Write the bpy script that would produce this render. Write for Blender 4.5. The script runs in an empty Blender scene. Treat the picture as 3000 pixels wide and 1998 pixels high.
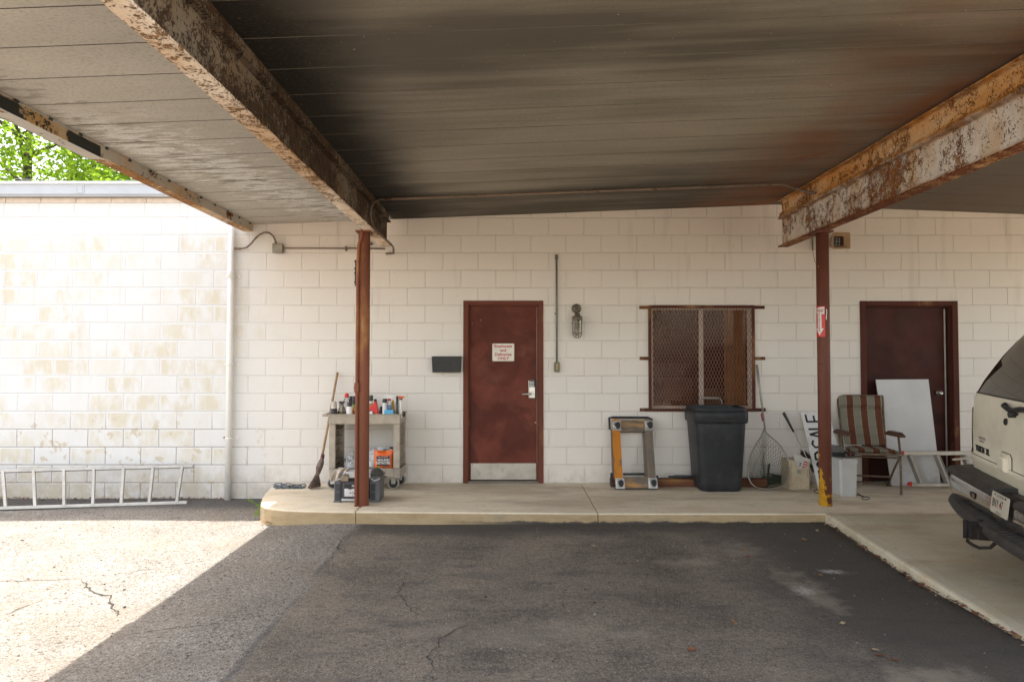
import bpy, math, random
from mathutils import Vector, Matrix, Euler, noise as mnoise
R = math.radians
random.seed(7)
scene = bpy.context.scene
COL = scene.collection

# ---------------------------------------------------------------- camera, sky, sun, exposure
EYE = Vector((0.0, 0.0, 1.6)); FPX = 2000.0; TILT = math.atan(56.0 / FPX)
cam_d = bpy.data.cameras.new('camera'); cam = bpy.data.objects.new('camera', cam_d); COL.objects.link(cam)
cam.location = EYE; cam.rotation_euler = (R(90) + TILT, 0, 0)
cam_d.sensor_width = 36.0; cam_d.lens = 24.0; cam_d.clip_start = 0.05; cam_d.clip_end = 900.0
scene.camera = cam

SUN_EL, SUN_STR, SKY_STR, EXPO = 70.0, 2.15, 0.15, 2.66
sun_dir = Vector((0.262, -0.262, -1.0)).normalized()       # the way the light travels: from back left, high
world = bpy.data.worlds.new('World'); scene.world = world; world.use_nodes = True
wt = world.node_tree; wbg = wt.nodes['Background']
sky = wt.nodes.new('ShaderNodeTexSky'); sky.sky_type = 'NISHITA'; sky.sun_disc = False
sky.sun_elevation = R(SUN_EL); sky.sun_rotation = math.atan2(-sun_dir.x, -sun_dir.y)
sky.dust_density = 2.5; sky.air_density = 1.0; sky.ozone_density = 0.7
bw = wt.nodes.new('ShaderNodeRGBToBW'); wt.links.new(sky.outputs[0], bw.inputs[0])
soft = wt.nodes.new('ShaderNodeMix'); soft.data_type = 'RGBA'; soft.inputs[0].default_value = .55; wt.links.new(sky.outputs[0], soft.inputs[6]); wt.links.new(bw.outputs[0], soft.inputs[7])
tint = wt.nodes.new('ShaderNodeMix'); tint.data_type = 'RGBA'; tint.blend_type = 'MULTIPLY'; tint.inputs[0].default_value = 1.0
tint.inputs[7].default_value = (1.07, 1.0, .91, 1); wt.links.new(soft.outputs[2], tint.inputs[6]); wt.links.new(tint.outputs[2], wbg.inputs[0])   # sky greyed for thin haze, then tinted warm to balance the colour
wbg.inputs[1].default_value = SKY_STR
sl = bpy.data.lights.new('sun', 'SUN'); sl.energy = SUN_STR; sl.angle = R(0.5); sl.color = (1.0, 0.965, 0.90)
so = bpy.data.objects.new('sun', sl); COL.objects.link(so); so.location = (-6, 8, 20)
so.rotation_euler = sun_dir.to_track_quat('-Z', 'Y').to_euler()
scene.view_settings.view_transform = 'Standard'; scene.view_settings.look = 'None'
scene.view_settings.exposure = EXPO; scene.view_settings.gamma = 1.0
scene.render.engine = 'CYCLES'
scene.cycles.max_bounces = 12; scene.cycles.diffuse_bounces = 8; scene.cycles.glossy_bounces = 4
scene.cycles.transmission_bounces = 6; scene.cycles.transparent_max_bounces = 12
scene.cycles.sample_clamp_indirect = 8.0; scene.cycles.caustics_reflective = False; scene.cycles.caustics_refractive = False

# ---------------------------------------------------------------- measuring: sight lines of the survey photo (3000 px wide)
def ray(px, py):
    x = (px - 1500) / FPX; v = (999 - py) / FPX; c, s = math.cos(TILT), math.sin(TILT)
    return Vector((x, c - v * s, s + v * c))
def at(px, py, Y):                       # point at depth Y
    d = ray(px, py); return EYE + d * (Y / d.y)
def on(px, py, z):                       # point at height z
    d = ray(px, py); return EYE + d * ((z - EYE.z) / d.z)
def lean(px, py, Y0, z0, k):             # point on a surface leaning back from (Y0, z0), k metres per metre
    d = ray(px, py); t = (Y0 + k * (EYE.z - z0)) / (d.y - k * d.z); return EYE + d * t

# ---------------------------------------------------------------- mesh building
class MB:
    def __init__(s): s.v = []; s.f = []; s.m = []; s.sm = []; s.T = None
    def pt(s, p):
        p = Vector(p)
        if s.T is not None: p = s.T @ p
        s.v.append(p); return len(s.v) - 1
    def face(s, idx, mi=0, smooth=False): s.f.append(tuple(idx)); s.m.append(mi); s.sm.append(smooth)
    def poly(s, pts, mi=0): s.face([s.pt(p) for p in pts], mi)
    def box(s, lo, hi, mi=0, M=None, bev=0.0):
        x0, y0, z0 = lo; x1, y1, z1 = hi
        if bev <= 0:
            P = [(x0,y0,z0),(x1,y0,z0),(x1,y1,z0),(x0,y1,z0),(x0,y0,z1),(x1,y0,z1),(x1,y1,z1),(x0,y1,z1)]
            i = [s.pt(M @ Vector(p) if M else p) for p in P]
            for q in ((3,2,1,0),(4,5,6,7),(0,1,5,4),(1,2,6,5),(2,3,7,6),(3,0,4,7)): s.face([i[k] for k in q], mi)
            return
        b = min(bev, (x1-x0)*.45, (y1-y0)*.45, (z1-z0)*.45)
        def ring(ix, z):
            a, c, d, e = x0+ix, x1-ix, y0+ix, y1-ix; k = b*(1 if ix == 0 else .6)
            P = [(a+k,d,z),(c-k,d,z),(c,d+k,z),(c,e-k,z),(c-k,e,z),(a+k,e,z),(a,e-k,z),(a,d+k,z)]
            return [s.pt(M @ Vector(p) if M else p) for p in P]
        rs = [ring(b*.8, z0), ring(0, z0+b), ring(0, z1-b), ring(b*.8, z1)]
        for a, c in zip(rs, rs[1:]):
            for k in range(8): s.face((a[k], a[(k+1)%8], c[(k+1)%8], c[k]), mi)
        s.face(rs[0][::-1], mi); s.face(rs[-1], mi)
    def tube(s, path, r, n=8, mi=0, closed=False, cap=True, smooth=True):
        P = [Vector(p) for p in path]; rr = r if isinstance(r, (list, tuple)) else [r]*len(P); rings = []; up = None
        for i, p in enumerate(P):
            if closed: t = P[(i+1) % len(P)] - P[i-1]
            else: t = P[min(i+1, len(P)-1)] - P[max(i-1, 0)]
            t.normalize()
            if up is None:
                up = Vector((0,0,1)) if abs(t.z) < .9 else Vector((0,1,0))
            u = (up - t*up.dot(t))
            if u.length < 1e-5: u = t.orthogonal()
            u.normalize(); w = t.cross(u); up = u
            rings.append([s.pt(p + (u*math.cos(2*math.pi*k/n) + w*math.sin(2*math.pi*k/n))*rr[i]) for k in range(n)])
        m = len(rings)
        for i in range(m if closed else m-1):
            a, b = rings[i], rings[(i+1) % m]
            for k in range(n): s.face((a[k], a[(k+1)%n], b[(k+1)%n], b[k]), mi, smooth)
        if cap and not closed: s.face(rings[0][::-1], mi); s.face(rings[-1], mi)
    def lathe(s, c, prof, n=20, mi=0, axis='z', smooth=True, cap=True, sx=1.0, sy=1.0):
        c = Vector(c); rings = []
        for (r, h) in prof:
            ring = []
            for k in range(n):
                a = 2*math.pi*k/n; u, w = r*math.cos(a)*sx, r*math.sin(a)*sy
                p = {'z': (u, w, h), 'y': (u, h, -w), 'x': (h, u, w)}[axis]
                ring.append(s.pt(c + Vector(p)))
            rings.append(ring)
        for a, b in zip(rings, rings[1:]):
            for k in range(n): s.face((a[k], a[(k+1)%n], b[(k+1)%n], b[k]), mi, smooth)
        if cap: s.face(rings[0][::-1], mi); s.face(rings[-1], mi)
    def prism(s, poly, z0, z1, mi=0, M=None, bev=0.0, side=None):      # polygon counter-clockwise in xy
        side = mi if side is None else side
        def P(p, z): q = Vector((p[0], p[1], z)); return s.pt(M @ q if M else q)
        lv = [[P(p, z0) for p in poly]]
        if bev > 0:
            n = len(poly); ins = []
            for i in range(n):
                a, b, c = Vector(poly[i-1][:2]), Vector(poly[i][:2]), Vector(poly[(i+1) % n][:2])
                d1 = (b-a).normalized(); d2 = (c-b).normalized(); n1 = Vector((-d1.y, d1.x)); n2 = Vector((-d2.y, d2.x))
                m = (n1+n2); m = m / max(m.dot(n1), .3); ins.append(b + m*bev)
            lv.append([P(p, z1-bev) for p in poly]); 
            mid = [(Vector(p[:2])*.3 + q*.7) for p, q in zip(poly, ins)]
            mid = [Vector(p[:2]) + (q - Vector(p[:2]))*.3 for p, q in zip(poly, ins)]
            lv.append([P(p, z1-bev*.3) for p in mid]); lv.append([P(p, z1) for p in ins])
        else: lv.append([P(p, z1) for p in poly])
        n = len(poly)
        for a, b in zip(lv, lv[1:]):
            for i in range(n): s.face((a[i], a[(i+1)%n], b[(i+1)%n], b[i]), side)
        s.face(lv[0][::-1], mi); s.face(lv[-1], mi)
    def grid(s, fn, nu, nv, mi=0, smooth=True, closed_u=False):
        I = [[s.pt(fn(u/(nu if not closed_u else nu), v/nv)) for u in range(nu + (0 if closed_u else 1))] for v in range(nv+1)]
        w = len(I[0])
        for v in range(nv):
            for u in range(nu):
                s.face((I[v][u], I[v][(u+1)%w], I[v+1][(u+1)%w], I[v+1][u]), mi, smooth)
        return I
    def ball(s, c, r, n=14, mi=0, sc=(1,1,1), jit=0.0, seed=0):
        c = Vector(c); m = n//2
        def fn(u, v):
            a = 2*math.pi*u; b = math.pi*(v-.5); d = Vector((math.cos(a)*math.cos(b), math.sin(a)*math.cos(b), math.sin(b)))
            k = 1 + (jit*mnoise.noise(d*2.3 + Vector((seed, 0, 0))) if jit else 0)
            return c + Vector((d.x*sc[0], d.y*sc[1], d.z*sc[2]))*(r*k)
        s.grid(fn, n, m, mi, True, True)

def put(name, mb, mats, parent=None, world=False, loc=None):
    me = bpy.data.meshes.new(name)
    off = Vector((0,0,0))
    if world and parent is not None:
        q = parent
        while q is not None: off += q.location; q = q.parent
    if loc is not None: off += Vector(loc)
    me.from_pydata([tuple(v - off) for v in mb.v], [], mb.f)
    for m in (mats if isinstance(mats, (list, tuple)) else [mats]): me.materials.append(m)
    me.polygons.foreach_set('material_index', mb.m); me.polygons.foreach_set('use_smooth', mb.sm)
    me.update()
    o = bpy.data.objects.new(name, me); COL.objects.link(o)
    if parent is not None: o.parent = parent
    if loc is not None: o.location = loc
    return o
def tag(o, label=None, cat=None, group=None, kind=None):
    if label: o['label'] = label
    if cat: o['category'] = cat
    if group: o['group'] = group
    if kind: o['kind'] = kind
    return o
def thing(name, label, cat, loc=(0,0,0), rot=(0,0,0), group=None):
    o = bpy.data.objects.new(name, None); COL.objects.link(o); o.empty_display_size = .1
    o.location = loc; o.rotation_euler = rot
    return tag(o, label, cat, group)
def structure(o): o['kind'] = 'structure'; return o
def text_mb(txt, size, M=None, bend=None, align='CENTER', ext=0.0, sx=1.0, bold=0.0, line=1.0, sp=1.0):
    """lettering as a mesh; drawn in xy (x right, y up) and carried by M, or by bend(x, y, z)"""
    cu = bpy.data.curves.new('lettering', 'FONT'); cu.body = txt; cu.size = size; cu.align_x = align; cu.align_y = 'CENTER'
    cu.extrude = ext; cu.offset = bold; cu.resolution_u = 3; cu.space_line = line; cu.space_character = sp
    o = bpy.data.objects.new('lettering', cu); COL.objects.link(o)
    dg = bpy.context.evaluated_depsgraph_get(); me = bpy.data.meshes.new_from_object(o.evaluated_get(dg))
    bpy.data.objects.remove(o); bpy.data.curves.remove(cu)
    mb = MB(); base = 0
    for v in me.vertices:
        p = Vector((v.co.x*sx, v.co.y, v.co.z))
        if bend: p = Vector(bend(p.x, p.y, p.z))
        elif M: p = M @ p
        mb.v.append(p)
    for p in me.polygons: mb.face(list(p.vertices))
    bpy.data.meshes.remove(me)
    return mb
def merge(*mbs):
    o = MB()
    for m in mbs:
        b = len(o.v); o.v += m.v
        for f, mi, sm in zip(m.f, m.m, m.sm): o.face([i+b for i in f], mi, sm)
    return o
def frame(o, x, y, z):          # matrix from origin and axes
    M = Matrix.Identity(4)
    for c, a in enumerate((x, y, z)):
        a = Vector(a)
        for r in range(3): M[r][c] = a[r]
    for r in range(3): M[r][3] = o[r]
    return M

# ---------------------------------------------------------------- materials
class NT:
    def __init__(s, name):
        s.mat = bpy.data.materials.new(name); s.mat.use_nodes = True; s.t = s.mat.node_tree
        s.b = s.t.nodes['Principled BSDF']; s.out = s.t.nodes['Material Output']
    def n(s, kind, **kw):
        nd = s.t.nodes.new(kind)
        for k, v in kw.items(): setattr(nd, k, v)
        return nd
    def link(s, a, b): s.t.links.new(a, b)
    def set(s, sock, v):
        if hasattr(v, 'is_output') or hasattr(v, 'links'): s.link(v, sock)
        else:
            if isinstance(v, (tuple, list)) and len(v) == 3 and sock.type == 'RGBA': v = (*v, 1)
            sock.default_value = v
    def co(s, sc=(1,1,1), off=(0,0,0)):
        tc = s.n('ShaderNodeTexCoord'); mp = s.n('ShaderNodeMapping'); s.link(tc.outputs['Object'], mp.inputs[0])
        mp.inputs['Location'].default_value = off; mp.inputs['Scale'].default_value = sc; return mp.outputs[0]
    def xyz(s, v=None):
        q = s.n('ShaderNodeSeparateXYZ'); s.link(v or s.co(), q.inputs[0]); return q.outputs
    def comb(s, x, y, z=0.0):
        q = s.n('ShaderNodeCombineXYZ'); s.set(q.inputs[0], x); s.set(q.inputs[1], y); s.set(q.inputs[2], z); return q.outputs[0]
    def noise(s, scale, detail=4, rough=.55, v=None, dist=0.0, lac=2.0):
        q = s.n('ShaderNodeTexNoise'); s.link(v or s.co(), q.inputs['Vector']); q.inputs['Scale'].default_value = scale
        q.inputs['Detail'].default_value = detail; q.inputs['Roughness'].default_value = rough; q.inputs['Distortion'].default_value = dist
        q.inputs['Lacunarity'].default_value = lac
        return q.outputs['Fac']
    def vor(s, scale, v=None, feat='F1', out='Distance', rnd=1.0):
        q = s.n('ShaderNodeTexVoronoi', feature=feat); s.link(v or s.co(), q.inputs['Vector']); q.inputs['Scale'].default_value = scale
        q.inputs['Randomness'].default_value = rnd; return q.outputs[out]
    def ramp(s, f, stops, interp='LINEAR'):
        q = s.n('ShaderNodeValToRGB'); s.set(q.inputs[0], f); cr = q.color_ramp; cr.interpolation = interp
        while len(cr.elements) < len(stops): cr.elements.new(.5)
        for e, (p, c) in zip(cr.elements, stops):
            e.position = p; e.color = (c, c, c, 1) if isinstance(c, (int, float)) else (*c, 1)
        return q.outputs[0]
    def math(s, op, a, b=0.0, clamp=False):
        q = s.n('ShaderNodeMath', operation=op, use_clamp=clamp); s.set(q.inputs[0], a); s.set(q.inputs[1], b); return q.outputs[0]
    def sstep(s, x, a, b):          # smooth 0..1 between a and b
        q = s.n('ShaderNodeMapRange', interpolation_type='SMOOTHSTEP'); s.set(q.inputs[0], x)
        q.inputs[1].default_value = a; q.inputs[2].default_value = b; return q.outputs[0]
    def mix(s, f, a, b, mode='MIX'):
        q = s.n('ShaderNodeMix', data_type='RGBA', blend_type=mode); s.set(q.inputs[0], f); s.set(q.inputs[6], a); s.set(q.inputs[7], b)
        return q.outputs[2]
    def bump(s, h, strength=.3, dist=.01, nrm=None):
        q = s.n('ShaderNodeBump'); s.set(q.inputs['Height'], h); q.inputs['Strength'].default_value = strength
        q.inputs['Distance'].default_value = dist
        if nrm: s.link(nrm, q.inputs['Normal'])
        return q.outputs[0]
    def done(s, col=None, rough=.6, metal=0.0, nrm=None, spec=None):
        if col is not None: s.set(s.b.inputs['Base Color'], col)
        s.set(s.b.inputs['Roughness'], rough); s.set(s.b.inputs['Metallic'], metal)
        if nrm: s.link(nrm, s.b.inputs['Normal'])
        if spec is not None: s.b.inputs['Specular IOR Level'].default_value = spec
        return s.mat
_mc = {}
def paint(name, col, rough=.5, metal=0.0, vary=.12, scale=9.0, bump=.08, dirt=None, spec=None):
    """plain coloured stuff with slight mottling, wear in the gloss and a fine surface"""
    if name in _mc: return _mc[name]
    t = NT(name); a = t.noise(scale, 5); b = t.noise(scale*7, 3)
    lo = tuple(c*(1-vary*1.6) for c in col); hi = tuple(min(1, c*(1+vary)) for c in col)
    c = t.ramp(a, [(.3, lo), (.7, hi)])
    if dirt: c = t.mix(t.ramp(t.noise(scale*1.7, 6, .7), [(.5, 0.0), (.68, .75)]), c, dirt)
    r = t.math('ADD', t.math('MULTIPLY', b, .25), rough - .12)
    _mc[name] = t.done(c, r, metal, t.bump(b, bump, .004), spec); return _mc[name]
W = 7.85          # depth of the block wall
SLAB = 0.195      # top of the concrete walk
def m_block():
    t = NT('painted_block_wall'); x, y, z = t.xyz()
    v = t.comb(t.math('ADD', x, 3.2338 + .4064*20), t.math('ADD', z, .004 + .2032*2*5))
    wob = t.noise(9, 3); 
    vv = t.n('ShaderNodeVectorMath', operation='ADD'); t.link(v, vv.inputs[0])
    t.link(t.comb(t.math('MULTIPLY', t.math('SUBTRACT', wob, .5), .006), t.math('MULTIPLY', t.math('SUBTRACT', t.noise(7, 3, v=t.co(off=(5, 0, 3))), .5), .006)), vv.inputs[1])
    def brick(mortar, smooth):
        q = t.n('ShaderNodeTexBrick', offset=.5, offset_frequency=2, squash=1.0, squash_frequency=2); t.link(vv.outputs[0], q.inputs['Vector'])
        q.inputs['Scale'].default_value = 1.0; q.inputs['Brick Width'].default_value = .4064; q.inputs['Row Height'].default_value = .2032
        q.inputs['Mortar Size'].default_value = mortar; q.inputs['Mortar Smooth'].default_value = smooth; q.inputs['Bias'].default_value = 0.0
        q.inputs['Color1'].default_value = (0,0,0,1); q.inputs['Color2'].default_value = (1,1,1,1); q.inputs['Mortar'].default_value = (.5,.5,.5,1)
        return q
    bk = brick(.0042, .35); wide = brick(.011, 1.0); soft = brick(.03, 1.0)
    joint = bk.outputs['Fac']; rnd = bk.outputs['Color']
    left = t.sstep(x, -2.4, -3.5)                    # stained end of the wall, outside the canopy
    low = t.sstep(z, 1.15, .75)
    base = t.mix(t.noise(.7, 3), (.70, .66, .61), (.76, .72, .67))
    base = t.mix(t.math('MULTIPLY', t.sstep(z, 1.6, 3.2), .75), base, (.70, .595, .50))  # creamier towards the top of the wall
    base = t.mix(t.math('MULTIPLY', rnd, .10), base, (.62, .58, .54))
    base = t.mix(left, base, (.66, .655, .645))  # same paint, toned down to offset the strong light outside the canopy
    # thin paint wearing to tan in block-shaped patches
    patch = t.math('MULTIPLY', t.ramp(t.noise(.9, 3, .5, v=t.co((1, 1, 1), (3.3, 0, 7.2))), [(.38, 0.0), (.50, 1.0)]), t.ramp(t.noise(4.6, 4, .62, v=t.co((1.7, 1, .8), (9, 0, 0))), [(.38, 0.0), (.60, 1.0)]))
    patch = t.math('MULTIPLY', patch, t.ramp(rnd, [(.15, .2), (.6, 1.0)]))
    patch = t.math('MULTIPLY', patch, t.ramp(soft.outputs['Fac'], [(.0, 1.0), (.55, .25), (.9, 0.0)]))
    patch = t.math('MULTIPLY', patch, left)
    patch = t.math('MULTIPLY', patch, t.sstep(z, 3.15, 2.95))
    base = t.mix(t.math('MULTIPLY', patch, .75), base, (.57, .505, .37))
    foot = t.math('MULTIPLY', t.math('MULTIPLY', t.sstep(z, .5, .05), t.ramp(t.noise(3.2, 6, .7), [(.42, 0.0), (.62, 1.0)])), left)
    base = t.mix(t.math('MULTIPLY', foot, .7), base, (.42, .35, .235))
    flake = t.math('MULTIPLY', t.math('MULTIPLY', t.ramp(t.noise(7, 6, .65, v=t.co(off=(2, 0, 1))), [(.60, 0.0), (.62, 1.0)]), low), left)
    base = t.mix(t.math('MULTIPLY', flake, .75), base, (.50, .42, .30))
    splash = t.math('MULTIPLY', t.sstep(t.math('ADD', z, t.math('MULTIPLY', t.noise(5, 6, .7, v=t.co((1.6, 1, .5))), .30)), .62, .28), t.ramp(t.noise(8, 6, .72, v=t.co(off=(5, 0, 2))), [(.40, .15), (.62, 1.0)]))
    base = t.mix(t.math('MULTIPLY', splash, .5), base, (.42, .36, .29))
    drip = t.math('MULTIPLY', t.ramp(t.noise(5.5, 5, .6, v=t.co((1.0, 1, .10), (2, 0, 5))), [(.60, 0.0), (.70, .28)]), t.sstep(z, .6, 2.6))
    base = t.mix(drip, base, (.47, .40, .33))
    # hairline joints, dark and open only here and there
    jb = t.ramp(t.noise(2.3, 4, .6, v=t.co(off=(0, 0, 9))), [(.40, .08), (.62, .36)])
    jb = t.math('MAXIMUM', jb, t.math('MULTIPLY', t.math('MULTIPLY', low, left), .85))
    jb = t.math('MULTIPLY', jb, t.math('SUBTRACT', 1.0, t.math('MULTIPLY', t.math('MULTIPLY', left, .55), t.math('SUBTRACT', 1.0, low))))
    col = t.mix(t.math('MULTIPLY', joint, jb), base, (.24, .18, .13))
    speck = t.ramp(t.noise(46, 2, .5), [(.745, 0.0), (.765, .55)])
    col = t.mix(speck, col, (.35, .30, .25))
    fine = t.noise(95, 4, .65); mid = t.noise(22, 4, .6)
    h = t.math('SUBTRACT', t.math('ADD', t.math('MULTIPLY', fine, .10), t.math('MULTIPLY', mid, .14)), t.math('MULTIPLY', wide.outputs['Fac'], .8))
    return t.done(col, .72, 0, t.bump(h, .75, .007), .3)
M_WALL = m_block()

def m_asphalt():
    t = NT('asphalt'); x, y, z = t.xyz()
    old = t.ramp(t.noise(2.1, 6, .6), [(.3, (.20, .18, .158)), (.7, (.305, .28, .25))])
    grit = t.noise(120, 3, .75); pebble = t.vor(62); pr = t.vor(62, out='Color')
    mott = t.noise(34, 6, .82)
    old = t.mix(t.ramp(mott, [(.34, .8), (.5, 0.0)]), old, (.085, .07, .055))
    old = t.mix(t.ramp(mott, [(.54, 0.0), (.68, .6)]), old, (.50, .46, .40))
    old = t.mix(t.ramp(grit, [(.36, .92), (.50, 0.0)]), old, (.045, .036, .028))
    old = t.mix(t.ramp(grit, [(.56, 0.0), (.72, .8)]), old, (.55, .51, .45))
    old = t.mix(t.ramp(t.noise(42, 3, .6, v=t.co(off=(3, 3, 0))), [(.36, .9), (.41, 0.0)]), old, (.05, .036, .026))
    old = t.mix(t.ramp(t.noise(.9, 5, .65, v=t.co(off=(6, 1, 0))), [(.5, 0.0), (.7, .45)]), old, (.20, .16, .115))
    new = t.ramp(t.noise(1.4, 7, .62, dist=.4), [(.3, (.130, .108, .086)), (.52, (.205, .172, .138)), (.72, (.285, .235, .175))])
    new = t.mix(t.ramp(mott, [(.34, .75), (.5, 0.0)]), new, (.055, .045, .038))
    new = t.mix(t.ramp(mott, [(.54, 0.0), (.68, .5)]), new, (.36, .31, .25))
    new = t.mix(t.ramp(grit, [(.36, .8), (.50, 0.0)]), new, (.045, .039, .036))
    new = t.mix(t.ramp(t.noise(85, 2, .6), [(.58, 0.0), (.72, .7)]), new, (.42, .37, .30))
    # fresher black sealer toward the driveway kerb and along the walk, with an irregular edge
    wob = t.math('MULTIPLY', t.math('SUBTRACT', t.noise(1.1, 5, .6), .5), 1.6)
    near = t.math('ADD', x, wob)
    dark = t.math('MAXIMUM', t.math('MULTIPLY', t.sstep(near, 1.3, 2.3), .92), t.math('MULTIPLY', t.sstep(t.math('ADD', y, t.math('MULTIPLY', wob, .35)), 5.85, 6.2), .8))
    new = t.mix(dark, new, t.mix(grit, (.038, .034, .031), (.11, .097, .083)))
    new = t.mix(t.ramp(t.noise(3.0, 5, .6, v=t.co((.7, 2.2, 1), (4, 1, 0))), [(.52, 0.0), (.75, .6)]), new, (.055, .052, .052))
    # tan silt dried in the dip and a spill of white powder
    def spot(cx, cy, rx, ry, n=5.0, amt=.8, ed=.35):
        a = t.math('DIVIDE', t.math('SUBTRACT', x, cx), rx); b = t.math('DIVIDE', t.math('SUBTRACT', y, cy), ry)
        d = t.math('SQRT', t.math('ADD', t.math('MULTIPLY', a, a), t.math('MULTIPLY', b, b)))
        d = t.math('ADD', d, t.math('MULTIPLY', t.math('SUBTRACT', t.noise(n, 6, .7), .5), 2.4*ed+.5))
        q = t.n('ShaderNodeMapRange', interpolation_type='SMOOTHSTEP'); t.set(q.inputs[0], d); q.inputs[1].default_value = 1.0
        q.inputs[2].default_value = 1.0-ed; q.inputs[4].default_value = amt; return q.outputs[0]
    for a in ((2.03, 4.70, .20, .62, 6, .50, .95), (1.86, 5.55, .20, .34, 7, .45, .95), (1.35, 5.35, .36, .12, 7, .45, .95), (.1, 4.0, .9, .3, 5, .3, .95), (2.1, 3.45, .35, .15, 6, .45, .9)):
        new = t.mix(spot(*a), new, (.33, .285, .225))
    for a in ((2.36, 5.08, .16, .06, 16, .85, .95), (2.00, 4.70, .09, .15, 16, .8, .95)):
        new = t.mix(t.math('MULTIPLY', spot(*a), t.ramp(grit, [(.42, .1), (.58, 1.0)])), new, (.62, .60, .56))
    seam = t.math('ADD', x, t.math('MULTIPLY', t.math('SUBTRACT', t.noise(2.6, 5, .6), .5), .10))
    s = t.math('MULTIPLY', t.sstep(seam, -1.47, -1.36), t.sstep(y, .6, 1.0))  # unseen lot in front kept pale to bounce light under the canopy
    col = t.mix(s, old, new)
    line = t.math('MULTIPLY', t.math('MULTIPLY', t.sstep(seam, -1.46, -1.43), t.sstep(seam, -1.39, -1.42)), t.ramp(t.noise(1.7, 3), [(.4, .05), (.6, .55)]))
    col = t.mix(line, col, (.05, .05, .055))
    # settlement cracks
    vv = t.n('ShaderNodeVectorMath', operation='ADD'); t.link(t.co((.55, .8, 1), (.4, .1, 0)), vv.inputs[0])
    nz = t.n('ShaderNodeTexNoise'); t.link(t.co(), nz.inputs['Vector']); nz.inputs['Scale'].default_value = 3.4; nz.inputs['Detail'].default_value = 7
    sc_ = t.n('ShaderNodeVectorMath', operation='SCALE'); t.link(nz.outputs['Color'], sc_.inputs[0]); sc_.inputs['Scale'].default_value = .26; t.link(sc_.outputs[0], vv.inputs[1])
    cr = t.vor(.95, vv.outputs[0], 'DISTANCE_TO_EDGE')
    crack = t.math('MULTIPLY', t.ramp(cr, [(.0, 1.0), (.0075, 0.0)]), t.ramp(t.noise(1.3, 3, .5, v=t.co(off=(7, 2, 0))), [(.50, 0.0), (.60, .9)]))
    col = t.mix(t.math('MULTIPLY', crack, t.math('SUBTRACT', .30, t.math('MULTIPLY', s, .12))), col, (.03, .022, .016))
    # darker strip of asphalt along the foot of the wall
    strip = t.sstep(t.math('ADD', y, t.math('MULTIPLY', wob, .12)), 7.15, 7.5)
    col = t.mix(t.math('MULTIPLY', strip, .7), col, (.055, .052, .052))
    h = t.math('ADD', t.math('MULTIPLY', grit, 1.2), t.math('MULTIPLY', t.math('SUBTRACT', 1.0, pebble), .5))
    h = t.math('SUBTRACT', h, t.math('MULTIPLY', crack, .5))
    h2 = t.noise(5, 5, .6)
    return t.done(col, .88, 0, t.bump(h, 1.0, .009, t.bump(h2, .45, .03)), .25)
M_ASPH = m_asphalt()

def m_concrete(name, c1, c2, stain, face=None):
    t = NT(name); x, y, z = t.xyz()
    c = t.ramp(t.noise(1.5, 6, .6), [(.3, c1), (.7, c2)])
    c = t.mix(t.ramp(t.noise(2.4, 6, .65, v=t.co((.5, 1.4, 1), (3, 8, 0))), [(.48, 0.0), (.72, .55)]), c, stain)
    c = t.mix(t.ramp(t.noise(60, 3, .7), [(.32, .35), (.48, 0.0)]), c, tuple(k*.6 for k in c1))
    c = t.mix(t.ramp(t.noise(.8, 4, .6, v=t.co(off=(0, 3, 0))), [(.55, 0.0), (.75, .4)]), c, tuple(k*.55 for k in c1))
    c = t.mix(t.ramp(t.noise(1.6, 6, .7, v=t.co((.4, 1.2, 1), (7, 2, 0)), dist=.4), [(.50, 0.0), (.60, .38)]), c, tuple(k*.62 for k in stain))
    c = t.mix(t.ramp(t.noise(5, 6, .75, v=t.co(off=(1, 9, 0))), [(.60, 0.0), (.64, .3)]), c, tuple(k*.5 for k in c1))
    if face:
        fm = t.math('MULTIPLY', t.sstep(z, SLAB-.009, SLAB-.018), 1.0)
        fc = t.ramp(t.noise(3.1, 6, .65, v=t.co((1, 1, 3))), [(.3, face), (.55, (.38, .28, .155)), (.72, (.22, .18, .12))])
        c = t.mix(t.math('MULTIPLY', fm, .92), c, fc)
        tar = t.math('MULTIPLY', t.sstep(t.math('ADD', z, t.math('MULTIPLY', t.math('SUBTRACT', t.noise(6, 5, .7), .5), .07)), .124, .106), t.sstep(x, -.9, .3))
        c = t.mix(t.math('MULTIPLY', tar, .9), c, (.03, .03, .035))
    h = t.math('ADD', t.math('MULTIPLY', t.noise(70, 4, .7), .5), t.noise(9, 4, .5))
    return t.done(c, .82, 0, t.bump(h, .35, .006), .3)
M_WALK = m_concrete('walk_concrete', (.60, .52, .395), (.76, .67, .515), (.50, .37, .22), (.27, .18, .09))
M_DRIVE = m_concrete('drive_concrete', (.42, .37, .265), (.55, .485, .355), (.46, .32, .18))
M_KERB = m_concrete('kerb_concrete', (.46, .41, .31), (.58, .52, .40), (.50, .36, .20))

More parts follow.
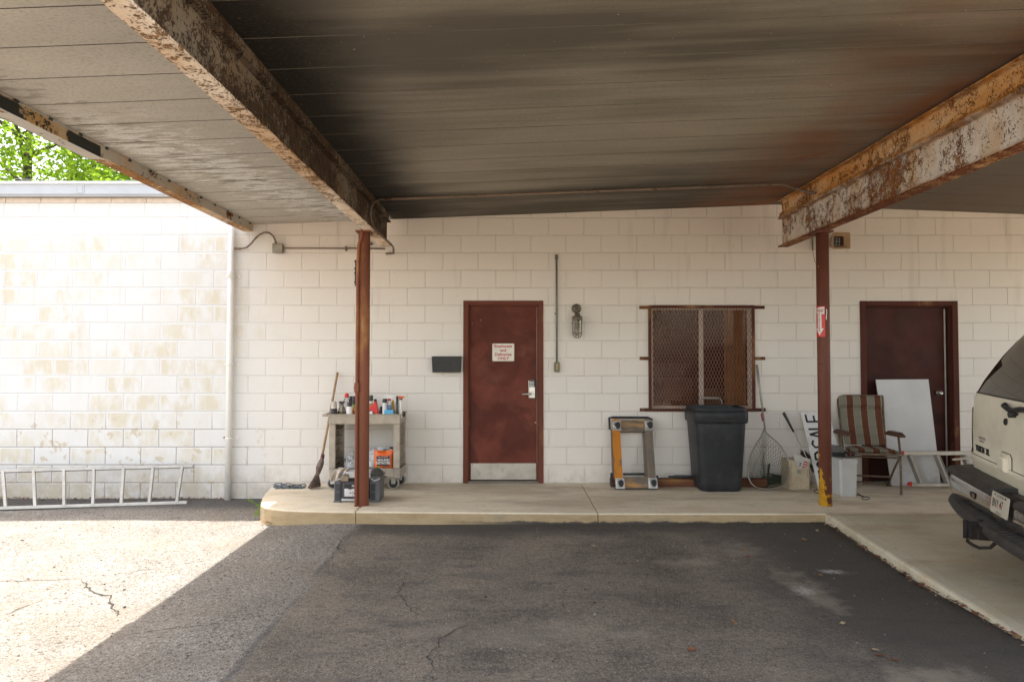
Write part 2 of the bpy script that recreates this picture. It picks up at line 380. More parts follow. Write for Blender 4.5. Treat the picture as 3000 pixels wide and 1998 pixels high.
def m_rust(name, coat, coat2, amount=.5, scale=24.0, deep=(.10, .028, .012), mid=(.42, .16, .035), streak=(1,1,1), bump=.9, edge_z=None, soot=0.0, ba=None, bc=((.62, .34, .12), (.66, .50, .30))):
    ba = amount if ba is None else ba
    t = NT(name); x, y, z = t.xyz()
    base = t.ramp(t.noise(3.0, 5, .6, v=t.co(streak)), [(.3, coat), (.7, coat2)])
    bleed = t.ramp(t.noise(2.2, 6, .62, v=t.co(streak, (3, 3, 3))), [(.5-ba*.22, 0.0), (.74-ba*.2, 1.0)])
    base = t.mix(t.math('MULTIPLY', bleed, .85), base, t.ramp(t.noise(7, 5, .7), [(.3, mid), (.55, bc[0]), (.75, bc[1])]))
    chip = t.math('ADD', t.math('MULTIPLY', t.noise(scale, 6, .7, lac=2.3), .5), t.math('MULTIPLY', t.noise(scale*.22, 9, .75), .5)); area = t.noise(1.7, 4, .6, v=t.co(off=(1, 5, 2)))
    cm = t.math('ADD', chip, t.math('MULTIPLY', t.math('SUBTRACT', area, .5), .48))
    cmask = t.ramp(cm, [(.59-amount*.13, 0.0), (.605-amount*.13, 1.0)])
    rc = t.ramp(t.noise(15, 5, .7), [(.3, deep), (.6, tuple(.55*a+.45*b for a, b in zip(deep, mid))), (.8, mid)])
    c = t.mix(cmask, base, rc)
    if edge_z is not None:
        for ez, w in edge_z:
            em = t.math('MULTIPLY', t.sstep(t.math('ABSOLUTE', t.math('SUBTRACT', z, ez)), w, w*.3), t.ramp(t.noise(5, 6, .7, v=t.co((1, .5, 1))), [(.35, 0.0), (.6, 1.0)]))
            c = t.mix(t.math('MULTIPLY', em, .9), c, t.ramp(t.noise(9, 5, .7), [(.35, deep), (.65, mid)]))
    if soot: c = t.mix(t.math('MULTIPLY', t.ramp(t.noise(1.2, 5, .6), [(.3, .5), (.6, 1.0)]), soot), c, (.045, .038, .03))
    h = t.math('ADD', t.math('MULTIPLY', cmask, -.8), t.math('MULTIPLY', t.noise(45, 5, .7), .5))
    return t.done(c, .85, 0, t.bump(h, bump, .006), .2)
M_BEAM_L = m_rust('sooty_rusting_steel', (.15, .122, .096), (.27, .225, .175), .88, 80, (.025, .019, .015), (.15, .08, .04), (1, 1, 1), 1.0, ba=.45, bc=((.22, .14, .08), (.30, .23, .16)))
M_FLANGE_L = m_rust('rust_edged_flange', (.82, .67, .54), (.88, .76, .62), .48, 75, (.10, .06, .04), (.52, .26, .08), (1, .35, 1))
M_BEAM_R = m_rust('flaking_white_paint_steel', (.86, .79, .70), (.66, .60, .53), .38, 80, (.13, .035, .018), (.55, .27, .08), (1, 1.6, .5), 1.0, [(2.872, .05), (3.180, .03)], ba=.25, bc=((.66, .42, .18), (.74, .60, .40)))
M_FLANGE_R = m_rust('deep_red_rust', (.20, .07, .04), (.34, .16, .08), .8, 60, (.11, .03, .016), (.30, .10, .03))
M_UPPER_R = m_rust('orange_rusting_steel', (.84, .66, .43), (.78, .50, .22), .40, 80, (.14, .035, .015), (.62, .28, .06), (1, .5, 2.2), 1.0, [(3.372, .03), (3.20, .025)], ba=.8, bc=((.74, .32, .07), (.80, .52, .22)))
M_FASCIA = m_rust('weathered_fascia_paint', (.44, .40, .35), (.52, .48, .42), .0, 40, (.09, .05, .035), (.45, .24, .08), (1, .5, 1), .7)
M_FASCIA_B = m_rust('rusty_fascia_underside', (.50, .45, .38), (.60, .50, .38), .75, 45, (.16, .07, .03), (.62, .30, .08), (.6, 2.6, 1), .8)
M_SLOT = paint('dark_slot', (.028, .03, .03), .7, vary=.3, bump=.4)
M_POST_L = m_rust('oxide_red_post_paint', (.21, .078, .048), (.26, .098, .060), -.25, 20, (.05, .022, .016), (.30, .12, .06), (1, 1, .4), .5)
def m_post_yellow():
    t = NT('oxide_red_over_yellow_paint'); x, y, z = t.xyz()
    base = t.ramp(t.noise(4, 5), [(.3, (.125, .042, .026)), (.7, (.165, .055, .032))])
    nz = t.noise(13, 6, .62, v=t.co((1, 1, .6)))
    y1 = t.math('ADD', t.math('MULTIPLY', t.sstep(z, SLAB+.40, SLAB), .20), nz)
    side = t.math('MULTIPLY', t.sstep(x, 3.05, 2.99), t.sstep(z, SLAB+.8, SLAB+.3))
    y1 = t.math('ADD', y1, t.math('MULTIPLY', side, .15))
    ym = t.ramp(y1, [(.69, 0.0), (.71, 1.0)])
    c = t.mix(ym, base, t.ramp(t.noise(16, 4), [(.3, (.50, .24, .012)), (.7, (.70, .40, .03))]))
    c = t.mix(t.ramp(t.noise(20, 6, .7, v=t.co(off=(4, 1, 1))), [(.63, 0.0), (.65, 1.0)]), c, (.06, .022, .014))
    return t.done(c, .62, 0, t.bump(t.math('ADD', ym, t.noise(30, 4)), .4, .002), .4)
M_POST_R = m_post_yellow()
M_REDTRIM = m_rust('oxide_red_trim_paint', (.128, .042, .028), (.158, .054, .035), -.35, 40, (.07, .03, .02), (.22, .09, .05), (1, 1, .4), .35)
M_DARKTRIM = m_rust('dull_oxide_red_trim', (.072, .024, .017), (.095, .033, .023), -.35, 40, (.04, .02, .015), (.13, .05, .03), (1, 1, .4), .3)
def m_door(name, c1, c2, pale, specks=True):
    t = NT(name)
    c = t.ramp(t.noise(2.6, 6, .55), [(.34, c1), (.62, c2)])
    c = t.mix(t.ramp(t.noise(1.9, 3, .5, v=t.co(off=(3, 0, 1)), dist=.6), [(.50, 0.0), (.56, .55)]), c, tuple(k*.72 for k in c1))
    c = t.mix(t.ramp(t.noise(1.7, 5, .6, v=t.co(off=(8, 0, 4))), [(.52, 0.0), (.72, .55)]), c, pale)
    if specks: c = t.mix(t.ramp(t.noise(21, 2, .4, v=t.co(off=(1, 0, 6))), [(.755, 0.0), (.77, 1.0)]), c, (.70, .42, .20))
    return t.done(c, t.ramp(t.noise(6, 5), [(.3, .5), (.7, .7)]), 0, t.bump(t.noise(60, 4), .12, .003), .22)
M_DOOR = m_door('worn_red_door_paint', (.085, .020, .012), (.165, .042, .026), (.24, .085, .052))
M_DOOR2 = m_door('dark_red_door_paint', (.040, .010, .007), (.065, .016, .010), (.065, .02, .014), False)
def m_ceiling():
    t = NT('weathered_steel_decking'); x, y, z = t.xyz()
    left = t.sstep(x, -1.36, -1.43)
    c = t.ramp(t.noise(1.1, 5, .6, v=t.co((.35, 2.0, 1))), [(.3, (.25, .218, .175)), (.7, (.36, .315, .25))])
    soot = t.math('ADD', t.math('MULTIPLY', t.noise(.8, 3, .5, v=t.co((.35, .7, 1), (2.2, .4, 0))), .68), t.math('MULTIPLY', t.noise(3.2, 6, .65, v=t.co((.10, 1.6, 1), (1, 7, 0))), .32))
    c = t.mix(t.math('MULTIPLY', t.ramp(soot, [(.42, 0.0), (.58, 1.0)]), .86), c, (.070, .060, .047))
    # soot and the left beam's shade, painted near-black along its right side
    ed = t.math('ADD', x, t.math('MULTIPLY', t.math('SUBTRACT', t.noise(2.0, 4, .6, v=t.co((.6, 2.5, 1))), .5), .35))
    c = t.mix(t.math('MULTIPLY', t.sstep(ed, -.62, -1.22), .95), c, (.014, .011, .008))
    c = t.mix(t.math('MULTIPLY', t.math('MULTIPLY', t.sstep(ed, 1.6, 2.7), t.ramp(t.noise(.9, 4, v=t.co(off=(0, 6, 0))), [(.38, .2), (.6, 1.0)])), .8), c, (.25, .085, .025))
    c = t.mix(t.math('MULTIPLY', t.sstep(x, 2.9, 3.1), .8), c, (.14, .124, .106))
    cl = t.ramp(t.noise(2, 5, .6, v=t.co((.6, 2, 1))), [(.3, (.43, .39, .335)), (.7, (.50, .455, .39))])
    # pale scurf where the old coat has lifted, in a drift running to the wall
    band = t.math('SUBTRACT', t.math('ADD', t.math('MULTIPLY', x, 1.0), 0.0), t.math('ADD', t.math('MULTIPLY', y, .30), -4.15))
    drift = t.math('ADD', t.math('MULTIPLY', t.math('ABSOLUTE', band), -1.0), .42)
    fl = t.noise(7.5, 8, .74, v=t.co((.55, 2.3, 1)), dist=.2)
    fm = t.ramp(t.math('ADD', fl, t.math('MULTIPLY', drift, .22)), [(.545, 0.0), (.58, 1.0)])
    fm = t.math('MULTIPLY', fm, t.sstep(y, 3.9, 5.0))
    cl = t.mix(t.math('MULTIPLY', fm, .85), cl, (.70, .68, .64))
    dk = t.ramp(t.math('SUBTRACT', fl, t.math('MULTIPLY', drift, .17)), [(.36, .75), (.42, 0.0)])
    cl = t.mix(dk, cl, (.27, .235, .19))
    c = t.mix(left, c, cl)
    c = t.mix(t.ramp(t.noise(60, 4, .7, v=t.co((.8, 1.4, 1))), [(.3, .38), (.52, 0.0)]), c, (.10, .088, .07))
    c = t.mix(t.ramp(t.noise(38, 2, .4, v=t.co((1, 1.6, 1), (0, 4, 0))), [(.76, 0.0), (.79, .6)]), c, (.55, .5, .43))
    h = t.math('ADD', t.noise(90, 4, .7), t.math('MULTIPLY', fm, .3))
    return t.done(c, .8, 0, t.bump(h, .3, .004), .25)
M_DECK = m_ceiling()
M_GUTTER = paint('pale_grey_metal_coping', (.44, .46, .49), .45, .0, .06, 3)
M_COPE = paint('white_coping_lip', (.80, .80, .79), .5, 0, .05, 3)
M_ROOFING = paint('roofing_gravel', (.34, .32, .29), .9, 0, .3, 14, .6)
M_PVC = paint('white_pipe_paint', (.76, .74, .70), .42, 0, .06, 5, .05, None)
M_CONDUIT = m_rust('brown_conduit', (.17, .13, .10), (.24, .18, .14), .2, 34, (.10, .045, .025), (.20, .11, .06), bump=.3, bc=((.24, .16, .11), (.28, .22, .17)))
M_GCOND = paint('green_grey_conduit', (.155, .165, .135), .55, .3, .2, 20, .2, (.22, .16, .10))
M_BOXG = paint('weathered_grey_green_box', (.27, .24, .185), .6, .3, .2, 14, .3, (.34, .28, .19))
M_STEEL = paint('brushed_steel', (.58, .56, .52), .34, .9, .08, 12, .05)
M_KICK = paint('scuffed_metal_kick_plate', (.47, .44, .39), .42, .55, .12, 5, .06, (.36, .32, .27))
M_ALU = paint('weathered_aluminium', (.38, .365, .33), .5, .35, .12, 9, .12, (.40, .37, .31))
M_ALU_BR = paint('bright_aluminium', (.56, .55, .52), .36, .75, .1, 9, .1)
M_BLACK = paint('black_plastic', (.022, .022, .023), .5, 0, .2, 12)
M_BLACKM = paint('black_painted_metal', (.028, .030, .030), .6, 0, .2, 40, .25)
M_RUBBER = paint('dark_rubber', (.03, .032, .034), .75, 0, .25, 20)
M_WHITE = paint('white_plastic', (.74, .73, .70), .42, 0, .04, 12)
M_RED = paint('red_plastic', (.62, .022, .018), .35, 0, .05, 12)
M_REDINK = paint('red_print', (.42, .018, .03), .5, 0, .05, 12)
M_INK = paint('black_ink', (.014, .014, .016), .55, 0, .05, 12)
# ================================================================= SETTING
def sst(x, a, b):
    t = max(0, min(1, (x-a)/(b-a))); return t*t*(3-2*t)
def ground_h(x, y):
    h = .02 + (.060 + .022*sst(x, -1.0, 2.6))*sst(x, -2.6, -1.6)*sst(y, 4.6, 6.3)*(1 if y < 7 else .5)
    h += .010*sst(x, 1.2, 2.9)*sst(y, 2.0, 3.4)
    if y < 6.9: h -= .16*sst(x, 2.86, 3.02)*(1 - sst(x, 13.5, 13.98))*sst(y, -8.9, -8.5)
    h -= .03*math.exp(-((x-1.25)/.35)**2 - ((y-4.9)/1.0)**2)
    if y < 9 and -8 < x < 5: h += .007*mnoise.noise(Vector((x*.9, y*.9, 0)))
    return h
def axis(lo, hi, step, far):
    a = [lo + i*step for i in range(int((hi-lo)/step)+1)]
    pre = []; p = lo; s = step
    while p > -far: s *= 1.7; p -= s; pre.append(p)
    post = []; p = a[-1]; s = step
    while p < far: s *= 1.7; p += s; post.append(p)
    return pre[::-1] + a + post
gx, gy = sorted(axis(-6.5, 4.5, .14, 260) + [2.855, 3.02]), axis(-1.0, 8.2, .14, 260)
g = MB(); idx = [[g.pt((x, y, ground_h(x, y))) for x in gx] for y in gy]
for j in range(len(gy)-1):
    for i in range(len(gx)-1): g.face((idx[j][i], idx[j][i+1], idx[j+1][i+1], idx[j+1][i]), 0, True)
def crack(pts, w, jit, seed):
    # open crack in the paving: a thin dark ragged strip let into the sheet
    r_ = random.Random(seed); P = [on(x, y, .03) for x, y in pts]; Q = []
    for a, b in zip(P, P[1:]):
        n_ = max(2, int((b-a).length/.035))
        for k in range(n_): Q.append(a.lerp(b, k/n_) + Vector((r_.gauss(0, jit), r_.gauss(0, jit), 0)))
    Q.append(P[-1]); L, Rr = [], []
    for k, q in enumerate(Q):
        d = (Q[min(k+1, len(Q)-1)] - Q[max(k-1, 0)]).normalized(); e = Vector((-d.y, d.x, 0)); ww = w*r_.uniform(.25, 1.3)*(1 - abs(2*k/len(Q)-1)**4)
        for side, sgn in ((L, 1), (Rr, -1)): c = q + e*ww*sgn*.5; side.append(g.pt((c.x, c.y, ground_h(c.x, c.y) + .004)))
    for k in range(len(L)-1): g.face((L[k], L[k+1], Rr[k+1], Rr[k]), 1)
for pts, w, j, sd in ((((236, 1690), (255, 1708), (252, 1716), (273, 1733), (300, 1740), (324, 1740), (320, 1757), (331, 1780), (345, 1787), (342, 1800)), .015, .008, 1),
                      (((-60, 1700), (60, 1697), (150, 1696), (240, 1691)), .009, .007, 2), (((262, 1688), (380, 1672), (535, 1650), (640, 1632)), .006, .008, 3), (((-20, 1808), (60, 1778), (125, 1752)), .007, .008, 4),
                      (((333, 1858), (520, 1835), (640, 1822), (773, 1798)), .008, .010, 5), (((400, 1545), (560, 1530), (700, 1518)), .006, .010, 6), (((1180, 1690), (1172, 1740), (1210, 1788), (1235, 1800)), .007, .010, 7), (((1390, 1815), (1300, 1860), (1260, 1920), (1268, 1990)), .007, .012, 8), (((1005, 1585), (992, 1612), (1010, 1628)), .012, .010, 9)):
    crack(pts, w, j, sd)
structure(put('ground', g, [M_ASPH, paint('crack_dirt', (.035, .026, .018), .95, vary=.4, scale=20)]))

# concrete walk along the wall: four slabs with open joints
def walk_front(x): return 6.387 + (x+1.479)*(-.06/1.479) if x < 0 else 6.317 - .004*x
walk = MB(); G2 = .0035
j1, j2, j3 = -1.452, .79, 3.035
left_pts = [(j1-G2, 7.86), (-2.70, 7.86), (-2.668, 7.6), (-2.61, 7.25), (-2.535, 6.949), (-2.46, 6.72), (-2.38, 6.60), (-2.28, 6.52), (-2.12, 6.455), (-1.9, 6.415), (-1.7, 6.395), (j1-G2, 6.387)]
walk.prism(left_pts, -.15, SLAB, 0, bev=.02)
def slab(x0, x1): walk.prism([(x0+G2, walk_front(x0)), (x1-G2, walk_front(x1)), (x1-G2, 7.86), (x0+G2, 7.86)], -.15, SLAB, 0, bev=.007)
walk_b = []
for a, b in ((j1, j2), (j2, j3)): slab(a, b)
for a, b in ((j3, 5.2), (5.2, 7.4), (7.4, 9.6), (9.6, 14.0)): walk.prism([(a+G2, 6.312), (b-G2, 6.312), (b-G2, 7.86), (a+G2, 7.86)], -.15, SLAB, 0, bev=.007)
structure(put('sidewalk', walk, M_WALK))
# sloping drive slab with its raised edge
def drive_z(y): return max(.040, SLAB - .063*(6.303 - y))
drv = MB()
ys = [6.303, 5.6, 5.0, 4.4, 3.84, 3.3, 1.0, -4.0, -9.0]
for a, b in zip(ys, ys[1:]):
    for x0, x1 in ((2.985, 5.1), (5.1, 14.0)):
        drv.poly([(x0, b, drive_z(b)), (x1, b, drive_z(b)), (x1, a, drive_z(a)), (x0, a, drive_z(a))])
structure(put('driveway', drv, M_DRIVE))
kb = MB()
def kx(y): return 2.872 + .004*mnoise.noise(Vector((0, y*3, 1)))
for a, b in zip([6.309 - .22*i for i in range(45)], [6.309 - .22*(i+1) for i in range(45)]):
    za, zb = drive_z(a), drive_z(b); c = .006*mnoise.noise(Vector((a*5, 0, 0))); d = .006*mnoise.noise(Vector((b*5, 0, 0)))
    P = lambda y, z, c: [(kx(y), y, -.15), (kx(y)+.001, y, z-.022-abs(c)), (kx(y)+.008+abs(c), y, z-.006), (kx(y)+.028+abs(c), y, z+.0005), (2.987, y, z+.001)]
    pa, pb = P(a, za, c), P(b, zb, d)
    for k in range(4): kb.poly([pa[k], pb[k], pb[k+1], pa[k+1]][::-1])
structure(put('kerb', kb, M_KERB))

# ================================================================= BUILDING
bld = thing('building', 'long low building of cream and white painted concrete blocks behind the canopy', 'building', (0, 7.95, 0))
D1 = (at(1357, 1200, W).x, at(1592, 1200, W).x, SLAB, at(1475, 881, W).z)
WN = (at(1904, 1050, W).x, at(2208, 1050, W).x, at(2050, 1201, W).z, at(2050, 898, W).z)
D2 = (at(2523, 1200, W).x, at(2810, 1200, W).x, SLAB, at(2660, 882, W).z)
xs = sorted({-16.0, 16.0, D1[0]+.01, D1[1]-.01, WN[0]+.01, WN[1]-.01, D2[0]+.01, D2[1]-.01}); zs = sorted({-.4, 3.50, D1[3]-.01, WN[2]+.01, WN[3]-.01, D2[3]-.01})
def hole(cx, cz): return any(a < cx < b and c-.3*(c == SLAB) < cz < d for a, b, c, d in (D1, WN, D2))
wl = MB()
for x0, x1 in zip(xs, xs[1:]):
    for z0, z1 in zip(zs, zs[1:]):
        if not hole((x0+x1)/2, (z0+z1)/2): wl.poly([(x0, W, z0), (x1, W, z0), (x1, W, z1), (x0, W, z1)])
for a, b, c, d in (D1, WN, D2):
    a += .01; b -= .01; d -= .01; c = c+.01 if c != SLAB else c; e = W + .2
    wl.poly([(a, W, c), (a, W, d), (a, e, d), (a, e, c)]); wl.poly([(b, W, c), (b, e, c), (b, e, d), (b, W, d)])
    wl.poly([(a, W, d), (b, W, d), (b, e, d), (a, e, d)]); wl.poly([(a, W, c), (a, e, c), (b, e, c), (b, W, c)])
for P in ([(-16, W, -.4), (-16, W, 3.5), (-16, 16, 3.5), (-16, 16, -.4)], [(16, W, -.4), (16, 16, -.4), (16, 16, 3.5), (16, W, 3.5)], [(-16, 16, -.4), (-16, 16, 3.5), (16, 16, 3.5), (16, 16, -.4)]): wl.poly(P)
for a, b in ((-16, D1[0]-.3), (D1[1]+.3, WN[0]-.3), (WN[1]+.3, D2[0]-.3), (D2[1]+.3, 16)): wl.poly([(a, W+.9, -.4), (b, W+.9, -.4), (b, W+.9, 3.5), (a, W+.9, 3.5)])
put('wall', wl, M_WALL, bld, world=True)
rf = MB(); rf.box((-16.1, 7.86, 3.505), (16.1, 16.1, 3.53)); put('roof', rf, M_ROOFING, bld, world=True)
gt = MB()                                   # metal coping: white lip over a grey face over a thin shadow lip
z0, z1 = 3.475, 3.636
gt.box((-16.12, 7.74, z0+.018), (16.12, 7.90, z1-.028), 0)
gt.box((-16.12, 7.72, z1-.028), (16.12, 7.94, z1), 1)
gt.box((-16.12, 7.755, z0), (16.12, 7.86, z0+.018), 0)
for k in range(-3, 4):
    xx = -4.98 + k*3.05; gt.box((xx, 7.735, z0+.03), (xx+.10, 7.74, z1-.034), 0)
    for q in range(3):
        for s in (.018, .08): gt.lathe((xx+s, 7.733, z0+.05+q*.025), [(.004, 0), (.004, .003)], 6, 2, 'y')
cop = put('coping', gt, [M_GUTTER, M_COPE, M_BLACKM], bld, world=True)
sb = MB()
for k in range(-26, 27):                    # course of thin blocks under the coping
    sb.box((k*.4064+.004 - .16, 7.835, 3.415), ((k+1)*.4064-.004 - .16, 7.852, 3.471), 0, bev=.003)
put('cap_course', sb, paint('tan_cap_block', (.66, .55, .45), .8, vary=.1, bump=.3), bld, world=True)

# --- first door
def door_frame(D, wL, wT, depth, m, name='door_frame', parent=None):
    a, b, c, d = D; f = MB(); y0 = W - .014
    f.box((a, y0, c-.02), (a+wL, W+.05, d), 0, bev=.004); f.box((b-wL, y0, c-.02), (b, W+.05, d), 0, bev=.004)
    f.box((a+wL, y0+.001, d-wT), (b-wL, W+.05, d-.001), 0, bev=.004)
    a2, b2, d2 = a+wL, b-wL, d-wT                      # stop inside the rebate
    f.box((a2-.01, W+.03, c-.02), (a2+.014, W+.15, d2+.01), 0); f.box((b2-.014, W+.03, c-.02), (b2+.01, W+.15, d2+.01), 0)
    f.box((a2+.014, W+.031, d2-.014), (b2-.014, W+.15, d2+.01), 0)
    return put(name, f, m, parent, world=True), (a2+.014, b2-.014, c, d2-.014)
dr = MB(); A, B, C_, D_ = D1[0]+.075, D1[1]-.075, SLAB+.028, D1[3]-.066
dr.box((A, W+.055, C_), (B, W+.10, D_), 0)
door = put('door', dr, M_DOOR, bld, world=True); door['label'] = 'worn dark red door with a metal kick plate'
def frame_under(D, wL, wT, m, parent):
    o, inn = door_frame(D, wL, wT, 0, m, 'door_frame', parent); return inn
frame_under(D1, .058, .052, M_REDTRIM, door)
kp = MB(); kp.box((A+.01, W+.051, C_+.004), (B-.008, W+.0555, at(1475, 1357, W+.05).z))
for sx in (.03, .33, .66): kp.lathe((A+sx, W+.0505, at(1475, 1361, W+.05).z), [(.004, 0), (.004, .002)], 6, 1, 'y')
put('kick_plate', kp, [M_KICK, M_BLACKM], door, world=True)
ws = MB(); ws.box((B+.001, W+.048, C_), (B+.007, W+.056, D_)); ws.box((A-.008, W+.05, C_), (A-.003, W+.056, D_))
put('weatherstrip', ws, M_STEEL, door, world=True)
th = MB(); th.box((D1[0]+.058, W-.012, SLAB), (D1[1]-.058, W+.12, SLAB+.022), bev=.004); put('threshold', th, paint('dull_threshold', (.20, .18, .15), .5, .5), door, world=True)
lk = MB(); lx0, lx1 = at(1548, 1140, W+.03).x, at(1570, 1140, W+.03).x; lz0, lz1 = at(1560, 1168, W+.03).z, at(1560, 1112, W+.03).z
lk.box((lx0, W+.022, lz0), (lx1, W+.055, lz1), 0, bev=.012)
lk.box((lx0+.012, W+.0205, lz1-.085), (lx1-.012, W+.022, lz1-.012), 1)
for r_ in range(4):
    for c_ in range(3): lk.box((lx0+.018+c_*.0165, W+.0175, lz1-.030-r_*.0165), (lx0+.0305+c_*.0165, W+.0205, lz1-.0195-r_*.0165), 2, bev=.001)
lk.lathe(((lx0+lx1)/2+.004, W+.0215, lz0+.055), [(.014, 0), (.014, .001), (.001, -.004)], 14, 1, 'y')
put('keypad_lock', lk, [M_STEEL, M_BLACK, M_WHITE], door, world=True)
hd = MB(); hz = lz0+.058; hx = lx0+.036
hd.lathe((hx, W-.02, hz), [(.02, 0), (.024, .042)], 16, 0, 'y')
hd.tube([(hx, W-.022, hz), (hx-.03, W-.028, hz), (hx-.09, W-.026, hz-.004), (hx-.112, W-.018, hz-.002)], [.0115, .0105, .009, .007], 10)
put('door_handle', hd, M_STEEL, door, world=True)

# --- window behind its expanded-metal grille
a, b, c, d = WN
fr = MB(); y0, y1 = W+.045, W+.085
fr.box((a+.01, y0, c+.01), (a+.045, y1, d-.01)); fr.box((b-.055, y0, c+.01), (b-.01, y1, d-.01))
fr.box((a+.045, y0+.001, c+.011), (b-.055, y1, c+.045)); fr.box((a+.045, y0+.001, d-.035), (b-.055, y1, d-.011))
mx0, mx1 = at(2047, 1050, W+.05).x, at(2060, 1050, W+.05).x
fr.box((mx0, y0-.006, c+.045), (mx1, y1-.001, d-.035))
winf = put('window', fr, paint('pale_window_frame', (.50, .43, .36), .5), bld, world=True); winf['label'] = 'two-light window with a pale frame behind the mesh guard'
pn = MB(); pn.box((a+.045, W+.062, c+.045), (mx0, W+.067, d-.035)); pn.box((mx1, W+.062, c+.045), (b-.055, W+.067, d-.035))
def m_glass(name, tint, mixv=.55):
    t = NT(name); tr = t.n('ShaderNodeBsdfTransparent'); tr.inputs[0].default_value = (*tint, 1)
    gl = t.n('ShaderNodeBsdfGlossy'); gl.inputs['Roughness'].default_value = .015; fre = t.n('ShaderNodeFresnel'); fre.inputs[0].default_value = 1.33
    mx = t.n('ShaderNodeMixShader'); t.link(fre.outputs[0], mx.inputs[0]); t.link(tr.outputs[0], mx.inputs[1]); t.link(gl.outputs[0], mx.inputs[2]); t.link(mx.outputs[0], t.out.inputs[0])
    return t.mat
put('pane', pn, m_glass('window_glass', (.66, .58, .47)), winf, world=True)
rm = MB(); q = .7
e0, e1 = W+.2, W+.2+q
for P in ([(a-.2, e1, c-.2), (b+.2, e1, c-.2), (b+.2, e1, d+.1), (a-.2, e1, d+.1)], [(a-.2, e0, c-.2), (a-.2, e1, c-.2), (a-.2, e1, d+.1), (a-.2, e0, d+.1)], [(b+.2, e0, c-.2), (b+.2, e1, c-.2), (b+.2, e1, d+.1), (b+.2, e0, d+.1)],
          [(a-.2, e0, c-.2), (b+.2, e0, c-.2), (b+.2, e1, c-.2), (a-.2, e1, c-.2)], [(a-.2, e0, d+.1), (b+.2, e0, d+.1), (b+.2, e1, d+.1), (a-.2, e1, d+.1)],
          [(a-.2, e0, c-.2), (a+.01, e0, c-.2), (a+.01, e0, d+.1), (a-.2, e0, d+.1)], [(b-.01, e0, c-.2), (b+.2, e0, c-.2), (b+.2, e0, d+.1), (b-.01, e0, d+.1)]): rm.poly(P)
rm.box((a+.25, W+.5, c-.05), (a+.62, W+.8, c+.35), 1, bev=.02); rm.box((a+.75, W+.45, c-.05), (a+.98, W+.7, c+.22), 2, bev=.02)
put('dim_room', rm, [paint('dim_room_wall', (.15, .085, .05), .9), paint('brown_box', (.30, .18, .10), .8), paint('grey_carton', (.33, .30, .27), .8)], winf, world=True)
cu = MB(); cu.grid(lambda u, v: (b-.30+.25*u, W+.125+.013*math.sin(u*32), c-.05+(d-c+.1)*v), 40, 2); put('curtain', cu, paint('mustard_curtain', (.80, .58, .26), .9), winf, world=True)
gr = MB(); gy0, gy1 = W-.034, W-.012; a, b, c, d = at(1900.6, 1050, W-.03).x, at(2212, 1050, W-.03).x, at(2050, 1205, W-.03).z, at(2050, 894.7, W-.03).z
fw = .030
gr.box((a, gy0, c), (a+fw, gy1, d)); gr.box((b-fw, gy0, c), (b, gy1, d)); gr.box((a+fw, gy0+.001, c), (b-fw, gy1, c+fw)); gr.box((a+fw, gy0+.001, d-fw), (b-fw, gy1, d))
ta, tb = at(1873, 1000, W).x, at(2240, 1000, W).x
for py in (901, 1050, 1200):
    zc = at(2000, py, W).z
    for u0, u1 in ((ta, a), (b, tb)):
        gr.box((u0, W-.020, zc-.018), (u1, W-.004, zc+.018), 0, bev=.003)
        gr.lathe(((u0+.02) if u1 == a else (u1-.02), W-.024, zc), [(.009, 0), (.009, .004)], 8, 0, 'y')
gfr = put('window_guard', gr, M_DARKTRIM, bld, world=True)
me_ = MB(); dx, dz = .0352, .0815; ia, ib, ic, id_ = a+fw, b-fw, c+fw, d-fw; wv = .0024; ym = W-.024
def strand(x0, z0, sgn):                       # clipped diagonal
    k = sgn*dz/dx; x1 = ib if True else 0
    xa, za = x0, z0; 
    pts = []
    def zat(x): return z0 + k*(x-x0)
    lo, hi = ia, ib
    xs_ = sorted([x0 + (ic - z0)/k, x0 + (id_ - z0)/k]); lo = max(lo, xs_[0]); hi = min(hi, xs_[1])
    if hi - lo < .004: return
    n = math.hypot(dx, dz); ox, oz = wv*dz/n, wv*dx/n*sgn
    A, B = (lo, zat(lo)), (hi, zat(hi))
    me_.poly([(A[0]-ox, ym+.002*sgn, A[1]+oz), (A[0]+ox, ym+.002*sgn, A[1]-oz), (B[0]+ox, ym+.002*sgn, B[1]-oz), (B[0]-ox, ym+.002*sgn, B[1]+oz)])
    me_.poly([(A[0]+ox, ym+.002*sgn, A[1]-oz), (A[0]+ox, ym+.004+.002*sgn, A[1]-oz), (B[0]+ox, ym+.004+.002*sgn, B[1]-oz), (B[0]+ox, ym+.002*sgn, B[1]-oz)])
for i in range(-20, 60):
    strand(ia + i*dx, ic, 1); strand(ia + i*dx, ic, -1)
put('expanded_mesh', me_, paint('brown_mesh', (.24, .095, .058), .6, .1), gfr, world=True)

# --- second door
dr = MB(); A, B, C_, D_ = D2[0]+.085, D2[1]-.095, SLAB+.02, D2[3]-.07
dr.box((A, W+.075, C_), (B, W+.12, D_), 0)
door2 = put('door', dr, M_DOOR2, bld, world=True); door2['label'] = 'dark brown red door behind the striped chair'
frame_under(D2, .066, .056, M_DARKTRIM, door2)
rp = MB(); rx = at(2769, 1100, W+.07).x; rp.box((rx-.008, W+.058, SLAB+.03), (rx+.008, W+.075, at(2769, 905, W+.07).z), 0, bev=.004); put('edge_strip', rp, M_ALU, door2, world=True)
kn = MB(); kc = at(2755, 1151, W+.04); kn.lathe((kc.x, W+.012, kc.z), [(.0, 0), (.018, .002), (.026, .014), (.026, .026), (.014, .042), (.013, .05), (.030, .052), (.032, .064)], 18, 0, 'y'); put('door_knob', kn, M_STEEL, door2, world=True)

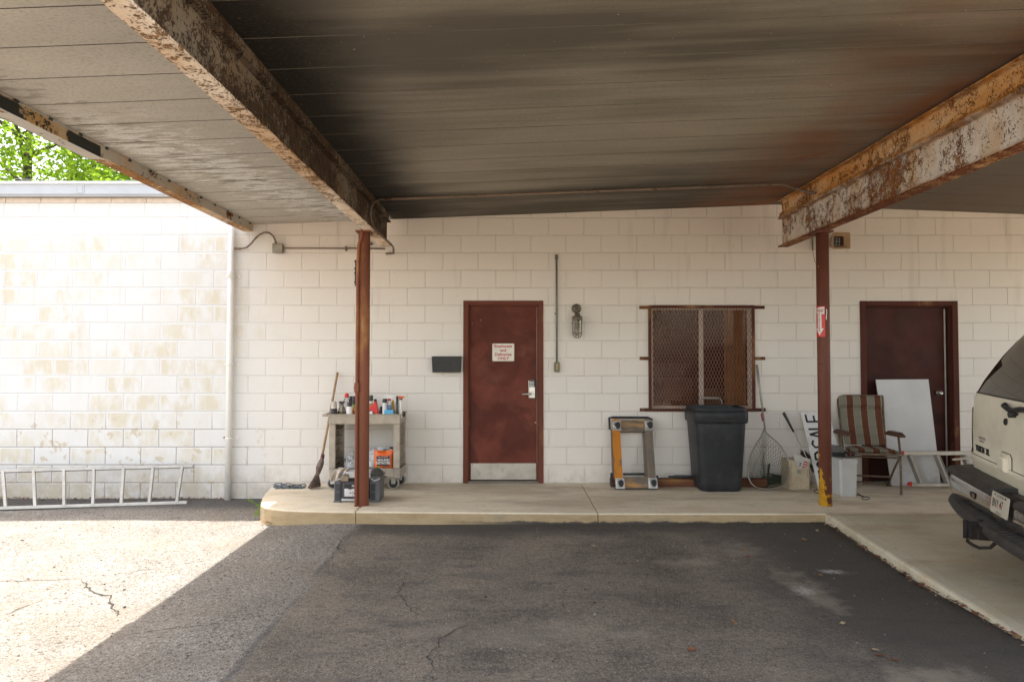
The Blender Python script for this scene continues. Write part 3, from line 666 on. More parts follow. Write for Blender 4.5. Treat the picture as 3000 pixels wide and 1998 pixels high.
# ================================================================= CANOPY
can = thing('canopy', 'flat steel carport canopy with sooty decking on rusting beams and two posts', 'canopy', (0, 0, 0))
def deck_z(x): return 3.278 + .0386*x if x < 3.05 else 3.3957 - .039*(x-3.05)
prof = []; y = 7.85; prof.append((y, 0)); s = 7.464
YF = 2.3  # unseen front and right ends are cut back to let more light in
while s > YF+.1:
    prof += [(s+.0045, 0), (s+.0035, .012), (s-.002, .012), (s-.003, .001)]; s -= .368
prof.append((YF, 0))
xsd = [-2.985 + i*(6.035/26) for i in range(27)] + [3.05 + i*1.0 for i in range(1, 6)]
dk = MB()
def dz_(x, y): return .0016*mnoise.noise(Vector((x*.8, round(y/.368)*1.7, 3))) + .0012*mnoise.noise(Vector((x*2.1, y*3, 0)))
rows = [[dk.pt((x, yy, deck_z(x) + h + dz_(x, yy))) for x in xsd] for yy, h in prof]
for q, (r0, r1) in enumerate(zip(rows, rows[1:])):
    for i in range(len(xsd)-1): dk.face((r0[i], r0[i+1], r1[i+1], r1[i]), 1 if q % 4 in (1, 2, 3) else 0)
for (xa, xb) in ((-2.985, 3.05), (3.05, 8.05)):
    dk.poly([(xa, YF, deck_z(xa)+.09), (xb, YF, deck_z(xb)+.09), (xb, 7.85, deck_z(xb)+.09), (xa, 7.85, deck_z(xa)+.09)])
    dk.poly([(xa, YF, deck_z(xa)), (xb, YF, deck_z(xb)), (xb, YF, deck_z(xb)+.09), (xa, YF, deck_z(xa)+.09)])
dk.poly([(8.05, YF, deck_z(8.05)), (8.05, 7.85, deck_z(8.05)), (8.05, 7.85, deck_z(8.05)+.09), (8.05, YF, deck_z(8.05)+.09)])
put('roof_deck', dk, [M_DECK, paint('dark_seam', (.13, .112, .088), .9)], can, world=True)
def ibeam(mb, xc, z0, z1, ya, yb, fw=.108, ft=.011, tw=.009, mw=0, mf=0, jag=0.0, mt=None):
    n = max(2, int((yb-ya)/.035)) if jag else 2
    def flange(za, zb, mi):
        for sgn in (-1, 1):
            pass
        L = [xc - fw/2 + (jag*abs(mnoise.noise(Vector((k*.35, za*9, 0)))) if jag else 0) for k in range(n+1)]
        Rr = [xc + fw/2 - (jag*abs(mnoise.noise(Vector((k*.35, za*9, 5)))) if jag else 0) for k in range(n+1)]
        Y = [ya + (yb-ya)*k/n for k in range(n+1)]
        for k in range(n):
            l0, l1, r0, r1, y0, y1 = L[k], L[k+1], Rr[k], Rr[k+1], Y[k], Y[k+1]
            mb.poly([(l0, y0, za), (l1, y1, za), (r1, y1, za), (r0, y0, za)], mi); mb.poly([(l0, y0, zb), (r0, y0, zb), (r1, y1, zb), (l1, y1, zb)], mi)
            mb.poly([(l0, y0, za), (l0, y0, zb), (l1, y1, zb), (l1, y1, za)], mi); mb.poly([(r0, y0, za), (r1, y1, za), (r1, y1, zb), (r0, y0, zb)], mi)
        for k in (0, n): mb.poly([(L[k], Y[k], za), (Rr[k], Y[k], za), (Rr[k], Y[k], zb), (L[k], Y[k], zb)], mi)
    flange(z0, z0+ft, mf); flange(z1-ft, z1, mf if mt is None else mt)
    mb.box((xc-tw/2, ya, z0+ft), (xc+tw/2, yb, z1-ft), mw)
bl = MB(); ibeam(bl, -1.397, 2.862, 3.140, YF, 7.56, .108, .012, .010, 0, 1, .010, 0)
put('beam', bl, [M_BEAM_L, M_FLANGE_L], can, world=True)['label'] = 'sooty rust-pitted steel beam with a pale lower flange'
sh = MB()
sh.prism([(-1.435, YF), (-1.365, YF), (-1.365, 7.52), (-1.435, 7.52)], 3.1415, 3.2190); put('packing', sh, M_BEAM_L, can, world=True)
ca = MB(); ca.box((-1.345, 6.60, 2.876), (-1.341, 6.68, 3.12)); 
brm = MB(); ibeam(brm, 3.030, 2.860, 3.185, YF, 7.60, .116, .013, .010, 0, 1, .012, 0)
put('beam', brm, [M_BEAM_R, M_FLANGE_R], can, world=True)['label'] = 'deep steel beam with flaking white paint and rust'
bru = MB(); ibeam(bru, 3.020, 3.1865, 3.378, YF, 7.585, .094, .010, .008, 0, 0, .006); bru.box((2.985, YF, 3.197), (3.0155, 7.58, 3.235), 0)
put('beam', bru, M_UPPER_R, can, world=True)['label'] = 'smaller orange-rusted beam riding on the deep one'
# roof-edge channel on the open side
fa = MB(); X0, X1 = -3.092, -2.985; ZB, ZT = 3.080, 3.165
fa.box((X1-.004, YF, ZB), (X1, 7.82, ZT), 0); fa.box((X0, YF, ZB-.003), (X1, 7.82, ZB), 1); fa.box((X0, YF, ZB), (X0+.004, 7.82, 3.262), 0)
fa.box((X0+.004, YF, 3.258), (-2.6, 7.82, 3.262), 0)
fa.box((X0+.004, 7.80, ZB), (X1-.004, 7.818, 3.2), 0)
fa.tube([(X1+.004, YF, ZT-.008), (X1+.004, 7.80, ZT-.008)], .007, 6, 0, smooth=False)
yy = 7.70
while yy > YF: fa.box((X1-.001, yy, ZT-.018), (X1+.0125, yy+.035, ZT+.001), 2); yy -= .305  # dark boxes stand for the shaded slots along the lip
fas = put('edge_channel', fa, [M_FASCIA, M_FASCIA_B, M_SLOT], can, world=True)
def m_tarred():
    t = NT('peeling_tarred_sheet'); x, y, z = t.xyz(); n = t.noise(9, 6, .65)
    base = t.ramp(t.noise(4, 5), [(.3, (.52, .46, .38)), (.7, (.58, .52, .45))])
    base = t.mix(t.ramp(t.noise(2.4, 5, .6, v=t.co((1, .6, 1))), [(.45, 0.0), (.62, .9)]), base, (.50, .30, .10))
    d = t.math('ADD', t.math('MULTIPLY', t.math('SUBTRACT', n, .5), .35), 0.0)
    far = t.math('MULTIPLY', t.sstep(t.math('ADD', y, d), 4.50, 4.53), t.sstep(t.math('ADD', y, d), 4.95, 4.9))
    nearp = t.sstep(t.math('ADD', y, t.math('MULTIPLY', d, 1.6)), 4.13, 4.08)
    m = t.math('MAXIMUM', far, nearp)
    m = t.math('MULTIPLY', m, t.sstep(t.math('ADD', z, t.math('MULTIPLY', t.math('SUBTRACT', n, .5), .03)), 3.148, 3.142))
    mid = t.math('MULTIPLY', t.sstep(y, 4.5, 4.35), t.ramp(t.noise(26, 6, .7), [(.52, 0.0), (.55, 1.0)]))
    m = t.math('MAXIMUM', m, mid)
    return t.done(t.mix(m, base, (.03, .032, .03)), .8, 0, t.bump(t.math('ADD', m, n), .5, .004), .3)
fo = MB(); fo.box((X1, YF, ZB-.012), (X1+.004, 4.96, ZT-.016), 0); fo.box((X0-.012, YF, ZB-.012), (X1, 4.96, ZB-.008), 1); fo.box((X0-.012, YF, ZB-.012), (X0-.008, 4.96, 3.2), 1)
put('patched_flashing', fo, [m_tarred(), M_FASCIA], can, world=True)
rh = MB()
for k in range(9):
    a0 = random.random()*6.28; cc = Vector((-2.981, 7.12+.10*random.random(), 3.115+.03*random.random()))
    rh.tube([cc + Vector((.004*math.sin(i), .055*math.cos(a0+i*.8)*(.5+.1*k/3), .030*math.sin(a0+i*.8))) for i in range(4)], .005, 5)
put('rusted_tear', rh, M_FLANGE_R, can, world=True)
# posts with what is bolted to them
PR = .0575
pl = MB(); pl.lathe((-1.448, 6.665, SLAB-.01), [(PR, 0), (PR, 2.676)], 28, 0); 
pl.box((-1.52, 6.59, 2.845), (-1.38, 6.74, 2.861), 0)
p1 = put('post', pl, M_POST_L, can, world=True); p1['label'] = 'oxide red round post with a conduit up its side'
cp = MB(); cx, cy = -1.448-.052, 6.665-.058
cp.tube([(cx, cy, SLAB), (cx, cy, 1.30), (cx+.002, cy, 2.2), (cx+.004, cy, 2.62), (cx+.012, cy-.002, 2.72), (cx+.035, cy-.006, 2.79), (cx+.045, cy-.008, 2.87)], .0155, 10)
cp.box((cx-.022, cy-.024, at(1053, 1150, cy).z), (cx+.024, cy+.02, at(1053, 1121, cy).z), 0, bev=.008)
cp.lathe((cx-.028, cy, at(1050, 1135, cy).z), [(.012, 0), (.012, .01)], 8, 0, 'x')
put('conduit', cp, M_POST_L, p1, world=True)
bk = MB(); bz0, bz1 = at(1048, 838, 6.63).z, at(1048, 762, 6.63).z; bk.box((-1.528, 6.62, bz0), (-1.502, 6.66, bz1), 0, bev=.003)
for f_ in (.1, .45, .62, .9): bk.box((-1.533, 6.61, bz0+(bz1-bz0)*f_), (-1.500, 6.67, bz0+(bz1-bz0)*f_+.02), 0, bev=.003)
put('bracket', bk, M_BLACKM, p1, world=True)
pr_ = MB(); T = Matrix.Translation((3.040, 6.66, 0)); 
pr_.lathe((3.040, 6.66, SLAB-.01), [(PR+.0015, 0), (PR+.0015, 2.674)], 28, 0); pr_.box((2.96, 6.585, 2.843), (3.12, 6.735, 2.8595), 0)
put('post', pr_, M_POST_R, can, world=True)['label'] = 'dark red round post with flaking yellow paint at its foot'
# ceiling conduit between the beams, and the flexible loop at the left end
cd = MB(); y_ = 6.80
P = [(x, y_, deck_z(x)-.020) for x in [-1.33 + i*.3 for i in range(14)]]; P += [(2.72, y_-.005, deck_z(2.72)-.026), (2.86, 6.76, 3.30), (2.94, 6.70, 3.255), (2.99, 6.66, 3.235)]
cd.tube(P, .0135, 8)
for xx in (-.4, .8, 1.95): cd.tube([(xx-.01, y_, deck_z(xx)-.02), (xx+.01, y_, deck_z(xx)-.02)], .019, 8)
put('ceiling_conduit', cd, M_CONDUIT, can, world=True)
lc = MB(); lc.tube([(-1.33, 6.80, 3.205), (-1.355, 6.72, 3.17), (-1.372, 6.62, 3.09), (-1.37, 6.58, 2.99), (-1.355, 6.62, 2.91), (-1.346, 6.75, 2.884), (-1.338, 7.1, 2.878), (-1.333, 7.45, 2.877), (-1.328, 7.60, 2.862), (-1.335, 7.66, 2.845)], .010, 8)
lc.tube([(-1.335, 7.66, 2.845), (-1.36, 7.80, 2.825), (-1.45, 7.825, 2.822)], .0125, 8)
put('cable', lc, M_CONDUIT, can, world=True)

# --- sky-side trees behind the roof
def m_leaf(name, a, b, c):
    t = NT(name); q = t.n('ShaderNodeObjectInfo'); rnd = t.noise(1.3, 3, .6); r2 = t.vor(5.0, out='Color')
    r3 = t.n('ShaderNodeSeparateColor'); t.link(r2, r3.inputs[0])
    col = t.mix(rnd, a, b); col = t.mix(t.math('MULTIPLY', r3.outputs[0], .7), col, c)
    d = t.n('ShaderNodeBsdfDiffuse'); t.link(col, d.inputs[0]); tl = t.n('ShaderNodeBsdfTranslucent')
    t.link(t.mix(.5, col, (.30, .50, .03)), tl.inputs[0]); mx = t.n('ShaderNodeMixShader'); mx.inputs[0].default_value = .55
    t.link(d.outputs[0], mx.inputs[1]); t.link(tl.outputs[0], mx.inputs[2]); t.link(mx.outputs[0], t.out.inputs[0]); return t.mat
M_LEAF = m_leaf('green_leaves', (.09, .17, .02), (.17, .28, .03), (.28, .36, .045))
M_BARK = paint('grey_brown_bark', (.13, .10, .075), .9, vary=.35, scale=6, bump=.8)
def tree(name, label, x, y, H, rad, n, seed, z0=3.0):
    rnd = random.Random(seed); root = thing(name, label, 'tree', (x, y, 0), group='trees behind the building')
    tk = MB(); tk.tube([(0, 0, -.1), (.1, .05, H*.25), (-.1, .1, H*.5), (.1, 0, H*.8)], [.26, .2, .14, .05], 9)
    tips = []
    for k in range(16):
        a = k*2.4; zz = H*(.22 + .6*k/16); L = rad*(.95 - .45*k/16)
        p = [Vector((0, 0, zz)), Vector((math.cos(a)*L*.4, math.sin(a)*L*.4, zz+L*.3)), Vector((math.cos(a)*L*.85, math.sin(a)*L*.85, zz+L*.45))]
        tk.tube(p, [.08, .05, .015], 5)
        for m in range(3):
            b = a + rnd.uniform(-1, 1); q = p[1+m % 2]; e = q + Vector((math.cos(b), math.sin(b), rnd.uniform(-.2, .7)))*rnd.uniform(.6, 1.3); tk.tube([q, e], [.03, .01], 4); tips.append(e)
        tips.append(p[2])
    put('trunk', tk, M_BARK, root)
    lf = MB(); cl = []
    for k in range(int(n/62)):
        t_ = rnd.choice(tips); cl.append(t_ + Vector((rnd.gauss(0, .75), rnd.gauss(0, .75), rnd.gauss(0, .6))))
    for c in cl:
        for q in range(62):
            p = c + Vector((rnd.gauss(0, .27), rnd.gauss(0, .27), rnd.gauss(0, .2)))
            u = Vector((rnd.gauss(0, 1), rnd.gauss(0, 1), rnd.gauss(0, .6))).normalized(); w = u.orthogonal().normalized(); w = (w*math.cos(q) + u.cross(w)*math.sin(q)); s_ = rnd.uniform(.04, .075)
            i = [lf.pt(p - u*s_*1.3), lf.pt(p + w*s_*.6), lf.pt(p + u*s_*1.3), lf.pt(p - w*s_*.6)]; lf.face(i)
    put('crown', lf, M_LEAF, root); return root
tree('broadleaf_tree', 'bright green leafy tree over the coping at the far left edge', -13.6, 19.0, 11.5, 3.9, 33000, 3)
tree('broadleaf_tree', 'sparser leafy tree beside the canopy edge with sky showing through', -9.6, 20.0, 11.0, 3.4, 23000, 5)
wr = MB(); P0, P1 = at(0, 518, 17.5), at(420, 527, 17.5)
wr.tube([P0 + (P1-P0)*(t/12.0*2.4-.7) + Vector((0, 0, .08*math.cos(t*.55))) for t in range(13)], .011, 5)
tag(put('overhead_wire', wr, paint('pale_cable', (.5, .5, .48), .5)), 'pale overhead wire crossing in front of the trees', 'wire')
# ================================================================= THINGS FIXED TO THE WALL
X3, Y3, Z3 = Vector((1,0,0)), Vector((0,1,0)), Vector((0,0,1))
def wallM(x, y, z): return frame((x, y, z), (1,0,0), (0,0,1), (0,-1,0))     # lettering standing on a surface that faces the camera
# downpipe
dpx, dpy = -3.222, W-.062
t = thing('downpipe', 'white painted round downpipe strapped to the block wall by the canopy edge', 'pipe', (dpx, dpy, 0))
m = MB(); m.tube([(dpx, dpy, -.02), (dpx+.002, dpy, 1.5), (dpx+.006, dpy, 3.135)], .0355, 20); put('pipe', m, M_PVC, t, world=True)
m = MB(); m.lathe((dpx+.004, dpy, at(680, 800, dpy).z-.055), [(.037, 0), (.0405, .002), (.0405, .085), (.037, .087)], 20); put('coupling', m, M_PVC, t, world=True)
for py in (809, 1067, 1284):
    zc = at(675, py, dpy).z; m = MB(); m.tube([(dpx-.055, W-.004, zc), (dpx-.042, W-.02, zc), (dpx-.038, dpy-.01, zc), (dpx-.02, dpy-.034, zc), (dpx+.02, dpy-.034, zc), (dpx+.042, dpy-.01, zc), (dpx+.046, W-.02, zc), (dpx+.06, W-.004, zc)], .0065, 6)
    m.box((dpx+.045, W-.008, zc-.012), (dpx+.09, W-.002, zc+.012), 0); m.box((dpx-.075, W-.008, zc-.012), (dpx-.045, W-.002, zc+.012), 0)
    put('strap', m, [M_PVC], t, world=True)
m = MB(); m.ball((dpx-.07, W-.008, at(675, 1284, dpy).z), .013, 8); put('rusty_bolt', m, M_FLANGE_R, t, world=True)
m = MB(); p = at(691, 729, W-.05); m.lathe((dpx+.03, W-.05, p.z), [(.013, 0), (.017, .012), (.017, .03), (.013, .034)], 10, 0, 'x'); put('fitting', m, M_CONDUIT, t, world=True)
# junction box with conduits
bx = at(814.5, 728, W-.03); t = thing('junction_box', 'grey green square junction box with a looped brown conduit beside the downpipe', 'junction box', bx)
m = MB(); a, b = at(800.5, 742, W-.03), at(829, 715, W-.03); m.box((a.x, W-.052, a.z), (b.x, W-.002, b.z), 0, bev=.004); m.box((a.x-.003, W-.058, a.z-.003), (b.x+.003, W-.051, b.z+.003), 0, bev=.003)
for fx, fz in ((a.x+.012, b.z-.012), (b.x-.012, a.z+.012)): m.lathe((fx, W-.061, fz), [(.004, 0), (.004, .004)], 6, 1, 'y')
put('box', m, [M_BOXG, M_BLACKM], t, world=True)
L = [at(*q, W-.05) for q in ((693, 729), (706, 729), (722, 726), (735, 715), (748, 699), (760, 688), (775, 681), (790, 683), (801, 693), (807, 706), (808.5, 716))]
m = MB(); m.tube(L, .0105, 10); m.tube(L[:2], .014, 10); m.tube([L[-2] + Vector((0, 0, -.01)), L[-1]], .0145, 10); put('flexible_conduit', m, M_CONDUIT, t, world=True)
zc = at(900, 728.5, W).z; m = MB(); m.tube([(b.x, W-.03, zc), (-1.79, W-.028, zc-.002), (-1.46, W-.028, zc-.006)], .0088, 8)
m.box((-1.92, W-.04, zc-.03), (-1.905, W-.002, zc+.024), 0, bev=.002); m.lathe((b.x, W-.03, zc), [(.014, 0), (.014, .012)], 8, 0, 'x'); put('straight_conduit', m, M_CONDUIT, t, world=True)
# black wall box
a, b = at(1265, 1091, W-.08), at(1351, 1046, W-.08)
t = thing('mail_box', 'black metal wall box left of the red door', 'mailbox', ((a.x+b.x)/2, W, a.z))
m = MB(); w2 = (b.x-a.x)/2; h = b.z-a.z
for i, (y0, y1) in enumerate(((W-.10, W-.003),)):
    P = [(a.x+.008, y0+.02, a.z), (b.x-.008, y0+.02, a.z), (b.x-.008, y1, a.z), (a.x+.008, y1, a.z), (a.x, y0, b.z), (b.x, y0, b.z), (b.x, y1, b.z), (a.x, y1, b.z)]
    i_ = [m.pt(p) for p in P]
    for q in ((3,2,1,0),(0,1,5,4),(1,2,6,5),(2,3,7,6),(3,0,4,7)): m.face([i_[k] for k in q])
    ins = .004; J = [(a.x+ins, y0+ins, b.z), (b.x-ins, y0+ins, b.z), (b.x-ins, y1-ins, b.z), (a.x+ins, y1-ins, b.z)]; Jb = [(p[0], p[1], b.z-.05) for p in J]
    o_ = i_[4:]; j_ = [m.pt(p) for p in J]; k_ = [m.pt(p) for p in Jb]
    for k in range(4): m.face((o_[k], o_[(k+1)%4], j_[(k+1)%4], j_[k])); m.face((j_[k], j_[(k+1)%4], k_[(k+1)%4], k_[k]))
    m.face(k_)
put('holder', m, M_BLACKM, t, world=True)
m = MB(); m.box((a.x-.004, W-.012, b.z), (b.x+.004, W-.003, b.z+.008), 0, bev=.002); put('rim', m, M_BLACKM, t, world=True)
# switch and its conduit
cx = at(1631, 900, W-.03).x; t = thing('switch_box', 'electrical box with a yellow switch on a tall green conduit right of the door', 'switch', (cx, W, at(1631, 1075, W-.03).z))
zt, zb = at(1631, 752, W-.03).z, at(1631, 1062, W-.03).z
m = MB(); m.tube([(cx, W-.022, zb), (cx+.001, W-.024, (zb+zt)/2), (cx, W-.022, zt)], .0105, 10); m.lathe((cx, W-.022, zt-.03), [(.016, 0), (.018, .01), (.016, .05), (.006, .056)], 10, 0)
zc = at(1631, 919, W).z; m.box((cx-.024, W-.014, zc-.008), (cx+.012, W-.002, zc+.008), 0); put('conduit', m, M_GCOND, t, world=True)
a, b = at(1624, 1090, W-.04), at(1639.5, 1061, W-.04); m = MB(); m.box((a.x, W-.05, a.z), (b.x, W-.002, b.z), 0, bev=.006); put('box', m, M_GCOND, t, world=True)
m = MB(); m.box((cx-.009, W-.055, a.z+.028), (cx+.012, W-.049, b.z-.02), 0, bev=.002); m.box((cx-.002, W-.062, a.z+.05), (cx+.005, W-.054, a.z+.066), 1); put('switch', m, [paint('ochre_cover', (.50, .33, .07), .5), M_BLACK], t, world=True)
# bulkhead lamp
lc_ = at(1689, 904, W-.02); lx = lc_.x
t = thing('wall_lamp', 'caged industrial wall lamp on a round plate between door and window', 'wall lamp', (lx, W, lc_.z))
M_LAMPM = paint('aged_lamp_metal', (.17, .15, .12), .55, .5, .25, 20, .3, (.26, .17, .10))
m = MB(); m.lathe((lx, W-.03, lc_.z), [(.010, 0), (.035, .002), (.052, .012), (.056, .028)], 24, 0, 'y')
for k in range(4): m.ball((lx+.043*math.cos(k*1.57+.8), W-.022, lc_.z+.043*math.sin(k*1.57+.8)), .005, 6)
m.tube([(lx, W-.02, lc_.z), (lx, W-.075, lc_.z-.002), (lx+.001, W-.10, lc_.z-.018), (lx+.001, W-.105, lc_.z-.05)], [.022, .024, .024, .024], 14)
put('mounting_plate', m, M_LAMPM, t, world=True)
ly = W-.105; z1, z2 = at(1690, 926, ly).z, at(1690, 937, ly).z
m = MB(); m.lathe((lx+.001, ly, 0), [(.026, z1+.03), (.034, z1+.02), (.036, z1), (.056, z1-.002), (.058, z2+.01), (.058, z2-.004), (.05, z2-.006)], 24, 0); put('collar', m, M_LAMPM, t, world=True)
zb = at(1690, 990, ly).z
gm = NT('dusty_lamp_glass'); gm.b.inputs['Transmission Weight'].default_value = .8; gm.b.inputs['IOR'].default_value = 1.3
m = MB(); m.lathe((lx+.001, ly, 0), [(.043, z2-.004), (.044, z2-.06), (.043, zb+.075), (.036, zb+.045), (.022, zb+.028), (.001, zb+.022)], 20, 0, cap=False); put('jar', m, gm.done((.72, .70, .55), .25), t, world=True)
m = MB(); m.lathe((lx+.001, ly, 0), [(.012, z2), (.014, z2-.02), (.018, z2-.05), (.018, z2-.09), (.010, z2-.115), (.001, z2-.12)], 12, 0); m.lathe((lx, ly, zb+.03), [(.02, 0), (.024, .014), (.02, .02)], 12, 1); put('bulb', m, [paint('frosted_bulb', (.70, .68, .62), .3), paint('pinkish_insulator', (.45, .16, .10), .5)], t, world=True)
m = MB(); gr_ = .054
for k in range(8):
    a = k*math.pi/4+.2; c_, s_ = math.cos(a), math.sin(a)
    m.tube([(lx+gr_*c_*f, ly+gr_*s_*f, z) for f, z in ((1, z2), (1, zb+.055), (.93, zb+.03), (.70, zb+.01), (.35, zb+.001), (0, zb))], .0032, 5)
for zz in (z2-.045, z2-.09, zb+.055): m.tube([(lx+gr_*math.cos(k*.3927), ly+gr_*math.sin(k*.3927), zz) for k in range(16)], .0032, 5, closed=True)
put('cage', m, M_LAMPM, t, world=True)
# door sign
sx0, sx1, sz0, sz1 = at(1442.3, 1030, W+.05).x, at(1506.5, 1030, W+.05).x, at(1474, 1058, W+.05).z, at(1474, 1006.5, W+.05).z
cxs, czs = (sx0+sx1)/2, (sz0+sz1)/2; sy = W+.050
t = thing('door_sign', 'white sign with red lettering about employees and deliveries on the red door', 'sign', (cxs, sy, czs))
m = MB(); w2, h2 = (sx1-sx0)/2, (sz1-sz0)/2
pl_ = []
for qx, qz, a0 in ((w2-.008, -h2+.008, -90), (w2-.008, h2-.008, 0), (-w2+.008, h2-.008, 90), (-w2+.008, -h2+.008, 180)):
    for k in range(4): pl_.append((qx+.008*math.cos(R(a0+k*30)), qz+.008*math.sin(R(a0+k*30))))
m.prism(pl_, 0, .004, 0, M=wallM(cxs, sy+.0035, czs)); put('plate', m, paint('cream_sign_board', (.70, .66, .58), .45, vary=.05), t, world=True)
rows_ = (('Employees', 417), ('and', 450), ('Deliveries', 483), ('ONLY', 514))
L = [text_mb(s_, .0455, wallM(cxs, sy-.0012, at(1474, 860 + py/2.704, W+.05).z), bold=.0011, sx=1.06) for s_, py in rows_]
put('lettering', merge(*L), M_REDINK, t, world=True)
for u in (-1, 1):
    for v in (-1, 1): m = MB(); m.lathe((cxs+u*(w2-.010), sy-.003, czs+v*(h2-.010)), [(.0035, 0), (.0035, .003)], 8, 0, 'y'); put('screw', m, M_REDINK, t, world=True)

# alarm horn behind the right post
hc = at(2466, 705, 7.62); t = thing('horn_speaker', 'tan square horn speaker on the wall beside the right post', 'speaker', (hc.x, W, hc.z))
m = MB(); M_TAN = paint('tan_plastic', (.42, .27, .15), .5, 0, .1, 8); M_TAN2 = paint('dark_brown_plastic', (.10, .045, .022), .6)
def rsq(cx, cz, y, w, h, r): 
    out = []
    for qx, qz, a0 in ((w-r, -h+r, -90), (w-r, h-r, 0), (-w+r, h-r, 90), (-w+r, -h+r, 180)):
        for k in range(5): out.append((cx+qx+r*math.cos(R(a0+k*22.5)), y, cz+qz+r*math.sin(R(a0+k*22.5))))
    return out
rings = [rsq(hc.x, hc.z, W-.05, .05, .05, .02), rsq(hc.x, hc.z, 7.64, .098, .092, .02), rsq(hc.x, hc.z, 7.625, .100, .094, .02), rsq(hc.x, hc.z, 7.625, .090, .084, .018), rsq(hc.x-.02, hc.z, 7.66, .062, .055, .015), rsq(hc.x-.025, hc.z, 7.70, .045, .042, .01)]
ii = [[m.pt(p) for p in r_] for r_ in rings]
for q, (r0, r1) in enumerate(zip(ii, ii[1:])):
    for k in range(20): m.face((r0[k], r0[(k+1)%20], r1[(k+1)%20], r1[k]), 0 if q < 4 else 1)  # inner throat is a darker brown
m.face(ii[-1], 2); put('horn', m, [M_TAN, M_TAN2, M_BLACK], t, world=True)
m = MB(); gx_, gz_ = hc.x-.025, hc.z
for k in range(3): m.box((gx_-.042+.038*k, 7.690, gz_-.04), (gx_-.038+.038*k, 7.694, gz_+.04)); m.box((gx_-.042, 7.6895, gz_-.04+.038*k), (gx_+.04, 7.6935, gz_-.036+.038*k))
m.ball((gx_, 7.69, gz_), .011, 8); put('grille', m, M_ALU, t, world=True)
m = MB(); m.tube([(hc.x, W-.055, hc.z), (hc.x, W-.002, hc.z)], .03, 12); put('bracket', m, M_TAN, t, world=True)
a, b = at(2384, 733, 7.80), at(2400, 680, 7.80)
t = thing('alarm_box', 'narrow white box with a dangling black wire behind the right post', 'box', (a.x, W, a.z))
m = MB(); m.box((a.x, 7.78, a.z), (b.x+.06, W-.003, b.z), 0, bev=.008); put('case', m, paint('cream_case', (.62, .58, .48), .5), t, world=True)
m = MB(); m.tube([at(*q, 7.82) for q in ((2385, 690), (2379, 693), (2380, 712), (2381, 730), (2383, 748), (2387, 766), (2394, 776), (2402, 781))], .0028, 6); put('wire', m, M_BLACK, t, world=True)
m = MB(); m.lathe((at(1087, 715, W).x, W-.03, at(1087, 715, W).z), [(.012, 0), (.020, .004), (.020, .028)], 12, 0, 'y')
tag(put('wall_anchor', m, M_CONDUIT), 'small round rusty anchor on the wall beside the left post', 'anchor')
# extinguisher sign wrapped on the right post
t = thing('extinguisher_sign', 'red and white fire extinguisher arrow sign stuck on the right post', 'sign', (3.04, 6.66, at(2407, 942, 6.6).z))
zt, zb = at(2407, 897, 6.6).z, at(2407, 987, 6.6).z; Hs = zt-zb; rr = PR+.0035
def wrap(lift):
    def f(x, y, z): a = R(-90) + R(-58) + x/rr; return (3.04+(rr+lift)*math.cos(a), 6.66+(rr+lift)*math.sin(a), (zt+zb)/2 + y)
    return f
WS = .105
def sheet(poly, lift, mi=0, nx=14):
    """cut a flat polygon (convex) into strips so it can bend round the post"""
    x0 = min(p[0] for p in poly); x1 = max(p[0] for p in poly); mb = MB(); f = wrap(lift)
    def cut(x):
        ys_ = []
        for (ax, ay), (bx_, by) in zip(poly, poly[1:]+poly[:1]):
            if min(ax, bx_)-1e-9 <= x <= max(ax, bx_)+1e-9 and abs(ax-bx_) > 1e-9: ys_.append(ay + (by-ay)*(x-ax)/(bx_-ax))
        return min(ys_), max(ys_)
    X = [x0+1e-6 + (x1-x0-2e-6)*k/nx for k in range(nx+1)]
    for a, b in zip(X, X[1:]):
        (a0, a1), (b0, b1) = cut(a), cut(b); mb.poly([f(a, a0, 0), f(b, b0, 0), f(b, b1, 0), f(a, a1, 0)], mi)
    return mb
w, h = WS/2, Hs/2
put('backing', sheet([(-w, -h), (w, -h), (w, h), (-w, h)], 0), M_RED, t, world=True)
put('arrow', merge(sheet([(-w+.006, h-.018), (-w+.006, h-.062), (w-.006, h-.078), (w-.006, h-.006)], .0006), sheet([(-.020, -h+.07), (.020, -h+.07), (.020, h-.066), (-.020, h-.066)], .0006, nx=5), sheet([(-.040, -h+.082), (0, -h+.012), (.040, -h+.082)], .0006)), M_WHITE, t, world=True)
put('lettering', merge(text_mb('FIRE', .044, bend=lambda x, y, z: wrap(.0012)(x, y+h-.044, 0), bold=.0008), text_mb('\n'.join('EXTINGUISHER'), .0215, bend=lambda x, y, z: wrap(.0012)(x, y-.002, 0), bold=.0004, line=.74)), M_REDINK, t, world=True)
m = MB(); f = wrap(.001)
P = [f(.066+.003*math.sin(k*.5), .075+.045-.017*k*.55-.0, 0) for k in range(12)]
for a, b in zip(P, P[1:]): a, b = Vector(a), Vector(b); m.poly([a-Vector((.0035, 0, 0)), a+Vector((.0035, 0, 0)), b+Vector((.0035, 0, 0)), b-Vector((.0035, 0, 0))])
put('torn_tape', m, M_WHITE, t, world=True)
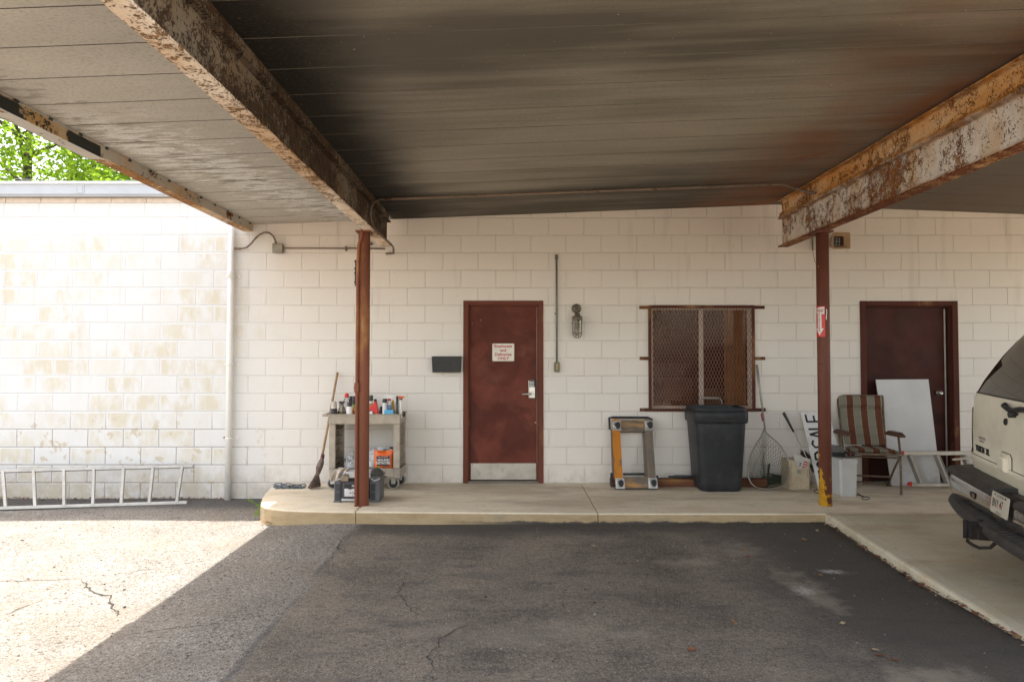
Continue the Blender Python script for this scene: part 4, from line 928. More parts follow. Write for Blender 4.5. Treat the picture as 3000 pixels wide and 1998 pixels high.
# ================================================================= LADDER LYING BY THE LEFT WALL
def rail(mb, a, b, w, h, up, mi=0):          # rectangular bar from a to b
    a, b = Vector(a), Vector(b); d = (b-a).normalized(); u = Vector(up); u = (u - d*u.dot(d)).normalized(); s = d.cross(u)
    M = frame(a, d, s, u); mb.box((0, -w/2, -h/2), ((b-a).length, w/2, h/2), mi, M, bev=.003)
lowR, lowL = on(548, 1472, .035), on(0, 1489, .040)
upR, upL = at(566, 1365.5, 7.765), at(0, 1380.5, 7.50)
ext = 1.45
dL = (lowL-lowR); lowX = lowL + dL*.9; dU = (upL-upR); upX = upL + dU*.9
t = thing('ladder', 'long aluminium ladder lying on its side against the stained left wall', 'ladder', lowR)
m = MB(); rail(m, lowR, lowX, .026, .036, upR-lowR); put('rail', m, M_ALU, t, world=True)
m = MB(); rail(m, upR, upX, .026, .034, upR-lowR); put('rail', m, M_ALU, t, world=True)
for k in range(13):
    s_ = .058 + k*.1545
    if s_ > 1.88: break
    m = MB(); p, q = lowR + dL*s_*.985, upR + dU*(s_+.0); rail(m, p, q, .034, .030, dL); put('rung', m, M_ALU, t, world=True)

# ================================================================= CHAIN, BROOM, WEED
t = thing('chain', 'heap of grey galvanised chain on the walk by the broom', 'chain', on(845, 1424, SLAB))
lk_ = MB(); rc = random.Random(4)
for k in range(19):
    p = on(815 + (k % 9)*8.3 + rc.uniform(-3, 3), 1427 - (k//9)*3.6 + rc.uniform(-2, 2), SLAB + .012 + .012*(k//9)); a = rc.uniform(-.5, .5); tl = rc.uniform(-.6, .6)
    M = Matrix.Translation(p) @ Euler((tl + (1.2 if k % 2 else 0), rc.uniform(-.3, .3), a)).to_matrix().to_4x4()
    pts = [M @ Vector((.034*math.cos(q*math.pi/6) + (.012 if math.cos(q*math.pi/6) > 0 else -.012), .021*math.sin(q*math.pi/6), 0)) for q in range(12)]
    lk_.tube(pts, .0072, 6, closed=True)
lk_.tube([on(800, 1425, SLAB+.006), on(810, 1427, SLAB+.006), on(818, 1426, SLAB+.008)], .004, 5)
put('links', lk_, paint('galvanised_chain', (.17, .185, .20), .5, .6, .2, 30, .3), t, world=True)
ht = at(989, 1091, 7.80); hb = at(944.5, 1334, 7.60); he = at(944, 1345, 7.59)
t = thing('broom', 'old corn broom with a wooden handle leaning on the wall beside the cart', 'broom', on(920, 1430, SLAB))
m = MB(); m.tube([hb, hb.lerp(ht, .5), ht], [.0135, .0135, .013], 12); put('handle', m, paint('worn_broom_wood', (.38, .235, .12), .6, vary=.2, scale=12, bump=.2), t, world=True)
m = MB(); B_ = [at(946, 1333, 7.60), at(944, 1342, 7.59), at(941, 1352, 7.575), at(936, 1368, 7.56), at(932, 1385, 7.55), at(930, 1392, 7.54)]
m.tube(B_, [.017, .020, .030, .034, .026, .014], 12); rb = random.Random(2)
for k in range(150):
    u = rb.random(); s0 = at(930 + rb.uniform(-3, 4), 1388+rb.uniform(-5, 4), 7.545); e = on(902 + 38*u + rb.uniform(-2, 2), 1431 - 9*abs(u-.2) + rb.uniform(-2, 2), SLAB + .006 + rb.uniform(0, .012))
    mid_ = s0.lerp(e, .5) + Vector((.012*(u-.5), 0, .006)); m.tube([s0, mid_, e], [.0028, .0026, .0018], 3, cap=False)
for k in range(60):
    j = rb.uniform(0, 6.28); m.tube([B_[2] + Vector((.03*math.cos(j), .03*math.sin(j), 0)), B_[3] + Vector((.037*math.cos(j), .037*math.sin(j), 0)), B_[5] + Vector((.014*math.cos(j), .014*math.sin(j), 0))], .0022, 3, cap=False)
put('bristles', m, paint('grey_broom_corn', (.21, .15, .125), .85, vary=.35, scale=40, bump=.4), t, world=True)
m = MB(); m.tube([B_[0]+Vector((0, 0, .008)), B_[1]-Vector((0, 0, .004))], .0215, 12); put('binding', m, paint('maroon_binding', (.11, .04, .035), .7), t, world=True)
t = thing('weed', 'small bright green weed growing at the rounded end of the walk', 'weed', on(768, 1510, .05))
m = MB(); rw = random.Random(9); base = on(768, 1512, .05); M_WEED = m_leaf('weed_green', (.11, .25, .02), (.17, .34, .03), (.24, .38, .05))
for k in range(34):
    a = rw.uniform(0, 6.28); L_ = rw.uniform(.03, .09); hh = rw.uniform(.01, .14); c_ = base + Vector((-.022 + L_*math.cos(a)*.6, L_*math.sin(a)*.5, hh)); s_ = rw.uniform(.012, .021)
    if k < 9: c_ = base + Vector((-.05-.011*k, .0, .12+.006*k + rw.uniform(-.01, .01)))
    u = Vector((math.cos(a), math.sin(a), rw.uniform(-.2, .5))).normalized(); w_ = u.cross(Vector((rw.uniform(-.4, .4), -.6, 1))).normalized()
    m.poly([c_-u*s_, c_-u*s_*.2+w_*s_*.75, c_+u*s_, c_-u*s_*.2-w_*s_*.75])
put('leaves', m, M_WEED, t, world=True)
m = MB(); m.tube([base, base+Vector((-.02, 0, .08)), base+Vector((-.06, 0, .13)), base+Vector((-.14, 0, .165))], [.003, .0025, .002, .0015], 5); m.tube([base, base+Vector((.01, .0, .11))], .0025, 5); put('stem', m, M_WEED, t, world=True)

# ================================================================= UTILITY CART
CYF, CYB = 7.385, 7.80
cx0, cx1 = at(963, 1230, CYF).x, at(1171.5, 1230, CYF).x; ZT_ = at(1100, 1213.5, CYF).z; ZL = at(1100, 1374, CYF).z; ZLB = at(1100, 1401, CYF).z; ZTB = at(1100, 1242.5, CYF).z
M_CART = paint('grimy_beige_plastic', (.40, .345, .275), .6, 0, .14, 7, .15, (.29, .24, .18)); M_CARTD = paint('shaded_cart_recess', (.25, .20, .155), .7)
cart = thing('utility_cart', 'two-shelf beige plastic utility cart crowded with bottles behind the left post', 'cart', ((cx0+cx1)/2, CYF, SLAB))
def tray(z0, z1, x0, x1, lip=.012, handle=False, notch=None):
    m = MB(); th_ = .010
    m.box((x0, CYF, z0), (x1, CYF+th_, z1), 0, bev=.004); m.box((x0, CYB-th_, z0), (x1, CYB, z1), 0, bev=.004)
    m.box((x0, CYF+th_, z0), (x0+th_, CYB-th_, z1-.001), 0); m.box((x1-th_, CYF+th_, z0), (x1, CYB-th_, z1-.001), 0)
    m.box((x0+th_, CYF+th_, z0+(z1-z0)*.45), (x1-th_, CYB-th_, z0+(z1-z0)*.55), 0)
    m.box((x0-lip, CYF-lip, z1-.009), (x1+lip, CYF+.006, z1+.002), 0, bev=.003); m.box((x0-lip, CYB-.006, z1-.009), (x1+lip, CYB+lip, z1+.002), 0, bev=.003)
    m.box((x1-.006, CYF+.006, z1-.009), (x1+lip, CYB-.006, z1+.002), 0, bev=.003); m.box((x0-lip, CYF+.006, z1-.009), (x0+.006, CYB-.006, z1+.002), 0, bev=.003)
    return m
m = tray(ZTB, ZT_, cx0, cx1); put('top_tray', m, M_CART, cart, world=True)
m = MB(); hx = at(944, 1220, CYF).x
for y0, y1 in ((CYF-.012, CYF+.02), (CYB-.03, CYB)): m.box((hx, y0, ZT_-.024), (cx0-.0125, y1, ZT_+.002), 0, bev=.006)
m.box((hx-.004, CYF+.02, ZT_-.024), (hx+.026, CYB-.03, ZT_+.001), 0, bev=.006); put('push_handle', m, M_CART, cart, world=True)
m = tray(ZLB, ZL, cx0+.008, cx1+.004, .004); m.box((cx0+.17, CYF-.006, ZLB+.012), (cx1-.062, CYF-.0005, ZL+.008), 0, bev=.004); put('lower_tray', m, M_CART, cart, world=True)
for xa, xb, ya, yb in ((cx0+.002, cx0+.072, CYF+.004, CYF+.035), (cx1-.068, cx1-.0, CYF+.004, CYF+.035), (cx0+.002, cx0+.072, CYB-.035, CYB-.004), (cx1-.068, cx1-.0, CYB-.035, CYB-.004)):
    m = MB(); m.box((xa, ya, ZL+.003), (xb, yb, ZTB-.0005), 0, bev=.006); put('leg', m, M_CART, cart, world=True)
for xa, xb in ((cx0+.004, cx0+.022), (cx1-.024, cx1-.006)):
    m = MB(); m.box((xa, CYF+.0355, ZL+.0035), (xa+.004 if xa > -1.6 else xb, CYB-.0355, ZTB-.001), 1)
    zz = ZL+.06
    while zz < ZTB-.03: m.box((xa-.001, CYF+.0355, zz), (xb+.045*(xa < -1.6) + .001, CYB-.0356, zz+.008), 0); zz += (ZTB-ZL)/5.6
    put('ribbed_panel', m, [M_CART, M_CARTD], cart, world=True)
wz = SLAB+.068; wx = (at(975, 1415, CYF+.09).x, at(1153, 1415, CYF+.09).x)
for xx, yy in ((wx[0], CYF+.09), (wx[1], CYF+.09), (wx[0]+.02, CYB-.09), (wx[1]+.035, CYB-.09)):
    m = MB(); m.lathe((xx, yy-.014, wz), [(.045, 0), (.060, .002), (.0635, .008), (.0635, .022), (.060, .028), (.045, .03)], 24, 0, 'y'); m.lathe((xx, yy-.0155, wz), [(.02, 0), (.048, .001)], 20, 1, 'y')
    c = put('caster', m, [paint('grey_tyre', (.33, .30, .27), .7), M_RUBBER], cart, world=True)
    m = MB(); m.prism([(-.022, .0), (.022, 0), (.024, .06), (-.024, .06)], 0, .004, 0, M=wallM(xx, yy-.017, wz-.005)); m.box((xx-.026, yy-.02, wz+.056), (xx+.026, yy+.022, ZLB+.001), 0); m.lathe((xx, yy-.024, wz), [(.007, 0), (.007, .005)], 8, 0, 'y')
    put('fork', m, M_ALU_BR, c, world=True)

# ---- bottles on the cart: small lathed things standing in the top tray
TZ = ZTB + (ZT_-ZTB)*.55
def src(cx): return 960 + cx/9.8125
def srcy(cy): return 1130 + cy/9.8125
def bottle(name, label, cat, x0, x1, ytop, prof, parts, Y=7.47, sx=1.0, sy=1.0):
    """prof: (radius share, height share) of a lathe split into named parts; x0..ytop are crop measures"""
    xa, xb = at(src(x0), 1195, Y).x, at(src(x1), 1195, Y).x; zt_ = at(1050, srcy(ytop), Y).z; r = (xb-xa)/2; H = zt_-TZ; cx_ = (xa+xb)/2
    t = thing(name, label, cat, (cx_, Y, TZ))
    for pn_, m_, sl_ in parts:
        mb = MB(); mb.lathe((cx_, Y, TZ), [(prof[i][0]*r + (0.0006 if pn_ == 'label' else 0), prof[i][1]*H) for i in sl_], 22, 0, sx=sx, sy=sy); put(pn_, mb, m_, t, world=True)
    return t, cx_, r, H
CAN = [(.90, 0), (1, .02), (1, .68), (.86, .72), (.84, .73), (.84, .97), (.78, 1.0)]
BK, WH = M_BLACK, M_WHITE
bottle('aerosol_can', 'white and black aerosol can with a tan cap at the left end of the cart', 'spray can', 100, 270, 455, [(.9, 0), (1, .01), (1, .66), (.9, .68), (.9, .98), (.82, 1.0), (1.0, .06), (1.0, .6)], [('body', WH, [0, 1, 2]), ('cap', paint('beige_cap', (.58, .52, .42), .45), [2, 3, 4, 5]), ('label', paint('black_label', (.03, .03, .03), .5), [6, 7])], 7.44)
m = text_mb('WD', .02, wallM(at(src(225), 1195, 7.44).x, 7.44-.0125, TZ+.062)); 
bottle('spray_bottle', 'clear bottle with a black trigger and yellow label between two small cans', 'spray bottle', 300, 520, 540, [(.9, 0), (1, .02), (1, .5), (.75, .75), (.35, .95), (.3, 1.0), (1, .04), (1, .30)], [('body', m_glass('cloudy_plastic', (.80, .78, .72)), [0, 1, 2, 3, 4, 5]), ('label', paint('yellow_label', (.62, .50, .04), .4), [6, 7])], 7.46)
def trigger(parent_t, cx_, Y, z, s, m1, m2, flip=1):
    mb = MB(); mb.lathe((cx_, Y, z), [(.012*s, 0), (.013*s, .014*s)], 12, 0); put('collar', mb, m2, parent_t, world=True)
    mb = MB(); P = [(-.034, .030), (-.030, .018), (-.012, .014), (.010, .012), (.022, .020), (.032, .022), (.034, .034), (-.02, .040)]
    if flip < 0: P = [(-a, b) for a, b in P][::-1]
    mb.prism([(a*s, b*s) for a, b in P], -.008*s, .008*s, 0, M=wallM(cx_, Y, z)); 
    Q = [(-.024, .016), (-.030, -.012), (-.024, -.014), (-.016, .014)]
    if flip < 0: Q = [(-a, b) for a, b in Q][::-1]
    put('trigger_head', mb, m1, parent_t, world=True)
    mb = MB(); mb.prism([(a*s, b*s) for a, b in Q], -.005*s, .005*s, 0, M=wallM(cx_, Y, z)); put('trigger', mb, m2, parent_t, world=True)
def last(): return [o for o in COL.objects if o.parent is None and o.type == 'EMPTY'][-1]
tb, cx_, r, H = bottle('spray_bottle', 'tall clear bottle with a round red cap behind the small cans', 'bottle', 430, 660, 330, [(.9, 0), (1, .03), (1, .6), (.8, .82), (.45, .95), (.42, 1.0)], [('body', m_glass('clear_plastic', (.9, .9, .92)), [0, 1, 2, 3, 4, 5])], 7.62)
tb.name = 'bottle'
m = MB(); zt_ = TZ+H; m.lathe((cx_, 7.62, zt_-.002), [(.024, 0), (.0255, .006), (.0255, .024), (.021, .038), (.010, .047), (.001, .049)], 20); put('cap', m, M_RED, tb, world=True)
t2 = [o for o in COL.objects if o.name.startswith('spray_bottle')][0]; trigger(t2, t2.location.x, 7.46, TZ + (at(1050, srcy(540), 7.46).z-TZ)-.003, 1.0, BK, BK)
bottle('aerosol_can', 'white spray can with a dark cap and a black band, just left of the post', 'spray can', 540, 715, 465, [(.9, 0), (1, .02), (1, .70), (.88, .73), (.82, .735), (.82, .98), (.76, 1.0), (1, .03), (1, .17)], [('body', WH, [0, 1, 2, 3]), ('cap', paint('dark_maroon_cap', (.06, .045, .05), .4), [3, 4, 5, 6]), ('label', M_INK, [7, 8])], 7.43)
bottle('aerosol_can', 'green labelled can with a tall black cap close behind the post', 'spray can', 690, 830, 297, [(.95, 0), (1, .02), (1, .66), (.95, .70), (.95, .72), (.95, .99), (.9, 1.0), (1, .25), (1, .60)], [('body', paint('dark_green_can', (.05, .09, .03), .4), [0, 1, 2, 3]), ('cap', BK, [3, 4, 5, 6]), ('label', paint('lime_label', (.28, .42, .10), .4), [7, 8])], 7.55)
bottle('aerosol_can', 'pale yellow can with a tall black cap behind the white one', 'spray can', 618, 700, 297, [(.95, 0), (1, .02), (1, .66), (.95, .70), (.95, .72), (.95, .99), (.9, 1.0)], [('body', paint('straw_can', (.55, .55, .25), .4), [0, 1, 2, 3]), ('cap', BK, [3, 4, 5, 6])], 7.62)
bottle('jug', 'squat brown and orange jug half behind the left side of the post', 'jug', 715, 860, 600, [(.9, 0), (1, .05), (1, .45), (.8, .85), (.4, 1.0), (1, .45), (.82, .85), (.4, 1.0)], [('body', paint('brown_jug', (.14, .045, .015), .5), [0, 1, 2]), ('shoulder', paint('orange_jug', (.58, .22, .03), .4), [2, 3, 4])], 7.47)
bottle('aerosol_can', 'can with black cap and yellow and white body behind the red jug', 'spray can', 1185, 1305, 275, [(.95, 0), (1, .02), (1, .66), (.92, .74), (.96, .75), (.96, .99), (.9, 1.0), (1, .42), (1, .64)], [('body', WH, [0, 1, 2, 3]), ('cap', paint('dark_green_cap', (.03, .04, .028), .4), [3, 4, 5, 6]), ('label', paint('mustard_label', (.50, .32, .10), .5), [7, 8])], 7.60)
# red jug
Y = 7.45; xa, xb = at(src(1160), 1195, Y).x, at(src(1462), 1195, Y).x; zt_ = at(1050, srcy(392), Y).z; t = thing('jug', 'bright red plastic jug with a dark cap right of the post', 'jug', ((xa+xb)/2, Y, TZ))
H = zt_-TZ; wj = xb-xa; m = MB(); m.prism([(0, 0), (wj, 0), (wj*.96, H*.45), (wj*.84, H*.80), (wj*.80, H*.90), (wj*.58, H*.90), (wj*.56, H*.78), (wj*.22, H*.62), (wj*.02, H*.35)], -.03, .03, 0, M=wallM(xa, Y, TZ), bev=.012); put('body', m, M_RED, t, world=True)
m = MB(); m.lathe((xa+wj*.69, Y, TZ+H*.895), [(.0155, 0), (.0155, .022), (.013, .025)], 14); put('cap', m, M_BLACK, t, world=True)
m = MB(); m.prism([(wj*.05, .005), (wj*.78, .005), (wj*.74, H*.25), (wj*.30, H*.46), (wj*.12, H*.38)], 0, .0012, 0, M=wallM(xa, Y-.0302, TZ)); m.lathe((xa+wj*.34, Y-.0335, TZ+H*.30), [(.019, 0), (.019, .001)], 14, 1, 'y'); m.lathe((xa+wj*.34, Y-.0345, TZ+H*.10), [(.012, 0), (.012, .001)], 10, 1, 'y'); put('label', m, [M_INK, M_WHITE], t, world=True)
bottle('bottle', 'dark round bottle between the red jug and white tube', 'bottle', 1478, 1600, 585, [(.9, 0), (1, .1), (1, .5), (.8, .85), (.3, 1.0)], [('body', paint('smoky_bottle', (.07, .06, .06), .25), [0, 1, 2, 3, 4])], 7.58)
bottle('wipes_tub', 'white cylindrical tub with a black lid on the cart', 'tub', 1572, 1705, 372, [(.97, 0), (1, .01), (1, .80), (1.03, .81), (1.03, .93), (.85, .99), (.6, 1.0)], [('body', WH, [0, 1, 2]), ('lid', BK, [2, 3, 4, 5, 6])], 7.46)
tb, cx_, r, H = bottle('spray_bottle', 'white bottle with blue label and a red trigger', 'spray bottle', 1690, 1835, 420, [(.95, 0), (1, .02), (1, .72), (.7, .9), (.35, .97), (.32, 1.0), (1.0, .42), (1.0, .74)], [('body', WH, [0, 1, 2, 3, 4, 5]), ('label', paint('blue_white_label', (.22, .32, .62), .4), [6, 7])], 7.50)
trigger(tb, cx_+.002, 7.50, TZ+H-.002, 1.55, WH, M_RED)
Y = 7.43; xa, xb = at(src(1632), 1195, Y).x, at(src(1890), 1195, Y).x; zt_ = at(1050, srcy(690), Y).z; t = thing('box', 'light blue carton with red script on the tray edge', 'carton', ((xa+xb)/2, Y, TZ))
m = MB(); m.box((xa, Y-.012, TZ), (xb, Y+.03, zt_), 0, bev=.002); put('carton', m, paint('sky_blue_card', (.10, .42, .68), .4), t, world=True); m = merge(text_mb('simple', .026, wallM((xa+xb)/2-.012, Y-.0135, TZ+.017+.02), bold=.001)); put('lettering', m, M_RED, t, world=True)
bottle('bottle', 'amber yellow bottle behind the blue carton', 'bottle', 1805, 1935, 420, [(.9, 0), (1, .03), (1, .6), (.6, .9), (.3, 1.0)], [('body', paint('amber_plastic', (.55, .33, .03), .35), [0, 1, 2, 3, 4])], 7.56)
bottle('bottle', 'slim black bottle near the right end of the cart', 'bottle', 1952, 2035, 292, [(.95, 0), (1, .02), (1, .68), (.62, .76), (.62, .80), (.72, .81), (.72, .97), (.5, 1.0)], [('body', paint('glossy_black', (.02, .02, .03), .2), [0, 1, 2, 3]), ('cap', BK, [3, 4, 5, 6, 7])], 7.45)
tb, cx_, r, H = bottle('spray_bottle', 'slender white bottle with a black and orange trigger at the right end', 'spray bottle', 2045, 2150, 400, [(.8, 0), (.85, .02), (1, .5), (1, .95), (.5, 1.0)], [('body', WH, [0, 1, 2, 3, 4])], 7.47)
trigger(tb, cx_+.006, 7.47, TZ+H-.002, 1.1, paint('orange_red_plastic', (.70, .12, .03), .4), BK)
m = MB(); p = at(src(2140), srcy(720), 7.62); m.ball((p.x, p.y-.03, TZ+.030), .042, 16, 0, (1.0, 1.1, .75), .5, 3); tag(put('rag', m, paint('charcoal_rag', (.05, .045, .045), .9, bump=.5)), 'charcoal rag bunched in the right corner of the cart top', 'rag')
# ---- lower shelf
LZ = ZLB + (ZL-ZLB)*.55 + .001
def sack(name, label, cat, c, r, sc, mt, seed, jit=.75, extra=None):
    m = MB(); c = Vector(c)
    def fn(u, v):
        a = 2*math.pi*u; b = math.pi*(v-.5); d = Vector((math.cos(a)*math.cos(b), math.sin(a)*math.cos(b), math.sin(b)))
        n1 = mnoise.noise(d*1.8 + Vector((seed, 0, 0))); n2 = abs(mnoise.noise(d*5.5 + Vector((0, seed, 0)))); n3 = abs(mnoise.noise(d*12 + Vector((0, 0, seed))))
        k = 1 + jit*(.30*n1 - .30*n2 - .12*n3); p = Vector((d.x*sc[0], d.y*sc[1], d.z*sc[2]))*(r*k); q = c + p; q.z = max(q.z, LZ+.001); q.y = min(q.y, CYB-.02); return q
    m.grid(fn, 56, 32, 0, True, True); o = thing(name, label, cat, (c.x, c.y, LZ)); put('bag', m, mt, o, world=True)
    return o
tp = NT('thin_white_plastic'); tp.b.inputs['Transmission Weight'].default_value = .25; M_THIN = tp.done(tp.ramp(tp.noise(9, 5), [(.3, (.76, .77, .78)), (.7, (.92, .92, .92))]), .32, 0, tp.bump(tp.noise(26, 5, .6, dist=1.2), .6, .012))
p = at(1030, 1340, 7.55); bagA = sack('plastic_bag', 'crumpled white plastic bag with black scribble left of the post', 'bag', (p.x, 7.56, LZ+.085), .10, (.82, .9, 1.1), M_THIN, 4)
m = MB(); rs = random.Random(8)
for k in range(11):
    q = Vector((p.x-.045+.009*k, 7.452, LZ+.135+rs.uniform(-.03, .035))); m.tube([q + Vector((rs.uniform(-.012, .012), -.004, rs.uniform(-.018, .018))) for _ in range(5)], .0016, 4)
put('scribble', m, M_INK, bagA, world=True)
p = at(1105, 1330, 7.60); sack('plastic_bag', 'big loose white plastic bag spilling behind the orange sack', 'bag', (p.x-.005, 7.63, LZ+.10), .14, (1.10, .75, 1.05), M_THIN, 11, .95)
p = at(1143, 1310, 7.62); sack('plastic_bag', 'torn pale plastic bag peeking above the orange sack', 'bag', (p.x-.02, 7.68, LZ+.155), .085, (1.3, .6, .75), M_THIN, 23, 1.2)
Y = 7.45; xa, xb = at(1095.5, 1340, Y).x, at(1151, 1340, Y).x; zt_ = at(1120, 1316, Y).z
t = thing('bait_sack', 'bright orange sack of ant bait standing on the lower shelf', 'sack', ((xa+xb)/2, Y, LZ)); ORG = paint('orange_foil', (.72, .13, .02), .3, 0, .15, 12, .3)
m = MB(); H = zt_-LZ; wj = xb-xa
def fs(sgn):
    def f(u, v):
        pinch = min(1, 4*v*1.0, 4*(1-v)*1.2); e = math.sin(math.pi*u)**.6; wv_ = .006*math.sin(u*9+v*3)*(v > .8)
        z_ = LZ + H*v - .018*math.sin(math.pi*u)*(v**6); return (xa + wj*u + .006*(v-.5)*(1 if u > .5 else -1)*(2*abs(u-.5)), Y + sgn*.028*e*pinch + .02*v + wv_, z_)
    return f
m.grid(fs(-1), 18, 16); m.grid(fs(1), 18, 16); put('sack', m, ORG, t, world=True)
m = MB(); m.prism([(wj*.18, H*.30), (wj*.86, H*.30), (wj*.84, H*.76), (wj*.74, H*.70), (wj*.30, H*.73), (wj*.16, H*.70)], 0, .001, 0, M=wallM(xa, Y-.0235, LZ)); m.prism([(wj*.08, H*.08), (wj*.40, H*.08), (wj*.42, H*.20), (wj*.25, H*.30), (wj*.1, H*.18)], .0012, .002, 1, M=wallM(xa, Y-.0235, LZ)); m.prism([(wj*.44, H*.06), (wj*.80, H*.06), (wj*.80, H*.30), (wj*.5, H*.30)], .0012, .002, 2, M=wallM(xa, Y-.0235, LZ))
put('panel', m, [paint('dark_print', (.05, .025, .03), .4), paint('green_print', (.16, .30, .06), .4), paint('ant_brown_print', (.30, .07, .03), .4)], t, world=True)
put('lettering', merge(text_mb('FIRE ANT KILLER', .0135, wallM(xa+wj*.5, Y-.0262, LZ+H*.665)), text_mb('MOUND', .034, wallM(xa+wj*.53, Y-.0262, LZ+H*.54), bold=.001), text_mb('DESTROYER', .034, wallM(xa+wj*.5, Y-.0262, LZ+H*.41), bold=.001, sx=.82)), M_WHITE, t, world=True)
m = MB(); p = at(1147, 1296, 7.6); m.lathe((p.x, 7.60, LZ), [(.03, 0), (.032, .01), (.032, .20), (.014, .225), (.014, .235)], 16, 0); 
t = thing('bottle', 'white bottle with a black cap at the right end of the lower shelf', 'bottle', (p.x, 7.60, LZ)); put('body', m, WH, t, world=True); m = MB(); m.box((p.x-.018, 7.585, LZ+.232), (p.x+.018, 7.615, LZ+.252), 0, bev=.004); put('cap', m, BK, t, world=True)

# ================================================================= TOOL BOX, CAP, RAG
Y = 6.80; xa, xb = at(977, 1430, Y).x, at(1114, 1430, Y).x; ztop = at(1050, 1381, Y).z; Wd = xb-xa
M_TG = paint('slate_grey_plastic', (.105, .11, .115), .5, 0, .1, 9); M_TL = paint('pale_grey_plastic', (.50, .50, .49), .45, 0, .06, 9); M_TK = paint('near_black_plastic', (.035, .035, .042), .45)
t = thing('tool_box', 'grey and black rolling tool box at the foot of the left post', 'tool box', ((xa+xb)/2, Y, SLAB)); H = ztop-SLAB; D = .27
def bx_(f0, f1, y0, y1, h0, h1, name, mt, bev=.006):
    m = MB(); m.box((xa+Wd*f0, Y+y0, SLAB+H*h0), (xa+Wd*f1, Y+y1, SLAB+H*h1), 0, bev=bev); return put(name, m, mt, t, world=True)
bx_(.03, .98, .014, D, .04, .74, 'body', M_TG, .012)
for f0, f1 in ((.015, .16), (.78, .985)):
    bx_(f0, f1, -.004, .06, .04, .72, 'corner_column', M_TG, .008)
    bx_(f0+.02, f1-(.02 if f0 < .5 else .09), -.009, -.003, .36, .60, 'pocket', M_TK, .003); bx_(f0+.02, f1-(.02 if f0 < .5 else .09), -.0088, -.0032, .08, .33, 'pocket', M_TK, .003)
bx_(.0, .17, -.014, .08, 0, .055, 'foot', M_TG, .006); bx_(.76, 1.0, -.014, .08, 0, .055, 'foot', M_TG, .006); bx_(.03, .97, .1, D, 0, .045, 'foot', M_TG, .004)
bx_(.17, .76, -.004, .03, .035, .115, 'base_rail', M_TL, .005)
bx_(.17, .77, -.006, .02, .14, .71, 'front_frame', M_TK, .006); bx_(.21, .73, -.012, -.004, .17, .64, 'picture_frame', paint('plum_grey_plastic', (.085, .07, .085), .4), .004)
m = MB(); m.box((xa+Wd*.235, Y-.0145, SLAB+H*.19), (xa+Wd*.70, Y-.0125, SLAB+H*.60), 0); m.prism([(0, 0), (Wd*.45, 0), (Wd*.45, H*.24), (Wd*.36, H*.27), (Wd*.30, H*.22), (Wd*.2, H*.26), (Wd*.12, H*.22), (Wd*.06, H*.255), (0, H*.25)], 0, .0012, 1, M=wallM(xa+Wd*.242, Y-.0146, SLAB+H*.20))
rs = random.Random(3)
for k in range(16):
    u, v, s_ = rs.gauss(.2, .045), rs.gauss(.11, .035), rs.uniform(.003, .009); m.prism([(Wd*u+s_*math.cos(q), H*v+s_*.6*math.sin(q)) for q in (0, 1.2, 2.5, 3.9, 5.2)], .0013, .0018, 0, M=wallM(xa+Wd*.242, Y-.0146, SLAB+H*.20))
pic = put('picture_label', m, [M_INK, paint('pale_label_print', (.62, .60, .62), .4)], t, world=True)
put('lettering', text_mb('70', .026, wallM(xa+Wd*.425, Y-.0152, SLAB+H*.535), bold=.001), M_WHITE, t, world=True)
m = MB()
m.prism([(0, H*.64), (Wd*.02, H*.70), (Wd*.10, H*.76), (Wd*.18, H*.78), (Wd*.80, H*.78), (Wd*.88, H*.70), (Wd*.96, H*.72), (Wd*1.01, H*.80), (Wd*.93, H*.90), (Wd*.84, H*.985), (Wd*.20, H*.985), (Wd*.14, H*.93), (Wd*.04, H*.80)], -D, .012, 0, M=wallM(xa, Y, SLAB), bev=.006); put('lid', m, M_TG, t, world=True)
m = MB(); m.prism([(Wd*.0, H*.655), (Wd*.05, H*.745), (Wd*.15, H*.79), (Wd*.22, H*.80), (Wd*.22, H*.77), (Wd*.15, H*.755), (Wd*.05, H*.70), (0, H*.63)], .0125, .018, 0, M=wallM(xa, Y, SLAB)); m.prism([(Wd*.80, H*.80), (Wd*.80, H*.77), (Wd*.88, H*.69), (Wd*.97, H*.735), (Wd*1.015, H*.80), (Wd*1.0, H*.82), (Wd*.96, H*.765), (Wd*.88, H*.725)], .0125, .018, 0, M=wallM(xa, Y, SLAB)); m.box((xa+Wd*.22, Y-.02, SLAB+H*.80), (xa+Wd*.80, Y+.16, SLAB+H*.995), 0, bev=.008); put('lid_trim', m, M_TL, t, world=True)
m = MB(); M_LAT = paint('dull_brass_latch', (.26, .20, .13), .45, .3); lx0 = xa+Wd*.165
m.box((lx0, Y-.032, SLAB+H*.70), (lx0+Wd*.17, Y-.020, SLAB+H*.93), 0, bev=.004)
for k in range(4): m.box((lx0+.010+k*.0165, Y-.034, SLAB+H*.87), (lx0+.020+k*.0165, Y-.0315, SLAB+H*.93), 1)
put('latch', m, [M_LAT, M_TK], t, world=True)
